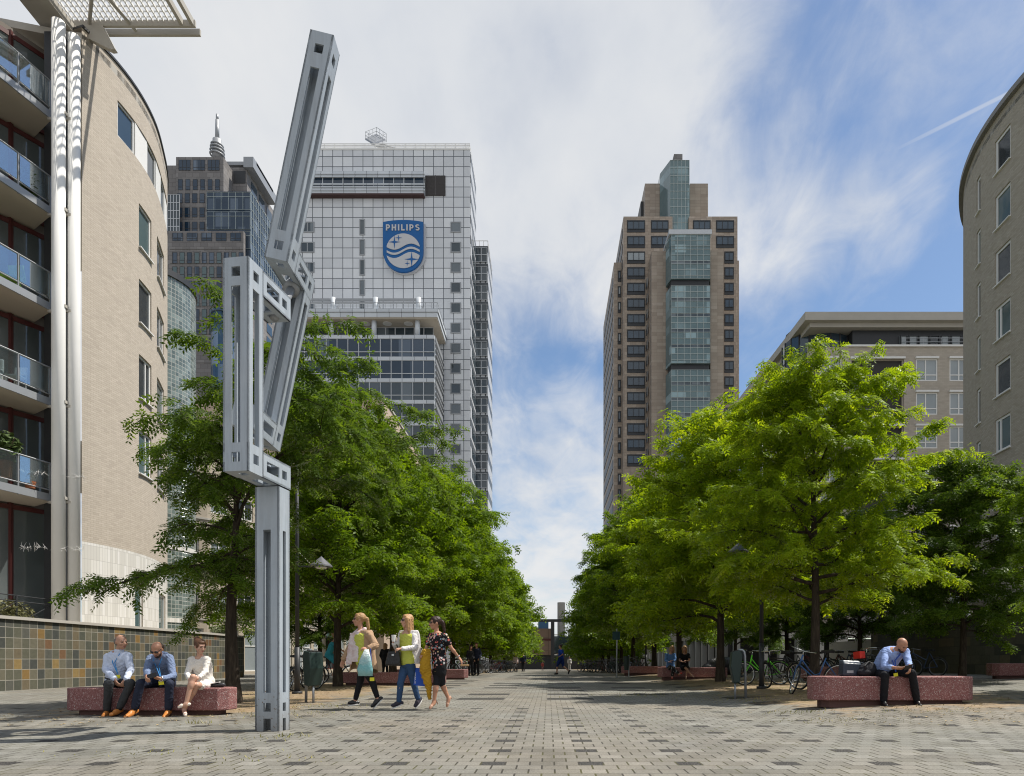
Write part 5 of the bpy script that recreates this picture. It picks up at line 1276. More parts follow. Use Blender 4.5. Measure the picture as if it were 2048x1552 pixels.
def lamp(x, y, h, label, arms=(1,-1), rz=0, top=6.5):
    r = empty('street_lamp', (x,y,gz(x,y)), rz, label, 'street lamp', 'black street lamps along the avenue')
    m = MB(); m.cyl((0,0,0),(0,0,1.2),.075,.07,14); m.cyl((0,0,1.2),(0,0,top),.055,.04,12); m.cyl((0,0,0),(0,0,.06),.13,.13,14); m.build('pole', MAT['dark_steel'], r, True)
    for s in arms:
        m = MB(); m.cyl((.05*s,0,h+.0),(.50*s,0,h+.0),.022,n=8); m.build('arm', MAT['dark_steel'], r)
        m = MB(); m.cyl((.03*s,0,h+.38),(.36*s,0,h+.05),.008,n=6); m.build('stay_wire', MAT['white_frame'], r)
        m = MB(); n = 28; c = Vector((.62*s,0,0)); prof = [(.015,h+.27),(.02,h+.25),(.27,h+.03),(.28,h-.01),(.265,h-.012),(.15,h+.02)]
        vs = [(c.x+rr*math.cos(2*math.pi*i/n), rr*math.sin(2*math.pi*i/n), z) for rr,z in prof for i in range(n)]
        m.add(vs, [(k*n+i,k*n+(i+1)%n,(k+1)*n+(i+1)%n,(k+1)*n+i) for k in range(len(prof)-1) for i in range(n)]+[tuple(range(n)), tuple(range(5*n,6*n))])
        sh = m.build('lamp_shade', plain('lamp_grey',(.12,.12,.13),.45) if 'lamp_grey' not in bpy.data.materials else bpy.data.materials['lamp_grey'], r)
        g = MB(); g.ell((c.x,0,h-.02),(.15,.15,.05)); g.build('diffuser', MAT['white_frame'], sh, True)
    return r
lamp(-6.48, 17.6, 3.28, 'black lamp post with grey cone shades behind the left litter bin', arms=(1,))
lamp(-6.95, 34.0, 3.6, 'black lamp post with two cone shades above the walking women', arms=(1,-1))
lamp(5.65, 18.1, 3.6, 'black lamp post beside the lime green bicycle on the right', arms=(-1,1))
lamp(6.0, 42.0, 3.6, 'black lamp post far up the right row of trees', arms=(-1,1))
def signpost():
    x, y = 3.45, 34.5; r = empty('sign_post', (x,y,gz(x,y)), 0, 'thin grey post with a small dark teal sign under the right trees', 'sign')
    m = MB(); m.cyl((0,0,0),(0,0,2.45),.035,n=8); m.build('post', MAT['galv'], r)
    m = MB(); m.box((-.03,-.03,2.1),(.38,.03,.42)); m.build('sign_board', plain('teal_sign',(.015,.06,.06),.5), r)
    x, y = 4.0, 34; r = empty('bin_post', (x,y,gz(x,y)), 0, 'slim dark litter bin on a post beside the teal sign', 'bin')
    m = MB(); m.cyl((0,0,0),(0,0,1.1),.03,n=8); m.build('post', MAT['galv'], r); m = MB(); m.cyl((-.12,0,.35),(-.12,0,1.05),.11,.15,12); m.build('bin_body', MAT['bin_green'], r)
signpost()
# ---------------------------------------------------------------- bicycles
MAT['tyre'] = plain('tyre_rubber', (.012,.012,.012), .8); MAT['chrome'] = plain('bright_metal', (.55,.56,.57), .25, .9, .05)
MAT['saddle'] = plain('black_saddle', (.012,.012,.013), .55)
def wheel(parent, c, axis, R_=.345, name='wheel', spokes=20):
    c = Vector(c); x, y, d = basis(axis)
    m = MB(); m.ring(c, d, R_-.018, .019, 40, 8); w = m.build(name, MAT['tyre'], parent, True)
    m = MB(); m.ring(c, d, R_-.045, .011, 40, 6); m.cyl(c-d*.045,c+d*.045,.022,n=10); m.build('rim', MAT['chrome'], w, True)
    m = MB()
    for i in range(spokes):
        t = 2*math.pi*i/spokes; e = x*math.cos(t)+y*math.sin(t); e2 = x*math.cos(t+.5)+y*math.sin(t+.5)
        m.cyl(c+e2*.02+d*(.03 if i%2 else -.03), c+e*(R_-.05), .0022, n=4)
    m.build('spokes', MAT['chrome'], w)
def bicycle(loc, rz, lean, col, label, steer=0.0, name='bicycle', basket=None, group=None, lady=True, fender=True):
    """local x runs to the front wheel"""
    r = empty(name, loc, 0, label, 'bicycle', group); r.rotation_euler = (lean, 0, rz)
    r.rotation_mode = 'XYZ'
    fm = plain('frame_'+label.split()[0]+str(len(bpy.data.materials)), col, .35, .1, .08, 4)
    RW = .345; rear = Vector((-.53,0,RW)); front = Vector((.57,0,RW)); bb = Vector((-.06,0,.29)); hb = Vector((.37,0,.66)); ht = Vector((.32,0,.86)); st = Vector((-.22,0,.82)); seat = Vector((-.25,0,.94))
    m = MB(); m.cyl(ht+Vector((-.012,0,.03)),hb-Vector((-.005,0,.02)),.02,n=10); m.tube([bb,hb],.016,8)
    if lady: m.tube([hb+(ht-hb)*.7,Vector((.15,0,.56)),Vector((0,0,.42)),bb.lerp(st,.32)],.013,8)
    else: m.tube([ht-Vector((0,0,.03)),st-Vector((0,0,.03))],.015,8)
    m.cyl(bb,st,.015,n=10)
    for s in (-.055,.055):
        m.tube([bb+Vector((0,s*.6,0)),rear+Vector((0,s,0))],.009,6); m.tube([st+Vector((0,s*.4,-.08)),rear+Vector((0,s,0))],.008,6)
    m.build('frame', fm, r, True)
    m = MB(); m.cyl(st,seat,.013,n=8); m.extr([seat+Vector(p) for p in ((.15,-.02,0),(.15,.02,0),(-.02,.045,.005),(-.12,.085,.01),(-.14,0,.01),(-.12,-.085,.01),(-.02,-.045,.005))],(0,0,.055)); bevel(m.build('saddle', MAT['saddle'], r), .012, 2)
    ax = Vector((-.05,0,.2)).normalized(); S = lambda p: hb+Quaternion(ax, steer)@(Vector(p)-hb)
    hx = Vector((0,1,0)); hx = Quaternion(ax, steer)@hx
    wheel(r, rear, (0,1,0)); wheel(r, S(front), hx, name='wheel')
    m = MB()
    for s in (-.05,.05): m.tube([S(hb+Vector((.01,s*.6,0))),S(hb+Vector((.06,s,-.10))),S(front+Vector((0,s,0)))],.010,6)
    m.build('fork', fm, r, True)
    m = MB(); top = ht+Vector((-.03,0,.13)); m.cyl(ht,top,.011,n=8)
    m.tube([S(top+Vector(p)) for p in ((-.16,-.29,-.01),(-.05,-.27,.0),(.05,-.14,.02),(.05,0,0),(.05,.14,.02),(-.05,.27,0),(-.16,.29,-.01))],.011,8); h = m.build('handlebar', MAT['chrome'], r, True)
    m = MB()
    for s in (-1,1): m.tube([S(top+Vector((-.06,s*.272,0))),S(top+Vector((-.18,s*.292,-.012)))],.016,8)
    m.build('grip', MAT['saddle'], h)
    m = MB(); m.cyl(bb-Vector((0,.05,0)),bb+Vector((0,.05,0)),.022,n=10); m.ring(bb+Vector((0,-.05,0)),(0,1,0),.085,.006,24,5)
    for s,e in ((-.07,Vector((.12,0,-.12))),(.07,Vector((-.12,0,.12)))): m.cyl(bb+Vector((0,s,0)),bb+Vector((0,s,0))+e,.009,n=6); m.box(bb+Vector((0,s*1.6,0))+e,(.09,.08,.022))
    m.build('crank', MAT['galv'], r)
    if fender:
        for c, st_, a0, a1 in ((rear,0,20,190),(front,1,-10,130)):
            m = MB(); pts = [(math.cos(R(a0+(a1-a0)*i/14))*(RW+.022), math.sin(R(a0+(a1-a0)*i/14))*(RW+.022)) for i in range(15)]
            vs = []
            for px_, pz_ in pts:
                for s in (-.024,.024):
                    p = c+Vector((px_,s,pz_)); vs.append(S(p) if st_ else p)
            m.add(vs, [(2*i,2*i+1,2*i+3,2*i+2) for i in range(14)]); o = m.build('mudguard', fm, r, True); k = o.modifiers.new('thick','SOLIDIFY'); k.thickness = .004
    if basket == 'rack':
        m = MB(); z = RW*2+.05
        for s in (-.06,.06): m.tube([(-.28,s,z),(-.72,s,z)],.007,6); m.cyl((-.55,s,z),rear+Vector((0,s,0)),.006,n=5)
        for k in range(5): m.cyl((-.3-.1*k,-.06,z),(-.3-.1*k,.06,z),.006,n=5)
        m.build('rack', MAT['dark_steel'], r)
    if basket == 'crate':
        m = MB(); z = .74; c = Vector((.56,0,z))
        for a in range(2): m.bx(c.x-.09,c.x+.09,-.11+.205*a,-.095+.205*a,z,z+.18)
        for a in range(2): m.bx(c.x-.09+.165*a,c.x-.075+.165*a,-.094,.094,z,z+.18)
        m.bx(c.x-.075,c.x+.075,-.094,.094,z,z+.012); m.build('crate', plain('red_crate',(.65,.03,.02),.5), r)
    return r
# blue bicycle leaning behind the right bench, its front wheel turned towards the camera
b = bicycle((6.05,15.6,gz(5.8,15.6)), R(180), R(-13), (.045,.12,.30), 'blue step-through bicycle leaning behind the right bench', steer=R(78), fender=False, basket=None)
bicycle((6.35,20.2,gz(6.2,20.2)), R(-172), R(5), (.13,.62,.03), 'lime green bicycle between litter bin and lamp post', basket='rack')
bicycle((6.05,17.6,gz(6,17.6)), R(118), R(-10), (.012,.012,.014), 'black bicycle leaning on the right lamp post', steer=R(-20), lady=False)
bicycle((8.7,18.0,gz(8.4,18)), R(200), R(6), (.012,.012,.014), 'black bicycle with a red crate behind the pannier bag', basket='crate', lady=False)
G = 'bicycles parked behind the left lamp post'
bicycle((-7.0,19.6,gz(-7,19.6)), R(75), R(8), (.02,.02,.022), 'black bicycle right behind the left lamp post', group=G)
bicycle((-7.55,20.4,gz(-7,20)), R(82), R(6), (.05,.055,.06), 'grey bicycle half hidden by the sculpture post', group=G, lady=False)
bicycle((-8.3,21.4,gz(-7,20)), R(95), R(-6), (.02,.03,.05), 'dark bicycle left of the sculpture post in the tree shade', group=G)
# rows of parked bicycles far up the avenue: one mesh each
MAT['far_rim'] = plain('dull_rim', (.16,.165,.17), .5, .3)
def far_bike_mesh(i, col):
    m = MB(); RW = .345; rear = Vector((-.53,0,RW)); front = Vector((.55,0,RW))
    for c in (rear,front): m.ring(c,(0,1,0),RW-.02,.022,20,5,0); m.ring(c,(0,1,0),RW-.06,.012,16,4,1)
    bb = Vector((-.06,0,.3)); h = Vector((.34,0,.84)); s = Vector((-.23,0,.86))
    for a, b in ((bb,h),(bb,s),(bb,rear),(s,rear),(h,front),(bb.lerp(s,.5),h)): m.cyl(a,b,.018,n=6,m=2)
    m.cyl(h,h+Vector((-.03,0,.15)),.014,n=6,m=1); m.tube([h+Vector((-.12,-.28,.14)),h+Vector((0,-.1,.16)),h+Vector((0,.1,.16)),h+Vector((-.12,.28,.14))],.014,6,1); m.box(s+Vector((-.02,0,.08)),(.26,.14,.06),None,0)
    return m.mesh('parked_bicycle', [MAT['tyre'],MAT['far_rim'],plain('far_frame_%d'%i,col,.4,.1)])
FB = [far_bike_mesh(i,c) for i,c in enumerate(((.02,.02,.022),(.03,.05,.10),(.12,.12,.13),(.10,.02,.02),(.02,.05,.03)))]
gb = random.Random(11)
def far_bikes(x0, y0, x1, y1, n, group, lab):
    for i in range(n):
        t = (i+.5)/n; x = x0+(x1-x0)*t+gb.gauss(0,.12); y = y0+(y1-y0)*t+gb.gauss(0,.15)
        o = bpy.data.objects.new('parked_bicycle', FB[gb.randrange(5)]); COL.objects.link(o); o.location = (x,y,gz(x,y)); o.rotation_euler = (gb.gauss(0,.12),0,R(gb.uniform(40,75) if x < 0 else gb.uniform(105,140)))
        tag(o, lab, 'bicycle', group)
far_bikes(-5.6,38,-3.3,62,20,'bicycles parked far up the left row of trees','small dark bicycle parked far away under the left trees')
far_bikes(3.2,64,5.6,40,18,'bicycles parked far up the right row of trees','small dark bicycle parked far away under the right trees')
far_bikes(8.0,24.5,13.5,24.5,9,'bicycles parked in the shade behind the big right tree','dark bicycle parked in the shade behind the big right tree')
# bags on and beside the right bench
def bags():
    z = gz(5.8,11.6)+.475; s = F/11.6
    X = lambda x: (x-PX)/s
    r = empty('pannier_bag', (X(1708),11.78,z), R(6), 'dark blue pannier bag with pale lid on the right bench', 'bag')
    m = MB(); m.extr([(-.165,-.09,0),(.15,-.09,0),(.165,-.09,.22),(-.15,-.09,.24)],(0,.18,0)); bevel(m.build('bag_body', cloth('navy_tarpaulin',(.02,.03,.05),.35,.2,8,.3,.5), r), .03, 3)
    m = MB(); m.extr([(-.155,-.098,.20),(.172,-.098,.185),(.165,-.05,.262),(-.15,-.05,.275)],(0,.15,0)); bevel(m.build('lid', cloth('slate_tarpaulin',(.045,.06,.08),.35,.2,8,.3,.5), r), .02, 2)
    m = MB(); m.bx(-.10,.02,-.097,-.092,.055,.10); m.build('reflector_patch', MAT['galv'], r)
    r = empty('backpack', (X(1741),11.72,z), R(-10), 'dark grey backpack slumped between pannier bag and seated man', 'bag')
    m = MB(); m.ell((0,0,.10),(.16,.13,.13)); m.ell((.03,0,.17),(.11,.10,.08)); m.ell((-.05,-.03,.06),(.14,.13,.08)); remesh(m, 'bag_body', cloth('charcoal_canvas',(.022,.022,.025),.8,.25,9,.8), .012, r, 4)
    m = MB(); m.tube([(-.05,-.12,.10),(-.08,-.14,.18),(0,-.07,.25),(.06,-.06,.22)],.012,6); m.build('strap', MAT['saddle'], r)
    z2 = .43; s2 = F/10.85; X2 = lambda x: (x-PX)/s2
    r = empty('handbag', (X2(430),10.95,z2), 0, 'small dark handbag with white papers beside the woman in white', 'bag')
    m = MB(); m.ell((0,0,.035),(.13,.07,.04)); m.ell((.05,.0,.05),(.07,.06,.03)); remesh(m, 'bag_body', cloth('black_leather',(.015,.015,.017),.5,.2,9,.5,.5), .01, r, 3)
    m = MB(); m.box((-.03,-.02,.075),(.13,.09,.012),(Vector((.95,.2,.2)),Vector((-.2,.97,0)),Vector((-.2,0,.98)))); m.build('papers', MAT['white_frame'], r)
    # black covered scooter under the trees
    x, y = 7.35, 27.9; r = empty('covered_scooter', (x,y,gz(x,y)), 0, 'motor scooter under a black cover behind the red bench', 'scooter')
    m = MB(); m.ell((0,.2,.55),(.75,.28,.30)); m.ell((-.55,.2,.42),(.35,.22,.38)); m.ell((.5,.2,.75),(.25,.24,.28)); m.cap((.1,.2,.6),(.62,.2,.98),.2,.12); m.cap((-.8,.2,.35),(.8,.2,.35),.25,.25); remesh(m, 'cover', cloth('black_cover',(.012,.012,.014),.4,.2,5,.9,.5), .03, r, 4)
    m = MB(); m.cyl((.6,.2,.9),(.72,.2,1.12),.02,n=8); m.tube([(.72,-.08,1.12),(.74,.2,1.14),(.72,.48,1.12)],.018,8); m.build('handlebar', MAT['chrome'], r)
    for xx in (-.62,.66): m = MB(); m.ring((xx,.2,.23),(0,1,0),.17,.06,20,8); m.build('wheel', MAT['tyre'], r, True)
bags()
# ---------------------------------------------------------------- trees
def leaf_mat(name, stops, trans=.42):
    t = NT(name); at = t.n('Attribute', attribute_name='tone'); oi = t.n('ObjectInfo')
    f = t.math('ADD', t.math('MULTIPLY', at.outputs['Fac'], .85), t.math('MULTIPLY', oi.outputs['Random'], .15))
    c = t.ramp(f, stops)
    d = t.n('BsdfDiffuse'); t.put(d.inputs[0], c); d.inputs[1].default_value = .6
    tr = t.n('BsdfTranslucent'); t.put(tr.inputs[0], t.mix(1.0, c, (1.75,1.6,.55), 'MULTIPLY'))
    m1 = t.n('MixShader'); m1.inputs[0].default_value = trans; t.t.links.new(d.outputs[0], m1.inputs[1]); t.t.links.new(tr.outputs[0], m1.inputs[2])
    g = t.n('BsdfGlossy'); g.inputs['Roughness'].default_value = .38; g.inputs['Color'].default_value = (.9,.95,.85,1)
    fr = t.n('Fresnel'); fr.inputs[0].default_value = 1.3; m2 = t.n('MixShader'); t.put(m2.inputs[0], t.math('MULTIPLY', fr.outputs[0], .2)); t.t.links.new(m1.outputs[0], m2.inputs[1]); t.t.links.new(g.outputs[0], m2.inputs[2])
    return t.done(m2.outputs[0])
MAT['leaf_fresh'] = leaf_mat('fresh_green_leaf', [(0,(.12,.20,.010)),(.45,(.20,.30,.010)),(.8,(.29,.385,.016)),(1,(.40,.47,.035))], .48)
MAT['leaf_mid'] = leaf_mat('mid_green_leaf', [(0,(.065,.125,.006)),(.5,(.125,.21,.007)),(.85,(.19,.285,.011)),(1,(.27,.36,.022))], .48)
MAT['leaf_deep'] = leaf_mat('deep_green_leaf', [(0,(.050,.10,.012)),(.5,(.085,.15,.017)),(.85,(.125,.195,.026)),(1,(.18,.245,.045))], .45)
def bark_mat():
    t = NT('bark'); co = t.coord('Object'); mp = t.n('Mapping'); mp.inputs['Scale'].default_value = (9,9,1.3); t.put(mp.inputs[0], co)
    n = t.noise(mp.outputs[0], 1.8, 6, .7, dist=.6); c = t.ramp(n, [(.3,(.018,.014,.010)),(.55,(.055,.042,.030)),(.75,(.11,.09,.065))])
    return t.done(t.bsdf(c, .9, 0, .2, t.bump(n, .9, .03)))
MAT['bark'] = bark_mat()
def make_tree(seed, H, Rad, base, nfr, flen, K, r0=.13, droop=.35, flat=.55, nl=30, lean=(0,0), tip=.95, prof=None, e0=12, e1=62, z1=.86, twig=1.0, side=None, sdrop=None):
    g = np.random.RandomState(seed); pr = random.Random(seed)
    mb = MB(); lead = []
    ph = g.rand(4)*6.28
    for i in range(12):
        t = i/11; z = H*.93*t; lead.append(Vector((lean[0]*t*t+.10*math.sin(2.3*t+ph[0])*t*3*Rad/3.5*.35+.03*math.sin(9*t+ph[1]), lean[1]*t*t+.10*math.sin(2.0*t+ph[2])*t*Rad*.3, z)))
    rad = [r0*(1.25 if i==0 else 1)*(1-.93*(i/11)**.85)+.008 for i in range(12)]
    mb.tube([lead[0]-Vector((0,0,.1))]+lead, [r0*1.5]+rad, 12)
    def at(z):
        q = z/(H*.93)*11; i = int(min(10,max(0,q))); return lead[i].lerp(lead[i+1],q-i), rad[i]+(rad[i+1]-rad[i])*(q-i)
    A = []; B = []; Wt = []
    for i in range(nl):
        t = (i+.35*pr.random())/nl; z = base+(H*z1-base)*t**.95; az = i*2.39996+pr.uniform(-.35,.35)
        t = min(t,.999); pf = prof(t) if prof else (max(0,1-t**2.0))**.62*(.80+.20*math.sin(min(1,t/.3)*math.pi/2))
        L = Rad*max(.16,pf)*pr.uniform(.78,1.12)*(side(az,t) if side else 1); e = R(e0)+R(e1)*t**1.2+R(pr.uniform(-10,14))+(sdrop(az,t) if sdrop else 0)
        p, lr = at(min(z,H*.92)); pts = [p.copy()]; n = 7; d0 = L/n; a2 = az
        for k in range(n):
            a2 += pr.uniform(-.16,.16); ee = e*(1-k/n*.8)+R(14)*(1-t)*math.sin(k*1.1+seed)-droop*(k/n)**1.8+R(pr.uniform(-7,7))
            p = p+Vector((math.cos(a2)*math.cos(ee),math.sin(a2)*math.cos(ee),math.sin(ee)))*d0; pts.append(p.copy())
        rr = [max(.006,min(lr*.62,.016*L+.012)*(1-.85*k/n)) for k in range(n+1)]; mb.tube(pts, rr, 6)
        for k in range(2,n):
            A.append(pts[k]); B.append(pts[k+1]); Wt.append(.55)
        ns = max(4,int(L*3.4))
        for s in range(ns):
            f = .22+.78*(s+pr.random()*.6)/ns; q = f*n; j = int(min(n-1,q)); o = pts[j].lerp(pts[j+1],q-j)
            dd = (pts[j+1]-pts[j]).normalized(); sg = 1 if s%2 else -1; an = math.atan2(dd.y,dd.x)+sg*R(pr.uniform(28,72)); l = (L*(.20+.26*pr.random())*(1.15-.55*f)+.22)*twig
            el = math.asin(max(-1,min(1,dd.z)))*.5+R(pr.uniform(-22,42)); q0 = o; sub = []; m = 4
            for k in range(m):
                ee = el-droop*1.1*(k/m)**1.5; an += pr.uniform(-.18,.18); q1 = q0+Vector((math.cos(an)*math.cos(ee),math.sin(an)*math.cos(ee),math.sin(ee)))*(l/m); A.append(q0); B.append(q1); Wt.append((1.0 if k else .7)); sub.append(q0); q0 = q1
            mb.tube(sub+[q0], [.010,.008,.006,.005,.003], 4)
    trunk = mb.mesh('trunk', MAT['bark'], True)
    A = np.array([tuple(a) for a in A]); B = np.array([tuple(b) for b in B]); ln = np.linalg.norm(B-A,axis=1); w = ln*np.array(Wt); w /= w.sum()
    idx = g.choice(len(A), nfr, p=w); u = g.rand(nfr,1); P = A[idx]*(1-u)+B[idx]*u; D = B[idx]-A[idx]; D /= np.linalg.norm(D,axis=1,keepdims=True)+1e-9
    az = np.arctan2(D[:,1],D[:,0])+g.choice([-1,1],nfr)*np.radians(g.uniform(15,85,nfr)); el = np.radians(g.normal(-24,20,nfr)) 
    P = P+g.normal(0,.035,(nfr,3)); P[:,2] += .02
    a = np.stack([np.cos(az)*np.cos(el),np.sin(az)*np.cos(el),np.sin(el)],1); s = np.stack([-np.sin(az),np.cos(az),np.zeros(nfr)],1)
    roll = np.radians(g.normal(0,24,nfr))[:,None]; n0 = np.cross(s,a); n0 *= np.sign(n0[:,2:3]+1e-9); s2 = s*np.cos(roll)+n0*np.sin(roll); n0 = np.cross(a,s2); n0 *= np.sign(n0[:,2:3]+1e-9)
    fl = flen*g.uniform(.65,1.25,nfr)[:,None]; V = np.empty((nfr,K*2,4,3)); tone0 = np.clip(g.normal(.45,.22,nfr),0,1); T = np.empty((nfr,K*2,4))
    for k in range(K):
        q = (k+.6)/K; c = P+a*fl*q-np.array([0,0,1])*fl*(.30*q*q)
        for j,sg in enumerate((1,-1)):
            e = a*.62+s2*(sg*.80)-n0*g.uniform(.05,.5,(nfr,1)); e /= np.linalg.norm(e,axis=1,keepdims=True); ll = fl*(.62-.22*abs(q-.45))*(1.9/ (K**.5+.5)); wd = np.cross(e,n0); wd /= np.linalg.norm(wd,axis=1,keepdims=True)+1e-9; wv = wd*ll*.20
            i = k*2+j; V[:,i,0] = c; V[:,i,1] = c+e*ll*.45+wv; V[:,i,2] = c+e*ll; V[:,i,3] = c+e*ll*.45-wv; T[:,i,:] = np.clip(tone0+g.normal(0,.08,nfr),0,1)[:,None]
    co = V.reshape(-1,3).astype(np.float32); nq = co.shape[0]//4
    me = bpy.data.meshes.new('crown'); me.vertices.add(nq*4); me.vertices.foreach_set('co', co.ravel()); me.loops.add(nq*4); me.loops.foreach_set('vertex_index', np.arange(nq*4,dtype=np.int32)); me.polygons.add(nq); me.polygons.foreach_set('loop_start', np.arange(0,nq*4,4,dtype=np.int32)); me.polygons.foreach_set('loop_total', np.full(nq,4,dtype=np.int32))
    me.update(calc_edges=True); at_ = me.attributes.new('tone','FLOAT','POINT'); at_.data.foreach_set('value', T.reshape(-1).astype(np.float32))
    return trunk, me
def plant_tree(meshes, x, y, rz, sc, mat, label, group, sz=None):
    r = empty('honey_locust_tree', (x,y,gz(x,y)), R(rz), label, 'tree', group); r.scale = (sc,sc,sz or sc)
    for nm, me in zip(('trunk','crown'), meshes):
        o = bpy.data.objects.new(nm, me); COL.objects.link(o); o.parent = r
        if nm == 'crown':
            if not me.materials: me.materials.append(mat)
            o.material_slots[0].link = 'OBJECT'; o.material_slots[0].material = mat
    return r
LG, RG = 'trees of the left avenue row', 'trees of the right avenue row'
T_A = make_tree(21, 6.0, 3.7, 2.1, 10500, .215, 4, r0=.145, droop=1.15, nl=34, e0=24, e1=26, z1=.90, prof=lambda t: .62+.42*math.sin(min(1,t*1.5)*math.pi/2) if t < .8 else 1.04*(1-(t-.8)*2.2), twig=1.15, side=lambda a,t: ((1.12 if math.cos(a) > .35 else .6) if t > .34 else .38) if math.cos(a) > -.2 else (.92 if t < .15 else .38), sdrop=lambda a,t: -R(24) if (math.cos(a) < -.1 and t < .3) else (R(13) if math.cos(a) > .35 else 0))
T_B = make_tree(5, 8.3, 2.75, 2.0, 19500, .215, 4, r0=.12, droop=.45, nl=44, e0=14, e1=64, prof=lambda t: (1-t**2.2)**.5*(.66+.40*math.sin(min(1,t/.34)*math.pi/2)), twig=1.2)
M1 = make_tree(33, 10.4, 3.7, 2.0, 14500, .34, 3, r0=.15, droop=.5, nl=46, e0=14, e1=60, prof=lambda t: (1-t**2.2)**.5*(.8+.25*math.sin(min(1,t/.35)*math.pi/2)), twig=1.15)
M2 = make_tree(47, 10.6, 3.6, 2.1, 14500, .34, 3, r0=.15, droop=.4, nl=44, e0=16, e1=58, prof=lambda t: (1-t**1.9)**.5*(.75+.3*math.sin(min(1,t/.35)*math.pi/2)), twig=1.2)
F1 = make_tree(61, 12.5, 4.3, 1.9, 9500, .55, 2, r0=.17, droop=.4, nl=44, e0=14, e1=60, prof=lambda t: (1-t**2.0)**.5, twig=1.1)
plant_tree(T_A, -6.45, 13.9, 0, 1.0, MAT['leaf_deep'], 'drooping deep green tree behind the left bench, seen through the steel sculpture', LG)
plant_tree(M1, -6.95, 22.5, 10, .93, MAT['leaf_mid'], 'leafy green tree whose trunk stands beside the litter bin and the first walking woman', LG)
plant_tree(M2, -6.9, 30.2, 100, 1.07, MAT['leaf_mid'], 'green tree behind the three walking women, second beyond the left lamp post', LG)
plant_tree(M1, -6.9, 38.6, 200, 1.22, MAT['leaf_mid'], 'green tree rising to the foot of the white tower, above the two coated people', LG)
plant_tree(M2, -6.6, 47, 300, 1.20, MAT['leaf_mid'], 'green tree of the left row whose branches reach farthest over the sky gap', LG)
plant_tree(F1, -6.2, 56, 30, 1.03, MAT['leaf_mid'], 'sixth tree of the left row, above the parked bicycles', LG)
plant_tree(F1, -5.6, 66, 140, 1.0, MAT['leaf_mid'], 'seventh tree of the left row, above the man in the pale pink shirt', LG)
plant_tree(F1, -5.6, 78, 250, 1.05, MAT['leaf_mid'], 'eighth tree of the left row, beside the blue box of the end pavilion', LG)
plant_tree(F1, -6.0, 92, 70, 1.1, MAT['leaf_mid'], 'last tree of the left row, left of the brown pavilion', LG)
plant_tree(M1, -12.4, 37, 260, .9, MAT['leaf_deep'], 'dark tree standing in front of the teal shop awning', 'trees near the house fronts')
plant_tree(T_B, 6.2, 15.9, 20, .99, MAT['leaf_fresh'], 'bright yellow green tree behind the blue bicycle, tallest in front at the right', RG)
plant_tree(M1, 6.0, 23.8, 120, 1.0, MAT['leaf_fresh'], 'bright green tree beside the lime bicycle and litter bin', RG)
plant_tree(M2, 6.2, 32.2, 220, 1.0, MAT['leaf_fresh'], 'green tree above the two seated blonde women, in front of the brown tower', RG)
plant_tree(M1, 6.2, 40, 330, 1.08, MAT['leaf_mid'], 'fourth tree of the right row, just left of the brown tower foot', RG)
plant_tree(M2, 6.0, 48.5, 80, 1.14, MAT['leaf_mid'], 'fifth tree of the right row, leaning into the sky gap', RG)
plant_tree(F1, 6.2, 58, 190, .98, MAT['leaf_mid'], 'sixth tree of the right row, above the jogger in blue', RG)
plant_tree(F1, 6.0, 68, 290, 1.0, MAT['leaf_mid'], 'seventh tree of the right row, behind the jogger', RG)
plant_tree(F1, 6.4, 80, 10, 1.0, MAT['leaf_mid'], 'eighth tree of the right row, near the concrete chimney', RG)
plant_tree(F1, 7.4, 94, 130, 1.05, MAT['leaf_mid'], 'last tree of the right row, right of the concrete chimney', RG)
G2 = 'trees in the shade of the right buildings'
plant_tree(M2, 11.7, 19.3, 33, .66, MAT['leaf_deep'], 'dark shaded tree in front of the stone wall, right of the seated man', G2)  # deep green crowns here have the building's shade put into their leaf colour
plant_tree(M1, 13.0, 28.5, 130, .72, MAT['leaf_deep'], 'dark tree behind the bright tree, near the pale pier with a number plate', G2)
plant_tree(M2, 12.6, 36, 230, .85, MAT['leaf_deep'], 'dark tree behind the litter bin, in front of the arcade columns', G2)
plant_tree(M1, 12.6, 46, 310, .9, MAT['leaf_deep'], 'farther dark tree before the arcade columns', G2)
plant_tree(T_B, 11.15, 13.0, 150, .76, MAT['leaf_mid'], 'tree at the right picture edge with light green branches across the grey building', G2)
for x, y, s, rz, lab in ((-13,150,1.5,0,'far round tree left of the chimney top'),(-4.6,155,1.25,60,'far tree beside the chimney'),(9,158,1.15,120,'far tree right of the chimney behind the portal')):
    plant_tree(F1, x, y, rz, s*.72, MAT['leaf_deep'], lab, 'trees behind the pavilion')
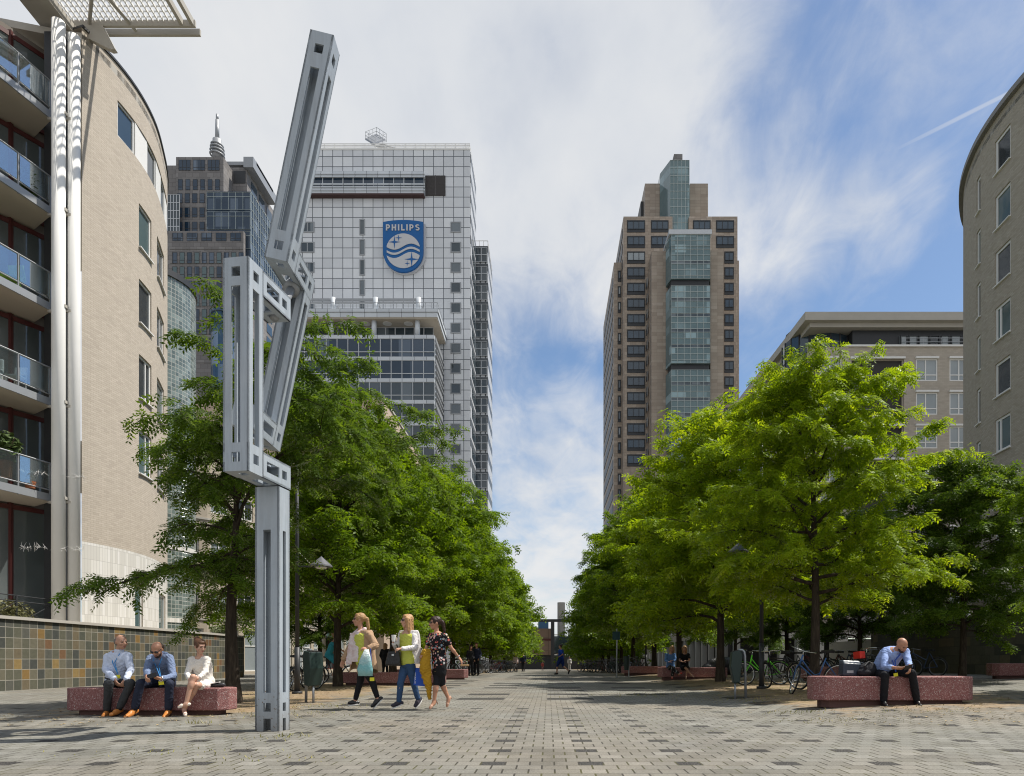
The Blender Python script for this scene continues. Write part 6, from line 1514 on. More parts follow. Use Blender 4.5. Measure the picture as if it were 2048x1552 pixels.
# ---------------------------------------------------------------- people
def skin_mat(name, c):
    t = NT(name); co = t.coord('Object'); n = t.noise(co, 18, 4, .6); k = t.math('ADD', t.math('MULTIPLY', n, .3), .85)
    col = t.mix(1.0, c, t.comb(k,t.math('MULTIPLY',k,.98),t.math('MULTIPLY',k,.96)), 'MULTIPLY')
    nd = t.n('BsdfPrincipled'); t.put(nd.inputs['Base Color'], col); nd.inputs['Roughness'].default_value = .5; nd.inputs['Subsurface Weight'].default_value = .08; nd.inputs['Subsurface Radius'].default_value = (.02,.008,.004)
    return t.done(nd.outputs[0])
MAT['skin'] = skin_mat('skin', (.46,.25,.165)); MAT['skin_tan'] = skin_mat('tanned_skin', (.42,.215,.135)); MAT['skin_pale'] = skin_mat('pale_skin', (.52,.30,.21))
def hair_mat(name, c):
    t = NT(name); co = t.coord('Object'); mp = t.n('Mapping'); mp.inputs['Scale'].default_value = (60,60,9); t.put(mp.inputs[0], co); n = t.noise(mp.outputs[0], 1.5, 4, .6); k = t.math('ADD', t.math('MULTIPLY', n, .9), .55)
    return t.done(t.bsdf(t.mix(1.0, c, t.comb(k,k,k), 'MULTIPLY'), .5, 0, .35, t.bump(n, .6, .01)))
MAT['hair_dark'] = hair_mat('dark_brown_hair', (.035,.018,.012)); MAT['hair_blond'] = hair_mat('blonde_hair', (.34,.20,.09)); MAT['hair_light'] = hair_mat('strawberry_blonde_hair', (.42,.24,.11)); MAT['hair_brown'] = hair_mat('brown_hair', (.11,.05,.024)); MAT['hair_grey'] = hair_mat('greying_hair', (.17,.14,.12))
MAT['lens'] = glassy('sunglass_lens', (.008,.008,.01), .08, .7); MAT['lip'] = plain('lip', (.36,.12,.10), .5); MAT['eye'] = plain('dark_eye', (.03,.02,.016), .3); MAT['brow'] = plain('brow', (.06,.035,.025), .8)
V = Vector
def lerp(a,b,t): return a+(b-a)*t
def hand(mb, wrist, d, n, side, curl=.5, sc=1.0, spread=.25):
    """palm, four unequal bent fingers and a thumb that leaves the side of the palm; d towards the knuckles, n out of the back of the hand"""
    d = V(d).normalized(); n = V(n); n = (n-d*n.dot(d)).normalized(); s = d.cross(n)*side
    k = wrist+d*(.088*sc)
    for q in (-.028,-.010,.010,.028): mb.cap(wrist+s*(q*.7*sc)+d*.012, k+s*(q*sc), .0165*sc, .0125*sc, 8)
    for i,(q,l) in enumerate(((-.031,.062),(-.0105,.074),(.0105,.079),(.031,.071))):
        b = k+s*(q*sc); c1 = curl*(.75+.08*i); d1 = (d*math.cos(c1)-n*math.sin(c1)+s*(q*spread*3)).normalized(); d2 = (d*math.cos(c1*2.1)-n*math.sin(c1*2.1)+s*(q*spread*2)).normalized()
        m = b+d1*(l*.52*sc); mb.cap(b, m, .0098*sc, .0088*sc, 8); mb.cap(m, m+d2*(l*.46*sc), .0086*sc, .0072*sc, 8)
    tb = wrist+s*(.026*sc)+d*(.03*sc); td = (d*.72+s*.62-n*.30).normalized(); m = tb+td*(.042*sc); mb.cap(tb, m, .0135*sc, .0105*sc, 8); td2 = (d*.9+s*.18-n*.38).normalized(); mb.cap(m, m+td2*(.036*sc), .0100*sc, .0080*sc, 8)
    return k, s, n
def head(mb, c, fw, up, sc=1.0, fem=False):
    fw = V(fw).normalized(); up = V(up); up = (up-fw*up.dot(fw)).normalized(); rt = fw.cross(up); ax = (rt,fw,up)
    p = lambda a,b,h: c+rt*(a*sc)+fw*(b*sc)+up*(h*sc)
    e = lambda q,r: mb.ell(q,[x*sc for x in r],ax,16,11)
    e(p(0,-.012,.030),(.076,.094,.088)); e(p(0,.012,-.005),(.069,.080,.092)); e(p(0,.030,-.062),(.053 if not fem else .047,.058,.052)); e(p(0,.058,-.095),(.026,.026,.021))
    e(p(0,.074,.026),(.052,.020,.014)); mb.cap(p(0,.086,.018),p(0,.108,-.022),.0095*sc,.0155*sc,8); e(p(0,.096,-.030),(.020,.014,.010))
    for q in (-1,1): e(p(q*.040,.064,-.022),(.026,.022,.026)); e(p(q*.077,-.008,-.005),(.010,.022,.033))
    e(p(0,.082,-.058),(.026,.016,.013))
    return ax, p
def torso_secs(P, N, hip, sh, fwd, sc, fem, grow=0.0, bow=.0, lo=-.10, belly=0.0):
    """ellipses from the seat to the base of the neck"""
    secs = []; tab = [(lo,.135,.085),(-.02,.168,.108),(.10,.165,.108),(.28,.138 if fem else .152,.096+belly),(.48,.140 if fem else .160,.104+belly),(.68,.152 if fem else .172,.116 if fem else .114),(.84,.148 if fem else .170,.098),(.95,.105,.075),(1.0,.062,.058)]
    ctrl = (P+N)/2-fwd*bow
    for t,a,b in tab:
        tt = max(0,t); c = P*(1-tt)**2+ctrl*(2*tt*(1-tt))+N*tt*tt
        if t < 0: c = P+(P-N).normalized()*(-t)
        d = ((ctrl-P)*(1-tt)+(N-ctrl)*tt).normalized(); x = lerp(hip,sh,min(1,max(0,tt))); x = (x-d*x.dot(d)).normalized(); y = d.cross(x)
        secs.append((c, x*((a+grow)*sc), y*((b+grow)*sc)))
    return secs
def person(label, root, sp, vox=.0075, group=None):
    """sp: world joints P pelvis, N neck base, H head centre, face; SL SR shoulders, EL ER elbows, WL WR wrists, hL hR hips, KL KR knees, AL AR ankles, TL TR toes"""
    r = empty('person', root, 0, label, 'person', group); o = V(root); sp = dict(sp)
    if vox < .01:
        for s in 'LR': sp['S'+s] = lerp(sp['S'+s],sp['N'],.06)-(sp['N']-sp['P']).normalized()*.028
    j = {k:(v-o if isinstance(v,V) and k not in ('face','up','dL','dR','nL','nR') else v) for k,v in sp.items()}
    sc = j.get('sc',1.0); fem = j.get('fem',False); hip = (j['hR']-j['hL']).normalized(); sh = (j['SR']-j['SL']).normalized()
    up = (j['N']-j['P']).normalized(); fwd = up.cross(hip).normalized(); fwd = fwd if fwd.dot(j['body'] if 'body' in j else V((0,-1,0))) > 0 else -fwd
    face = V(j['face']).normalized(); hup = V(j.get('up',(0,0,1)))
    g = lambda x: x*sc
    b = MB(); secs = torso_secs(j['P'],j['N'],hip,sh,fwd,sc,fem,0,j.get('bow',0)); b.loft(secs,18)
    b.cap(j['N']-up*.03, lerp(j['N'],j['H'],.72), g(.056 if not fem else .048), g(.052 if not fem else .044), 12)
    for s in 'LR':
        S,E,Wr,hp,K,A,T = (j[k+s] for k in ('S','E','W','h','K','A','T'))
        b.cap(lerp(j['N'],S,.45)-up*.03,S,g(.05),g(.056)); b.cap(S,E,g(.052 if not fem else .044),g(.040 if not fem else .034)); b.cap(E,Wr,g(.040 if not fem else .033),g(.027 if not fem else .022))
        m = lerp(E,Wr,.3); b.ell(m,(g(.042),g(.036),g(.06)),basis(Wr-E))
        dh = V(j.get('d'+s,Wr-E)); nh = V(j.get('n'+s,(0,0,1))); hand(b,Wr,dh,nh,1 if s=='L' else -1,j.get('curl'+s,.55),sc*(.92 if fem else 1.0))
        b.cap(hp,K,g(.088 if not fem else .085),g(.054 if not fem else .052)); b.cap(K,A,g(.054 if not fem else .050),g(.036 if not fem else .031)); b.ell(lerp(K,A,.28)-V((0,0,0)),(g(.056),g(.052),g(.11)),basis(A-K))
        fd = (T-A); b.cap(A,lerp(A,T,.25)-V((0,0,.02)),g(.038),g(.036)); b.cap(A-V((0,0,.025)),T,g(.036),g(.024))
    hx, hp_ = head(b, j['H'], face, hup, sc*1.0, fem)
    remesh(b, 'body', j['skin'], vox, r, 5)
    # face
    if j.get('glasses'):
        m = MB()
        for q in (-1,1): m.ell(hp_(q*.034,.088,.012),(g(.030),g(.012),g(.022)),hx,14,9); m.cap(hp_(q*.062,.084,.018),hp_(q*.080,-.005,.018),.0035,.0035,6)
        m.cap(hp_(-.012,.099,.018),hp_(.012,.099,.018),.004,.004,6); m.build('sunglasses', MAT['lens'], r, True)
    else:
        for q in (-1,1):
            m = MB(); m.ell(hp_(q*.032,.0835,.008),(g(.012),g(.007),g(.0065)),hx,10,7); m.build('eye', MAT['eye'], r, True)
            m = MB(); m.cap(hp_(q*.016,.093,.030),hp_(q*.048,.083,.030),.0045,.0035,6); m.build('eyebrow', MAT['brow'], r, True)
    m = MB(); m.ell(hp_(0,.0965,-.058),(g(.022),g(.006),g(.0065)),hx,12,7); m.build('mouth', MAT['lip'], r, True)
    return r, j, dict(P=hp_, ax=hx, secs=secs, up=up, fwd=fwd, hip=hip, sh=sh, sc=sc, fem=fem)
def hair(r, info, mat, kind, vox=.008):
    p = info['P']; ax = info['ax']; m = MB(); sc = info['sc']; e = lambda q,rr: m.ell(q,[x*sc for x in rr],ax,16,11)
    if kind in ('short','balding','long','bun','tail'):
        if kind == 'balding': e(p(0,-.050,.012),(.086,.070,.084)); e(p(.0,-.022,.004),(.087,.058,.062))
        else: e(p(0,-.030,.040),(.086,.094,.090)); e(p(0,.012,.078),(.066,.070,.046))
        if kind in ('long','bun','tail'): 
            for q in (-1,1): e(p(q*.064,.010,.03),(.024,.05,.055))
    if kind == 'long':
        for q,b,l,w in ((-.062,-.01,-.24,.036),(.062,-.01,-.24,.036),(-.035,-.065,-.29,.045),(.035,-.065,-.29,.045),(0,-.075,-.27,.05),(.07,.025,-.17,.024),(-.07,.025,-.17,.024)): m.cap(p(q,b,.03),p(q*1.25,b-.015,l),.042*sc,w*.75*sc,10)
    if kind == 'bun': e(p(0,-.115,.105),(.056,.052,.050)); e(p(0,-.08,.07),(.055,.05,.045)); e(p(0,-.03,.05),(.092,.096,.094))
    if kind == 'tail': e(p(0,-.125,.02),(.036,.040,.036)); m.cap(p(0,-.135,.01),p(.0,-.16,-.15),.038*sc,.030*sc,10); m.cap(p(0,-.16,-.15),p(0,-.135,-.24),.030*sc,.012*sc,10)
    if kind == 'beard':
        e(p(0,.050,-.082),(.048,.050,.040)); e(p(0,.03,-.06),(.062,.045,.045)); e(p(0,.088,-.044),(.026,.012,.007))
    return remesh(m, 'beard' if kind=='beard' else 'hair', mat, vox, r, 3, disp=.004 if kind!='beard' else 0)
def shirt(r, j, info, mat, sleeve=1.0, grow=.016, hem=-.09, vox=.010, name='shirt', bow=0, loose=.0, tail=None, neck=True, collar=False):
    m = MB(); sc = info['sc']; secs = torso_secs(j['P'],j['N'],info['hip'],info['sh'],info['fwd'],sc,info['fem'],grow+loose,j.get('bow',0),hem,j.get('belly',0))
    secs = secs[:-1]
    if not neck: secs[-1] = (secs[-1][0]-info['fwd']*.012, secs[-1][1]*.82, secs[-1][2]*.80)
    m.loft(secs,20)
    if collar:
        N, u_, x_, y_ = j['N'], info['up'], info['sh'], info['fwd']; m.loft([(N-u_*.035,x_*.088,y_*.082),(N+u_*.012-y_*.004,x_*.076,y_*.072),(N+u_*.034-y_*.012,x_*.070,y_*.066)],20)
    if tail:
        c,x,y = secs[0]
        for dz,k in tail: secs2 = (c-info['up']*dz if j.get('stand') is None else c-V((0,0,dz)), x*k, y*k); m.loft([(c,x,y),secs2],20); c,x,y = secs2
    for s in 'LR':
        S,E,Wr = j['S'+s],j['E'+s],j['W'+s]
        m.cap(lerp(j['N'],S,.40)-info['up']*.035,S,sc*(.058),sc*(.064+loose*.5))
        f = .060 if not info['fem'] else .052
        if sleeve <= .5: m.cap(S,lerp(S,E,sleeve*2*.9),sc*(f+.004+loose*.5),sc*(f+.004+loose*.5))
        else:
            m.cap(S,E,sc*(f+loose*.6),sc*(f-.010+loose*.6)); q = lerp(E,Wr,(sleeve-.5)*2*.97); m.cap(E,q,sc*(f-.010+loose*.6),sc*(f-.020+loose*.8))
            m.cap(lerp(E,q,.9),q,sc*(f-.018+loose*.8),sc*(f-.017+loose*.8))
    return remesh(m, name, mat, vox, r, 5, disp=.0065)
def trousers(r, j, info, mat, length=.97, grow=.014, flare=0, vox=.010, name='trousers', top=.16, belt=True):
    m = MB(); sc = info['sc']; g = lambda x: x*sc; secs = info['secs'][:3]; m.loft([(c,x*(1+grow/.14),y*(1+grow/.1)) for c,x,y in secs],20)
    for s in 'LR':
        hp,K,A = j['h'+s],j['K'+s],j['A'+s]; m.cap(hp,K,g(.093+grow*.4),g(.060+grow*.5)); 
        if length > .5:
            q = lerp(K,A,(length-.5)*2); m.cap(K,q,g(.060+grow*.5),g(.044+grow*.6+flare)); m.ell(lerp(K,q,.3),(g(.060),g(.057),g(.12)),basis(A-K))
            if flare: m.cap(lerp(K,q,.85),q,g(.046+flare),g(.052+flare))
        else:
            q = lerp(hp,K,length*2); m.cap(hp,q,g(.100+grow),g(.098+flare+grow))
    o = remesh(m, name, mat, vox, r, 4, disp=.0045)
    if belt:
        b = MB(); c,x,y = info['secs'][2]; N = 24; b.loft([(c-info['up']*.018,x*1.13,y*1.17),(c+info['up']*.018,x*1.13,y*1.17)],N); b.build('belt', MAT['saddle'], r, True)
    return o
def shoes(r, j, info, mat, sole=None, kind='shoe', heel=0.0):
    sc = info['sc']
    for s in 'LR':
        A,T = j['A'+s],j['T'+s]; d = (T-A); fl = V((d.x,d.y,d.z)); dn = fl.normalized(); upv = V((0,0,1)); sd = dn.cross(upv).normalized(); un = sd.cross(dn)
        base = A-un*.0; m = MB(); hl = A-dn*.045-un*.028
        q = d.length
        if kind == 'pump':
            m.cap(T-dn*.03-un*.004,T+dn*.01-un*.008,.034*sc,.024*sc,10); m.cap(hl+dn*.01,T-dn*.05-un*.012,.028*sc,.026*sc,10)
            o = remesh(m,'shoe',mat,.007,r,3)
            if heel: k = MB(); k.cyl(hl-dn*.01,hl-dn*.01-un*.065-V((0,0,heel)),.012,.006,8); k.build('heel',mat,o)
        else:
            m.cap(hl,lerp(hl,T,.55)-un*.004,.040*sc,.042*sc,12); m.cap(lerp(hl,T,.5)-un*.002,T-un*.002,.044*sc,.030*sc,12); m.cap(A-un*.012,lerp(A,T,.42)+un*.004,.043*sc,.036*sc,12)
            o = remesh(m,'shoe',mat,.007,r,3)
            if sole:
                k = MB(); pts = []
                for i in range(18):
                    t = 2*math.pi*i/18; along = math.cos(t); w = .043 if along < 0 else .040; pts.append(lerp(hl,T,.5)+dn*(along*((T-hl).length/2+.035))+sd*(w*math.sin(t)*(1.05 if abs(along)<.8 else .9))-un*.044)
                k.extr(pts, un*.018); k.build('sole', sole, o)
def lanyard(r, j, info, col, badge, top=None, lw=.007):
    m = MB(); p = info; N = j['N']; up, fw, sh = p['up'],p['fwd'],p['sh']; c = p['secs'][5]; f = fw*(.145*p['sc'])
    m.tube([N-fw*.045+sh*.01,N+sh*.062+up*.0,N+sh*.055+fw*.075-up*.06,c[0]+fw*.142+sh*.02,badge+V((0,0,.05))],lw,6); m.tube([N-fw*.045-sh*.01,N-sh*.062,N-sh*.055+fw*.075-up*.06,c[0]+fw*.142-sh*.02,badge+V((0,0,.05))],lw,6)
    o = m.build('lanyard', col, r, True); b = MB(); b.box(badge,(.075,.006,.055),(V((.97,.1,.15)),V((-.1,.99,0)),V((-.15,0,.98)))); b.build('badge', MAT['badge'], o)
MAT['badge'] = plain('yellow_badge', (.75,.68,.03), .5, 0, .05)
MAT['tan_leather'] = plain('tan_leather', (.50,.19,.045), .38, 0, .15, 12); MAT['black_leather'] = plain('black_shoe_leather', (.015,.015,.016), .3, 0, .1, 10); MAT['nude_leather'] = plain('nude_leather', (.50,.30,.21), .4)
MAT['lanyard_blue'] = plain('lanyard_blue', (.02,.08,.42), .6); MAT['lanyard_cyan'] = plain('lanyard_cyan', (.04,.24,.55), .6)
MAT['phone'] = plain('phone_black', (.008,.008,.01), .2)
def hold(name, label, cat, c, size, ax, mat):
    m = MB(); m.box((0,0,0),size,ax); o = m.build(name, mat, None); o.location = c; bevel(o,.004,2); return tag(o,label,cat)
def hips(P, d, w): d = V(d).normalized(); return P-d*w, P+d*w
# --- seated men and woman on the left bench: Q(px,py,dy) = point of the photograph at a distance
D0 = 10.70
def Q(x,y,dy=0.0): return W(x,y,D0+dy)
def seat_left():
    shirt_w = cloth('pale_blue_shirt',(.56,.62,.76),.8,.06,10,.7); grey = cloth('grey_trousers',(.045,.047,.05),.85,.15,14,.5)
    P = Q(233,1366,.34); sp = dict(P=P, N=Q(238,1301,.24), H=Q(242.5,1284.5,.20), face=(.88,-.47,-.10), SL=Q(215,1311,.27), SR=Q(258,1310,.22), EL=Q(211.5,1340,.20), ER=Q(261.5,1340,.16), WL=Q(229,1358,-.03), WR=Q(253,1358,-.03), hL=P+V((-.09,-.02,-.02)), hR=P+V((.09,-.02,-.02)), KL=Q(218,1368,-.14), KR=Q(262,1366,-.12), AL=Q(213.5,1424,-.02), AR=Q(237,1420,-.10), TL=Q(206.5,1432.5,-.20), TR=Q(222,1429,-.26), skin=MAT['skin'], dL=(.55,-.35,-.75), dR=(-.35,-.3,-.85), nL=(-.6,-.75,0), nR=(.6,-.75,0), curlL=.6, curlR=.6, bow=.05, belly=.012)
    r, j, I = person('man in pale blue shirt and grey trousers at the left end of the bench', (P.x,P.y-.3,0), sp)
    hair(r,I,MAT['hair_grey'],'balding'); shirt(r,j,I,shirt_w,1.0,loose=.010,collar=True); trousers(r,j,I,grey,.93,flare=.004); shoes(r,j,I,MAT['tan_leather'],MAT['saddle'])
    for s in 'LR': m = MB(); A,K = j['A'+s],j['K'+s]; m.cap(lerp(A,K,.02),lerp(A,K,.22),.043,.046); remesh(m,'sock',cloth('black_sock',(.012,.012,.014)) if s=='L' else bpy.data.materials['black_sock'],.01,r,2)
    lanyard(r,j,I,MAT['lanyard_cyan'],Q(235.5,1353.5,.06)-V(r.location))
    navy = cloth('navy_trousers',(.022,.027,.048),.8,.15,12,.5); denim = cloth('slate_blue_shirt',(.17,.22,.34),.85,.12,16,.7)
    P = Q(327,1364,.36); sp = dict(P=P, N=Q(318,1309.5,.10), H=Q(314.5,1299,-.03), face=(-.05,-.80,-.60), up=(0,-.35,.9), SL=Q(299,1314,.10), SR=Q(340,1313,.14), EL=Q(294,1339,-.06), ER=Q(347,1352,.02), WL=Q(293,1352.5,-.26), WR=Q(322,1358,-.26), hL=P+V((-.095,-.02,-.02)), hR=P+V((.095,-.02,-.02)), KL=Q(281,1366,-.16), KR=Q(339,1367,-.16), AL=Q(268.5,1421,-.12), AR=Q(337,1422,-.06), TL=Q(251,1434,-.34), TR=Q(328,1434,-.30), skin=MAT['skin_tan'], dL=(.25,-.5,-.30), dR=(-.9,-.3,.28), nL=(-.9,-.2,.2), nR=(.2,-.5,-.85), curlL=.75, curlR=.7, bow=.11)
    r, j, I = person('man in slate blue shirt and navy trousers looking down at his phone', (P.x,P.y-.3,0), sp | dict(glasses=True))
    hair(r,I,MAT['hair_dark'],'balding'); hair(r,I,MAT['hair_dark'],'beard'); shirt(r,j,I,denim,.93,loose=.010,collar=True); trousers(r,j,I,navy,.93,flare=.010); shoes(r,j,I,MAT['tan_leather'],MAT['saddle'])
    for s in 'LR': m = MB(); A,K = j['A'+s],j['K'+s]; m.cap(lerp(A,K,.02),lerp(A,K,.22),.043,.046); remesh(m,'sock',bpy.data.materials['black_sock'],.01,r,2)
    m = MB(); m.ring(j['WR'],j['WR']-j['ER'],.034,.009,20,6); m.build('wristwatch', MAT['chrome'], r, True)
    lanyard(r,j,I,MAT['lanyard_cyan'],Q(322.5,1366,-.22)-V(r.location))
    hold('phone','black phone in the hands of the man in the slate blue shirt','phone',Q(303.5,1351.5,-.33),(.075,.010,.145),(V((.30,-.2,-.93)),V((.1,.97,-.2)),V((.95,.0,.3))),MAT['phone'])
    cream = cloth('cream_tunic',(.70,.66,.60),.85,.05,9,.7)
    P = Q(407,1368,.34); sp = dict(P=P, N=Q(398.5,1312,.22), H=Q(400,1293.5,.17), face=(.82,-.52,-.26), SL=Q(382,1317.5,.22), SR=Q(414.5,1317,.18), EL=Q(374.5,1347,.10), ER=Q(411,1345,.08), WL=Q(379.5,1360,-.10), WR=Q(395,1357,-.10), hL=P+V((-.085,-.02,-.02)), hR=P+V((.085,-.02,-.02)), KL=Q(385,1352.5,-.22), KR=Q(393.5,1370,-.14), AL=Q(369.5,1409,-.22), AR=Q(368.5,1419,-.06), TL=Q(359.5,1413,-.36), TR=Q(370.5,1429,-.20), skin=MAT['skin_pale'], fem=True, sc=.95, dL=(.55,-.35,-.25), dR=(-.95,-.25,-.1), nL=(-.1,-.3,1), nR=(.1,-.4,1), curlL=.65, curlR=.6, bow=.04)
    sp['KL'] = Q(386,1354,-.20); sp['AL'] = Q(372,1407,-.26); sp['TL'] = Q(359,1412.5,-.30)
    r, j, I = person('seated woman in cream tunic with crossed bare legs and hair in a bun', (P.x,P.y-.3,0), sp)
    hair(r,I,MAT['hair_brown'],'bun'); shirt(r,j,I,cream,.9,loose=.014); shoes(r,j,I,plain('cream_shoe',(.72,.62,.54),.5),None,'pump')
    m = MB(); I2 = I; m.loft([(c,x*1.14,y*1.18) for c,x,y in I['secs'][:4]],20)
    for s in 'LR': m.cap(j['h'+s],lerp(j['h'+s],j['K'+s],.72),.105,.078)
    remesh(m,'tunic_skirt',cream,.011,r,5,disp=.006)
seat_left()
def seat_right():
    global D0; D0 = 11.42
    blue = cloth('light_blue_shirt',(.30,.40,.68),.8,.07,10,.7); blk = cloth('black_trousers',(.012,.012,.015),.8,.15,12,.5); zg = gz(5.9,11.3)
    P = Q(1757,1348,.40); P = Q(1762,1346.5,.40)
    sp = dict(P=P, N=Q(1793,1299,.12), H=Q(1803.5,1290,.0), face=(.30,-.72,-.62), up=(.05,-.45,.88), SL=Q(1771,1303,.16), SR=Q(1814,1300.5,.10), EL=Q(1768.5,1332.5,.02), ER=Q(1817.5,1327.5,-.02), WL=Q(1792,1336,-.22), WR=Q(1820.5,1333,-.24), hL=P+V((-.075,-.02,-.02)), hR=P+V((.115,-.02,-.02)), KL=Q(1770.5,1350,-.12), KR=Q(1824,1346,-.16), AL=Q(1767,1404.5,-.02), AR=Q(1834,1403,-.02), TL=Q(1773.5,1412,-.24), TR=Q(1841,1411.5,-.22), skin=MAT['skin_tan'], dL=(.93,-.2,-.05), dR=(-.25,-.25,-.8), nL=(0,-.55,-.85), nR=(.75,-.6,.1), curlL=.5, curlR=.7, bow=.10, belly=.03)
    r, j, I = person('bald bearded man in light blue shirt bent over his phone on the right bench', (P.x,P.y-.3,zg), sp)
    hair(r,I,MAT['hair_dark'],'beard'); shirt(r,j,I,blue,.80,loose=.012,collar=True); trousers(r,j,I,blk,.95,flare=.008); shoes(r,j,I,MAT['black_leather'],MAT['saddle'])
    lanyard(r,j,I,MAT['lanyard_blue'],Q(1791.5,1349.5,-.06)-V(r.location),lw=.009)
    hold('phone','black phone held by the bald man on the right bench','phone',Q(1817,1334,-.33),(.075,.010,.145),(V((.1,-.35,.93)),V((-.1,.93,.35)),V((.97,.1,.25))),MAT['phone'])
seat_right()
# --- three women walking across the square
def walkers():
    global D0; D0 = 12.1
    lime = cloth('lime_top',(.48,.51,.09),.85,.06,9,.5); tan = cloth('tan_coat',(.38,.25,.155),.85,.08,7,.5); leg = cloth('black_leggings',(.012,.012,.014),.7,.2,14,.3)
    P = Q(726,1324); sp = dict(P=P, N=Q(722,1259.5), H=Q(718.5,1239.5,-.01), face=(-.97,-.22,.02), SL=Q(712,1268,.15), SR=Q(739,1267,-.13), EL=Q(698,1299,.17), ER=Q(752,1291,-.19), WL=Q(686.5,1319.5,.12), WR=Q(736,1297,-.28), hL=P+V((-.02,.085,-.02)), hR=P+V((.02,-.085,-.02)), KL=Q(720,1366,.06), KR=Q(745.5,1366,-.05), AL=Q(709.5,1403.5,.06), AR=Q(756,1398.5,-.05), TL=Q(698.5,1405.5,.02), TR=Q(744,1412,-.09), skin=MAT['skin'], fem=True, sc=1.0, glasses=True, body=V((-.97,-.24,0)), dL=(-.25,-.1,-.95), dR=(-.8,-.35,.1), nL=(-.6,.7,0), nR=(0,-.4,.9), curlL=.35, curlR=.8, stand=1)
    z0 = 0
    r, j, I = person('woman in tan coat, pale scarf and black leggings, leading the three walking women', (P.x,P.y,0), sp)
    hair(r,I,MAT['hair_blond'],'tail'); shirt(r,j,I,lime,.08,loose=.0,name='top',neck=False); trousers(r,j,I,leg,.90,grow=.006,belt=False,name='leggings'); shoes(r,j,I,MAT['black_leather'],MAT['white_frame'])
    # open coat: a shell of cloth with the front left open, and its sleeves
    f = I['fwd']; s = I['sh']; m = MB(); n = 22; rings = []
    for z,a,b in ((1.405,.175,.105),(1.36,.215,.135),(1.25,.225,.150),(1.10,.215,.150),(.95,.235,.165),(.80,.26,.185),(.66,.285,.205)):
        row = []
        for i in range(n+1):
            an = R(20+320*i/n); c = V((j['P'].x+.02*(1.4-z),j['P'].y,z-0)); row.append(c+f*(math.cos(an)*b*(1+.04*math.sin(5*an+z*6)))+s*(math.sin(an)*a)-V((0,0,.05*math.cos(an*2)*(z<.7))))
        rings.append(row)
    vs = [p for row in rings for p in row]; m.add(vs,[(k*(n+1)+i,k*(n+1)+i+1,(k+1)*(n+1)+i+1,(k+1)*(n+1)+i) for k in range(len(rings)-1) for i in range(n)])
    o = m.build('coat', tan, r, True); k = o.modifiers.new('t','SOLIDIFY'); k.thickness = .02; q = o.modifiers.new('s','SUBSURF'); q.levels = q.render_levels = 2
    m = MB()
    for sd_ in 'LR':
        S,E,Wr = j['S'+sd_],j['E'+sd_],j['W'+sd_]; m.cap(S-V((0,0,.01)),E,.075,.062); m.cap(E,lerp(E,Wr,.9),.062,.055); m.cap(lerp(j['N'],S,.5)-V((0,0,.04)),S,.06,.074)
    remesh(m,'coat_sleeves',tan,.011,r,5,disp=.008)
    sc_ = NT('pink_white_scarf'); co = sc_.coord('Object'); cx,cy,cz = sc_.sep(co); scm = sc_.done(sc_.bsdf(sc_.ramp(sc_.noise(co,5,3,.6,dist=1.0),[(.35,(.58,.42,.41)),(.52,(.68,.58,.57)),(.66,(.70,.64,.63)),(.70,(.55,.14,.34)),(.76,(.70,.66,.66))]),.85,0,.2,sc_.bump(sc_.noise(co,22,3),.5,.02)))
    N = j['N']; m = MB()
    loop = []
    for i in range(13): an = 2*math.pi*i/12; loop.append(N+s*(.085*math.sin(an))+f*(.075*math.cos(an)+.015)+V((0,0,-.015-.035*math.cos(an))))
    m.tube(loop,.034,10)
    for q,l0,l1 in ((-.088,1.36,.80),(.060,1.38,.84)):
        pts = [V((N.x,N.y,0))+f*(.10+.05*t)+s*(q*(1+.35*t))+V((0,0,l0+(l1-l0)*t)) for t in (0,.25,.5,.75,1)]
        m.loft([(p,s*(.068+.009*i),f*.022) for i,p in enumerate(pts)],14)
    remesh(m,'scarf',scm,.011,r,4,disp=.008)
    lb = MB(); lb.tube([Q(741,1297,-.33)-V(r.location),Q(742.5,1320,-.33)-V(r.location),Q(743,1350,-.33)-V(r.location)],.007,6); ob = lb.build('lanyard',MAT['lanyard_blue'],r); m = MB(); m.box(Q(744,1358.5,-.34)-V(r.location),(.075,.006,.06)); m.build('badge',MAT['badge'],ob)
    # clear bag with turquoise papers
    bag = empty('clear_bag', Q(731,1352,-.36), 0, 'translucent turquoise plastic bag held in front of the tan coat', 'bag'); m = MB(); m.loft([(V((0,0,0)),V((.125,0,0)),V((0,.03,0))),(V((-.01,0,.12)),V((.135,0,0)),V((0,.045,0))),(V((0,0,.30)),V((.095,0,0)),V((0,.035,0))),(V((.02,0,.46)),V((.035,0,0)),V((0,.015,0)))],16)
    tb = NT('turquoise_plastic'); co = tb.coord('Object'); xx,yy,zz = tb.sep(co); c = tb.ramp(tb.math('ADD',tb.math('MULTIPLY',zz,1.6),tb.math('MULTIPLY',tb.noise(co,9,3,.6,dist=1.5),.5)),[(.2,(.30,.52,.52)),(.5,(.16,.42,.44)),(.9,(.55,.62,.60))]); m.build('bag_body',tb.done(tb.bsdf(c,.18,0,.6,tb.bump(tb.noise(co,14,3,dist=1.2),.7,.03))),bag,True)
    # second woman
    D0 = 12.05; jean = cloth('blue_jeans',(.035,.075,.16),.8,.35,8,.5); white = cloth('white_cardigan',(.66,.63,.62),.85,.05,10,.7)
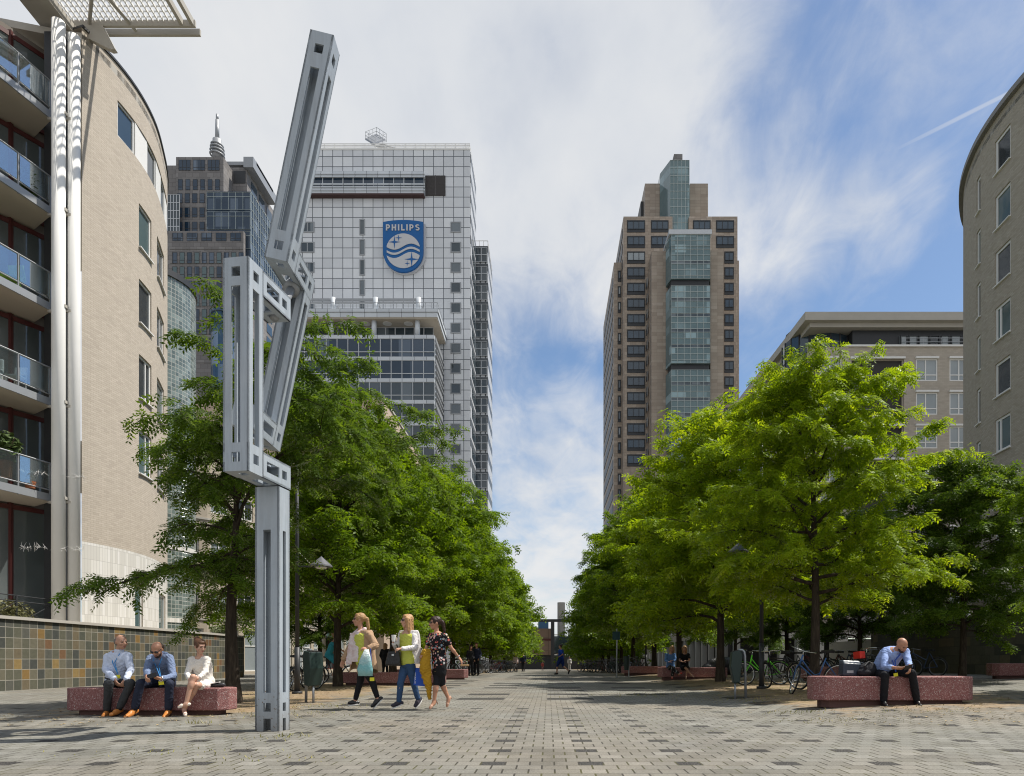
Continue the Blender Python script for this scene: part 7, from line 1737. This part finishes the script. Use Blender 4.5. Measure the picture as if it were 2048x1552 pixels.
    P = Q(816,1324); sp = dict(P=P, N=Q(815.5,1261), H=Q(814,1242,-.02), face=(-.86,-.50,0), SL=Q(802.5,1269,.06), SR=Q(829,1268.5,-.06), EL=Q(793,1296,.02), ER=Q(830.5,1296,-.14), WL=Q(787,1286,-.12), WR=Q(803,1297,-.30), hL=P+V((-.05,.065,-.02)), hR=P+V((.05,-.065,-.02)), KL=Q(801.5,1364,-.06), KR=Q(827,1364,.02), AL=Q(797.5,1405,-.05), AR=Q(836.5,1399.5,.05), TL=Q(785,1410.5,-.12), TR=Q(830,1411,-.02), skin=MAT['skin_pale'], fem=True, sc=1.0, glasses=True, body=V((-.86,-.5,0)), dL=(-.25,-.3,.9), dR=(-.95,-.1,-.1), nL=(-.8,-.3,-.2), nR=(-.1,-.3,.95), curlL=.7, curlR=.8, stand=1)
    r, j, I = person('blonde walking woman in white cardigan and jeans with a paper cup', (P.x,P.y,0), sp)
    hair(r,I,MAT['hair_light'],'long'); shirt(r,j,I,lime,.08,loose=.0,name='top',neck=False,grow=.018,hem=-.06); trousers(r,j,I,jean,.97,grow=.006,belt=False,name='jeans'); shoes(r,j,I,cloth('dark_trainer',(.05,.045,.06),.7,.3,30),MAT['white_frame'])
    f = I['fwd']; s = I['sh']; m = MB(); rings = []; n = 20
    for z,a,b in ((1.40,.165,.10),(1.33,.195,.125),(1.2,.20,.14),(1.05,.20,.145),(.92,.215,.155),(.80,.225,.16)):
        rings.append([V((j['P'].x+.015,j['P'].y+.01,z))+f*(math.cos(R(34+292*i/n))*b)+s*(math.sin(R(34+292*i/n))*a*(1+.03*math.sin(i*1.7+z*5))) for i in range(n+1)])
    m.add([p for q in rings for p in q],[(k*(n+1)+i,k*(n+1)+i+1,(k+1)*(n+1)+i+1,(k+1)*(n+1)+i) for k in range(len(rings)-1) for i in range(n)])
    o = m.build('cardigan', white, r, True); k = o.modifiers.new('t','SOLIDIFY'); k.thickness = .014; q = o.modifiers.new('s','SUBSURF'); q.levels = q.render_levels = 2
    m = MB()
    for sd_ in 'LR':
        S,E,Wr = j['S'+sd_],j['E'+sd_],j['W'+sd_]; m.cap(S-V((0,0,.01)),E,.066,.052); m.cap(E,lerp(E,Wr,.92),.052,.042); m.cap(lerp(j['N'],S,.55)-V((0,0,.03)),S,.052,.066)
    remesh(m,'cardigan_sleeves',white,.010,r,5,disp=.007)
    c = Q(787.5,1277,-.16); cup = empty('paper_cup', c, 0, 'white paper cup held up by the woman in the white cardigan', 'cup'); m = MB(); m.cyl((0,0,-.055),(0,0,.05),.032,.040,18); m.build('cup_body',MAT['white_paint'],cup); m = MB(); m.cyl((0,0,.05),(0,0,.062),.042,.040,18); m.build('lid',MAT['white_frame'],cup)
    bag = empty('shoulder_bag', Q(787,1331,-.1), 0, 'black leather bag hanging from the forearm of the woman in the white cardigan', 'bag'); m = MB(); m.extr([(-.15,-.05,0),(.14,-.05,-.01),(.10,-.05,.26),(-.09,-.05,.25)],(0,.11,0)); o = m.build('bag_body',cloth('black_bag_leather',(.012,.012,.013),.35,.2,7,.7,.5),bag); bevel(o,.03,3); m = MB(); m.tube([(-.08,0,.24),(-.05,0,.34),(.02,0,.40),(.07,0,.34),(.08,0,.25)],.010,8); m.build('strap',MAT['saddle'],bag); m = MB(); m.bx(-.02,.02,-.058,-.052,.17,.2); m.build('clasp',MAT['chrome'],bag)
    fo = NT('blue_folder'); co = fo.coord('Object'); x,y,z = fo.sep(co); wt_ = fo.math('MULTIPLY',fo.math('LESS_THAN',fo.math('ABSOLUTE',fo.math('ADD',x,.088)),.012),fo.math('LESS_THAN',fo.math('ABSOLUTE',fo.math('ADD',z,.02)),.1)); mtf = fo.done(fo.bsdf(fo.mix(fo.math('MULTIPLY',wt_,fo.math('GREATER_THAN',fo.noise(co,60,2),.5)),(.008,.07,.42),(.6,.62,.66)),.5))
    hold('document_bag','bright blue document bag hanging between the second and third walking woman','bag',Q(840.5,1354,-.06),(.215,.035,.31),(V((.97,-.2,-.1)),V((.2,.97,0)),V((.1,0,.99))),mtf)
    # third woman
    D0 = 11.95; fl = NT('floral_black'); co = fl.coord('Object'); v = fl.n('TexVoronoi'); v.inputs['Scale'].default_value = 26; fl.put(v.inputs['Vector'],co); rnd = fl.white(v.outputs['Position']); x,y,z = fl.sep(co)
    msk = fl.math('MULTIPLY',fl.math('LESS_THAN',v.outputs['Distance'],fl.math('MULTIPLY',rnd,.62)),fl.math('MULTIPLY',fl.math('LESS_THAN',z,1.37),fl.math('GREATER_THAN',fl.noise(co,4,2),.40)))
    flm = fl.done(fl.bsdf(fl.mix(msk,(.010,.010,.012),fl.ramp(fl.white(fl.comb(rnd,rnd,rnd)),[(0,(.55,.12,.10)),(.25,(.62,.36,.34)),(.5,(.45,.45,.44)),(.7,(.22,.30,.36)),(.85,(.55,.40,.22))],'CONSTANT')),.8,0,.2,fl.bump(fl.noise(co,9,3,dist=1.5),.6,.03)))
    must = cloth('mustard_jacket',(.42,.235,.02),.85,.1,7,.8)
    P = Q(879,1327); sp = dict(P=P, N=Q(874,1263.5), H=Q(870.5,1246,-.02), face=(-.93,-.36,-.06), SL=Q(860.5,1270,.10), SR=Q(890.5,1270.5,-.08), EL=Q(853,1296,.10), ER=Q(902.5,1296,-.06), WL=Q(850,1308,-.08), WR=Q(917.5,1314.5,.0), hL=P+V((-.03,.08,-.02)), hR=P+V((.03,-.08,-.02)), KL=Q(873,1366.5,-.10), KR=Q(884,1368,.0), AL=Q(868,1403.5,-.12), AR=Q(897,1397,.04), TL=Q(860.5,1415,-.2), TR=Q(894,1411,-.0), skin=MAT['skin_tan'], fem=True, sc=.97, glasses=True, body=V((-.9,-.42,0)), dL=(-.6,-.6,-.3), dR=(.55,.05,-.75), nL=(-.1,-.2,.9), nR=(.7,-.3,.4), curlL=.7, curlR=.5, stand=1)
    r, j, I = person('dark haired woman in black floral shirt and shorts, last of the three walking women', (P.x,P.y,0), sp)
    hair(r,I,MAT['hair_dark'],'tail'); shirt(r,j,I,flm,.32,loose=.012,name='floral_shirt',tail=((.05,1.04),)); trousers(r,j,I,cloth('black_shorts',(.014,.014,.016)),.20,grow=.006,flare=.002,belt=False,name='shorts'); shoes(r,j,I,MAT['nude_leather'],None,'pump',.03)
    m = MB(); m.ring(j['WR']+(j['ER']-j['WR']).normalized()*.02,j['WR']-j['ER'],.028,.008,20,6); m.build('wristwatch',MAT['galv'],r,True)
    m = MB(); o_ = V(r.location); pts = [Q(x,y,dy)-o_ for x,y,dy in ((851,1300,-.02),(850,1315,-.10),(852,1345,-.10),(857,1375,-.08),(860,1400,-.06))]
    m.loft([(p,V((w,0,0)),V((0,dp,0))) for p,w,dp in zip(pts,(.06,.095,.10,.06,.035),(.06,.07,.06,.05,.04))],16); m.cap(Q(850,1303,-.1)-o_,Q(847,1340,-.12)-o_,.06,.075); m.cap(Q(856,1303,-.06)-o_,Q(853,1352,-.10)-o_,.06,.05)
    jk = remesh(m,'jacket',must,.010,None,3,disp=.014); jk.location = o_; tag(jk,'mustard yellow jacket draped over the arm of the woman in black','jacket')
    hold('wallet','tan wallet in the trailing hand of the woman in black','wallet',Q(929.5,1330.5,.0),(.15,.03,.03),None,plain('tan_wallet',(.45,.27,.12),.5))
walkers()
# --- women on the distant right bench
def bench_women():
    global D0; D0 = 26.95; zg = gz(5.2,27)
    def seated(label, x, hx, topm, legm, lab_hair, kneel, bare, sh_y):
        P = Q(x,1337.5,.30); sp = dict(P=P, N=Q(x,1306,.18), H=Q(hx,1297.5,.13), face=(-.15 if x<1350 else -.3,-.9,-.25), SL=Q(x-8.2,1309.5,.18), SR=Q(x+8.2,1309.5,.18), EL=Q(x-10,1321,.08), ER=Q(x+10,1321,.08), WL=Q(x-3,1324,-.08), WR=Q(x+4,1321.5,-.08), hL=P+V((-.085,-.02,-.02)), hR=P+V((.085,-.02,-.02)), KL=Q(x-1,1333,-.20), KR=Q(x+6,1335,-.18), AL=Q(x+14 if bare else x+17,1348 if not bare else 1350,-.26), AR=Q(x+3,1353,-.12), TL=Q(x+18 if bare else x+22,1346 if not bare else 1353,-.32), TR=Q(x+3,1356.5,-.26), skin=MAT['skin'], fem=True, sc=.97, dL=(.6,-.5,.1), dR=(-.6,-.5,.1), curlL=.7, curlR=.7, bow=.04)
        r, j, I = person(label, (P.x,P.y-.3,zg), sp, .012); hair(r,I,lab_hair,'long',.012); shirt(r,j,I,topm,.9 if not bare else .3,loose=.012,vox=.014)
        trousers(r,j,I,legm,.92 if not bare else .3,vox=.014,flare=.012 if not bare else 0,belt=False,name='trousers' if not bare else 'skirt'); shoes(r,j,I,plain('red_shoe',(.5,.05,.03),.5) if not bare else MAT['nude_leather'],None,'pump')
    dots = NT('dotted_black'); co = dots.coord('Object'); v = dots.n('TexVoronoi'); v.inputs['Scale'].default_value = 16; dots.put(v.inputs['Vector'],co); dm = dots.done(dots.bsdf(dots.mix(dots.math('LESS_THAN',v.outputs['Distance'],.25),(.012,.012,.014),(.6,.6,.58)),.8))
    seated('woman in denim jacket and dotted black trousers on the bench under the right trees', 1341, 1344, cloth('denim_jacket',(.10,.20,.40),.85,.25,12), dm, MAT['hair_light'], 0, False, 0)
    seated('blonde woman in black with bare legs on the bench under the right trees', 1369, 1369, cloth('black_top',(.012,.012,.013)), cloth('black_skirt',(.012,.012,.013)), MAT['hair_blond'], 0, True, 0)
bench_women()
# --- farther people: standing or running, the same body with coarser cloth
def far_person(label, x, yfoot_h, d, face, shirtm, trm, hairm, height=1.75, stride=0.0, fem=False, sleeve=1.0, tl=.97, run=False, hk='short', group=None, shoem=None, bend=0, dress=False):
    X = (x-PX)*d/F; z = gz(X,d); f = V((face[0],face[1],0)).normalized(); s = V((f.y,-f.x,0)); o = V((X,d,z)); k = height/1.75
    p = lambda a,b,c: o+f*(a*k)+s*(b*k)+V((0,0,c*k))
    P = p(0,0,.95); 
    sp = dict(P=P, N=p(.02+bend,0,1.47), H=p(.04+bend*1.3,0,1.63), face=f+V((0,0,-.05)), hL=P-s*(.085*k), hR=P+s*(.085*k), skin=MAT['skin_tan'], fem=fem, sc=k, body=f)
    sp['SL'] = p(bend,-.17,1.40); sp['SR'] = p(bend,.17,1.40)
    if run:
        sp.update(KL=p(.28,-.09,.58), AL=p(.10,-.09,.20), TL=p(.26,-.09,.16), KR=p(-.10,.09,.50), AR=p(-.46,.09,.22), TR=p(-.42,.09,.06), EL=p(-.22,-.24,1.16), ER=p(.0,.25,1.12), WL=p(-.02,-.22,1.06), WR=p(.24,.18,1.20))
        sp.update(KL=p(.20,-.09,.50), AL=p(.22,-.09,.09), TL=p(.40,-.09,.05))
    else:
        st = stride
        sp.update(KL=p(st*.5+.03,-.09,.50), AL=p(st,-.10,.09), TL=p(st+.17,-.12,.03), KR=p(-st*.4+.03,.09,.50), AR=p(-st,.10,.09), TR=p(-st+.17,.12,.03), EL=p(-.04,-.24,1.13), ER=p(-.02,.24,1.13), WL=p(.12,-.20,.92), WR=p(.12,.20,.94))
    r, j, I = person(label, tuple(o), sp, .014, group); hair(r,I,hairm,hk,.014); shirt(r,j,I,shirtm,sleeve,loose=.014,vox=.016); trousers(r,j,I,trm,tl,vox=.016,grow=.018,belt=False,name='trousers' if tl > .5 else 'shorts'); shoes(r,j,I,shoem or MAT['black_leather'],None)
    return r
dk = cloth('dark_wool',(.018,.018,.02)); nv = cloth('navy_wool',(.02,.025,.045)); wh = cloth('white_cotton',(.6,.58,.58)); pk = cloth('pink_cotton',(.55,.42,.40)); bl = cloth('cobalt_jersey',(.015,.055,.30)); bl2 = cloth('dark_blue_jersey',(.012,.03,.14))
far_person('jogger in blue shirt and shorts running along the far end of the paving', 1122, 0, 40.5, (-.9,.45), bl, bl2, MAT['hair_dark'], 1.8, run=True, sleeve=.4, tl=.3, shoem=dk)
far_person('person in a long dark coat standing beside the low red bench under the left trees', 941, 0, 38.0, (.5,-.8), dk, dk, MAT['hair_dark'], 1.68, fem=True, hk='long')
far_person('man in navy suit jacket standing with the person in the dark coat', 953.5, 0, 38.3, (-.4,-.9), nv, dk, MAT['hair_brown'], 1.84)
far_person('man in a pale pink shirt walking far up the avenue', 1031, 0, 66, (.3,-1), pk, dk, MAT['hair_brown'], 1.72, stride=.12)
far_person('grey haired man in a dark suit far up the avenue', 1046.5, 0, 62, (-.2,-1), nv, dk, MAT['hair_grey'], 1.82, stride=.1)
far_person('woman with long fair hair seen from behind by the shop windows', 770, 0, 31.8, (.2,1), dk, dk, MAT['hair_blond'], 1.66, fem=True, hk='long')
far_person('person in white far away beneath the right trees', 1139, 0, 84, (0,-1), wh, wh, MAT['hair_grey'], 1.75, stride=.1)
far_person('small child in red walking in the middle of the far paving', 1085, 0, 78, (.2,-1), cloth('red_cotton',(.4,.08,.08)), cloth('pink_trousers',(.4,.2,.2)), MAT['hair_brown'], 1.1)
# cyclist in turquoise behind the litter bin
def cyclist():
    d = 24.0; X = (655-PX)*d/F; b = bicycle((X+.25,d,gz(X,d)), 0, 0, (.02,.02,.02), 'dark bicycle ridden past the left trees by the woman in turquoise'); o = V((X+.25,d,gz(X,d))); p = lambda a,b_,c: o+V((a,b_,c))
    P = p(-.22,0,1.05); tq = cloth('turquoise_dress',(.05,.34,.42))
    sp = dict(P=P,N=p(-.02,0,1.52),H=p(.03,0,1.68),face=V((.98,-.2,-.05)),hL=P+V((0,.08,0)),hR=P-V((0,.08,0)),body=V((1,0,0)),SL=p(-.03,.15,1.46),SR=p(-.03,-.15,1.46),EL=p(.16,.2,1.26),ER=p(.16,-.2,1.26),WL=p(.34,.24,1.08),WR=p(.34,-.24,1.08),KL=p(.16,.1,.86),KR=p(.16,-.1,.72),AL=p(.05,.1,.48),AR=p(-.06,-.1,.30),TL=p(.2,.1,.43),TR=p(.1,-.1,.22),skin=MAT['skin_pale'],fem=True,sc=.95)
    r, j, I = person('blonde woman in a turquoise dress cycling behind the left litter bin', tuple(o), sp, .012); hair(r,I,MAT['hair_blond'],'bun',.012); shirt(r,j,I,tq,.2,vox=.014,name='dress'); trousers(r,j,I,tq,.36,vox=.014,belt=False,name='skirt'); shoes(r,j,I,MAT['white_frame'],None)
cyclist()
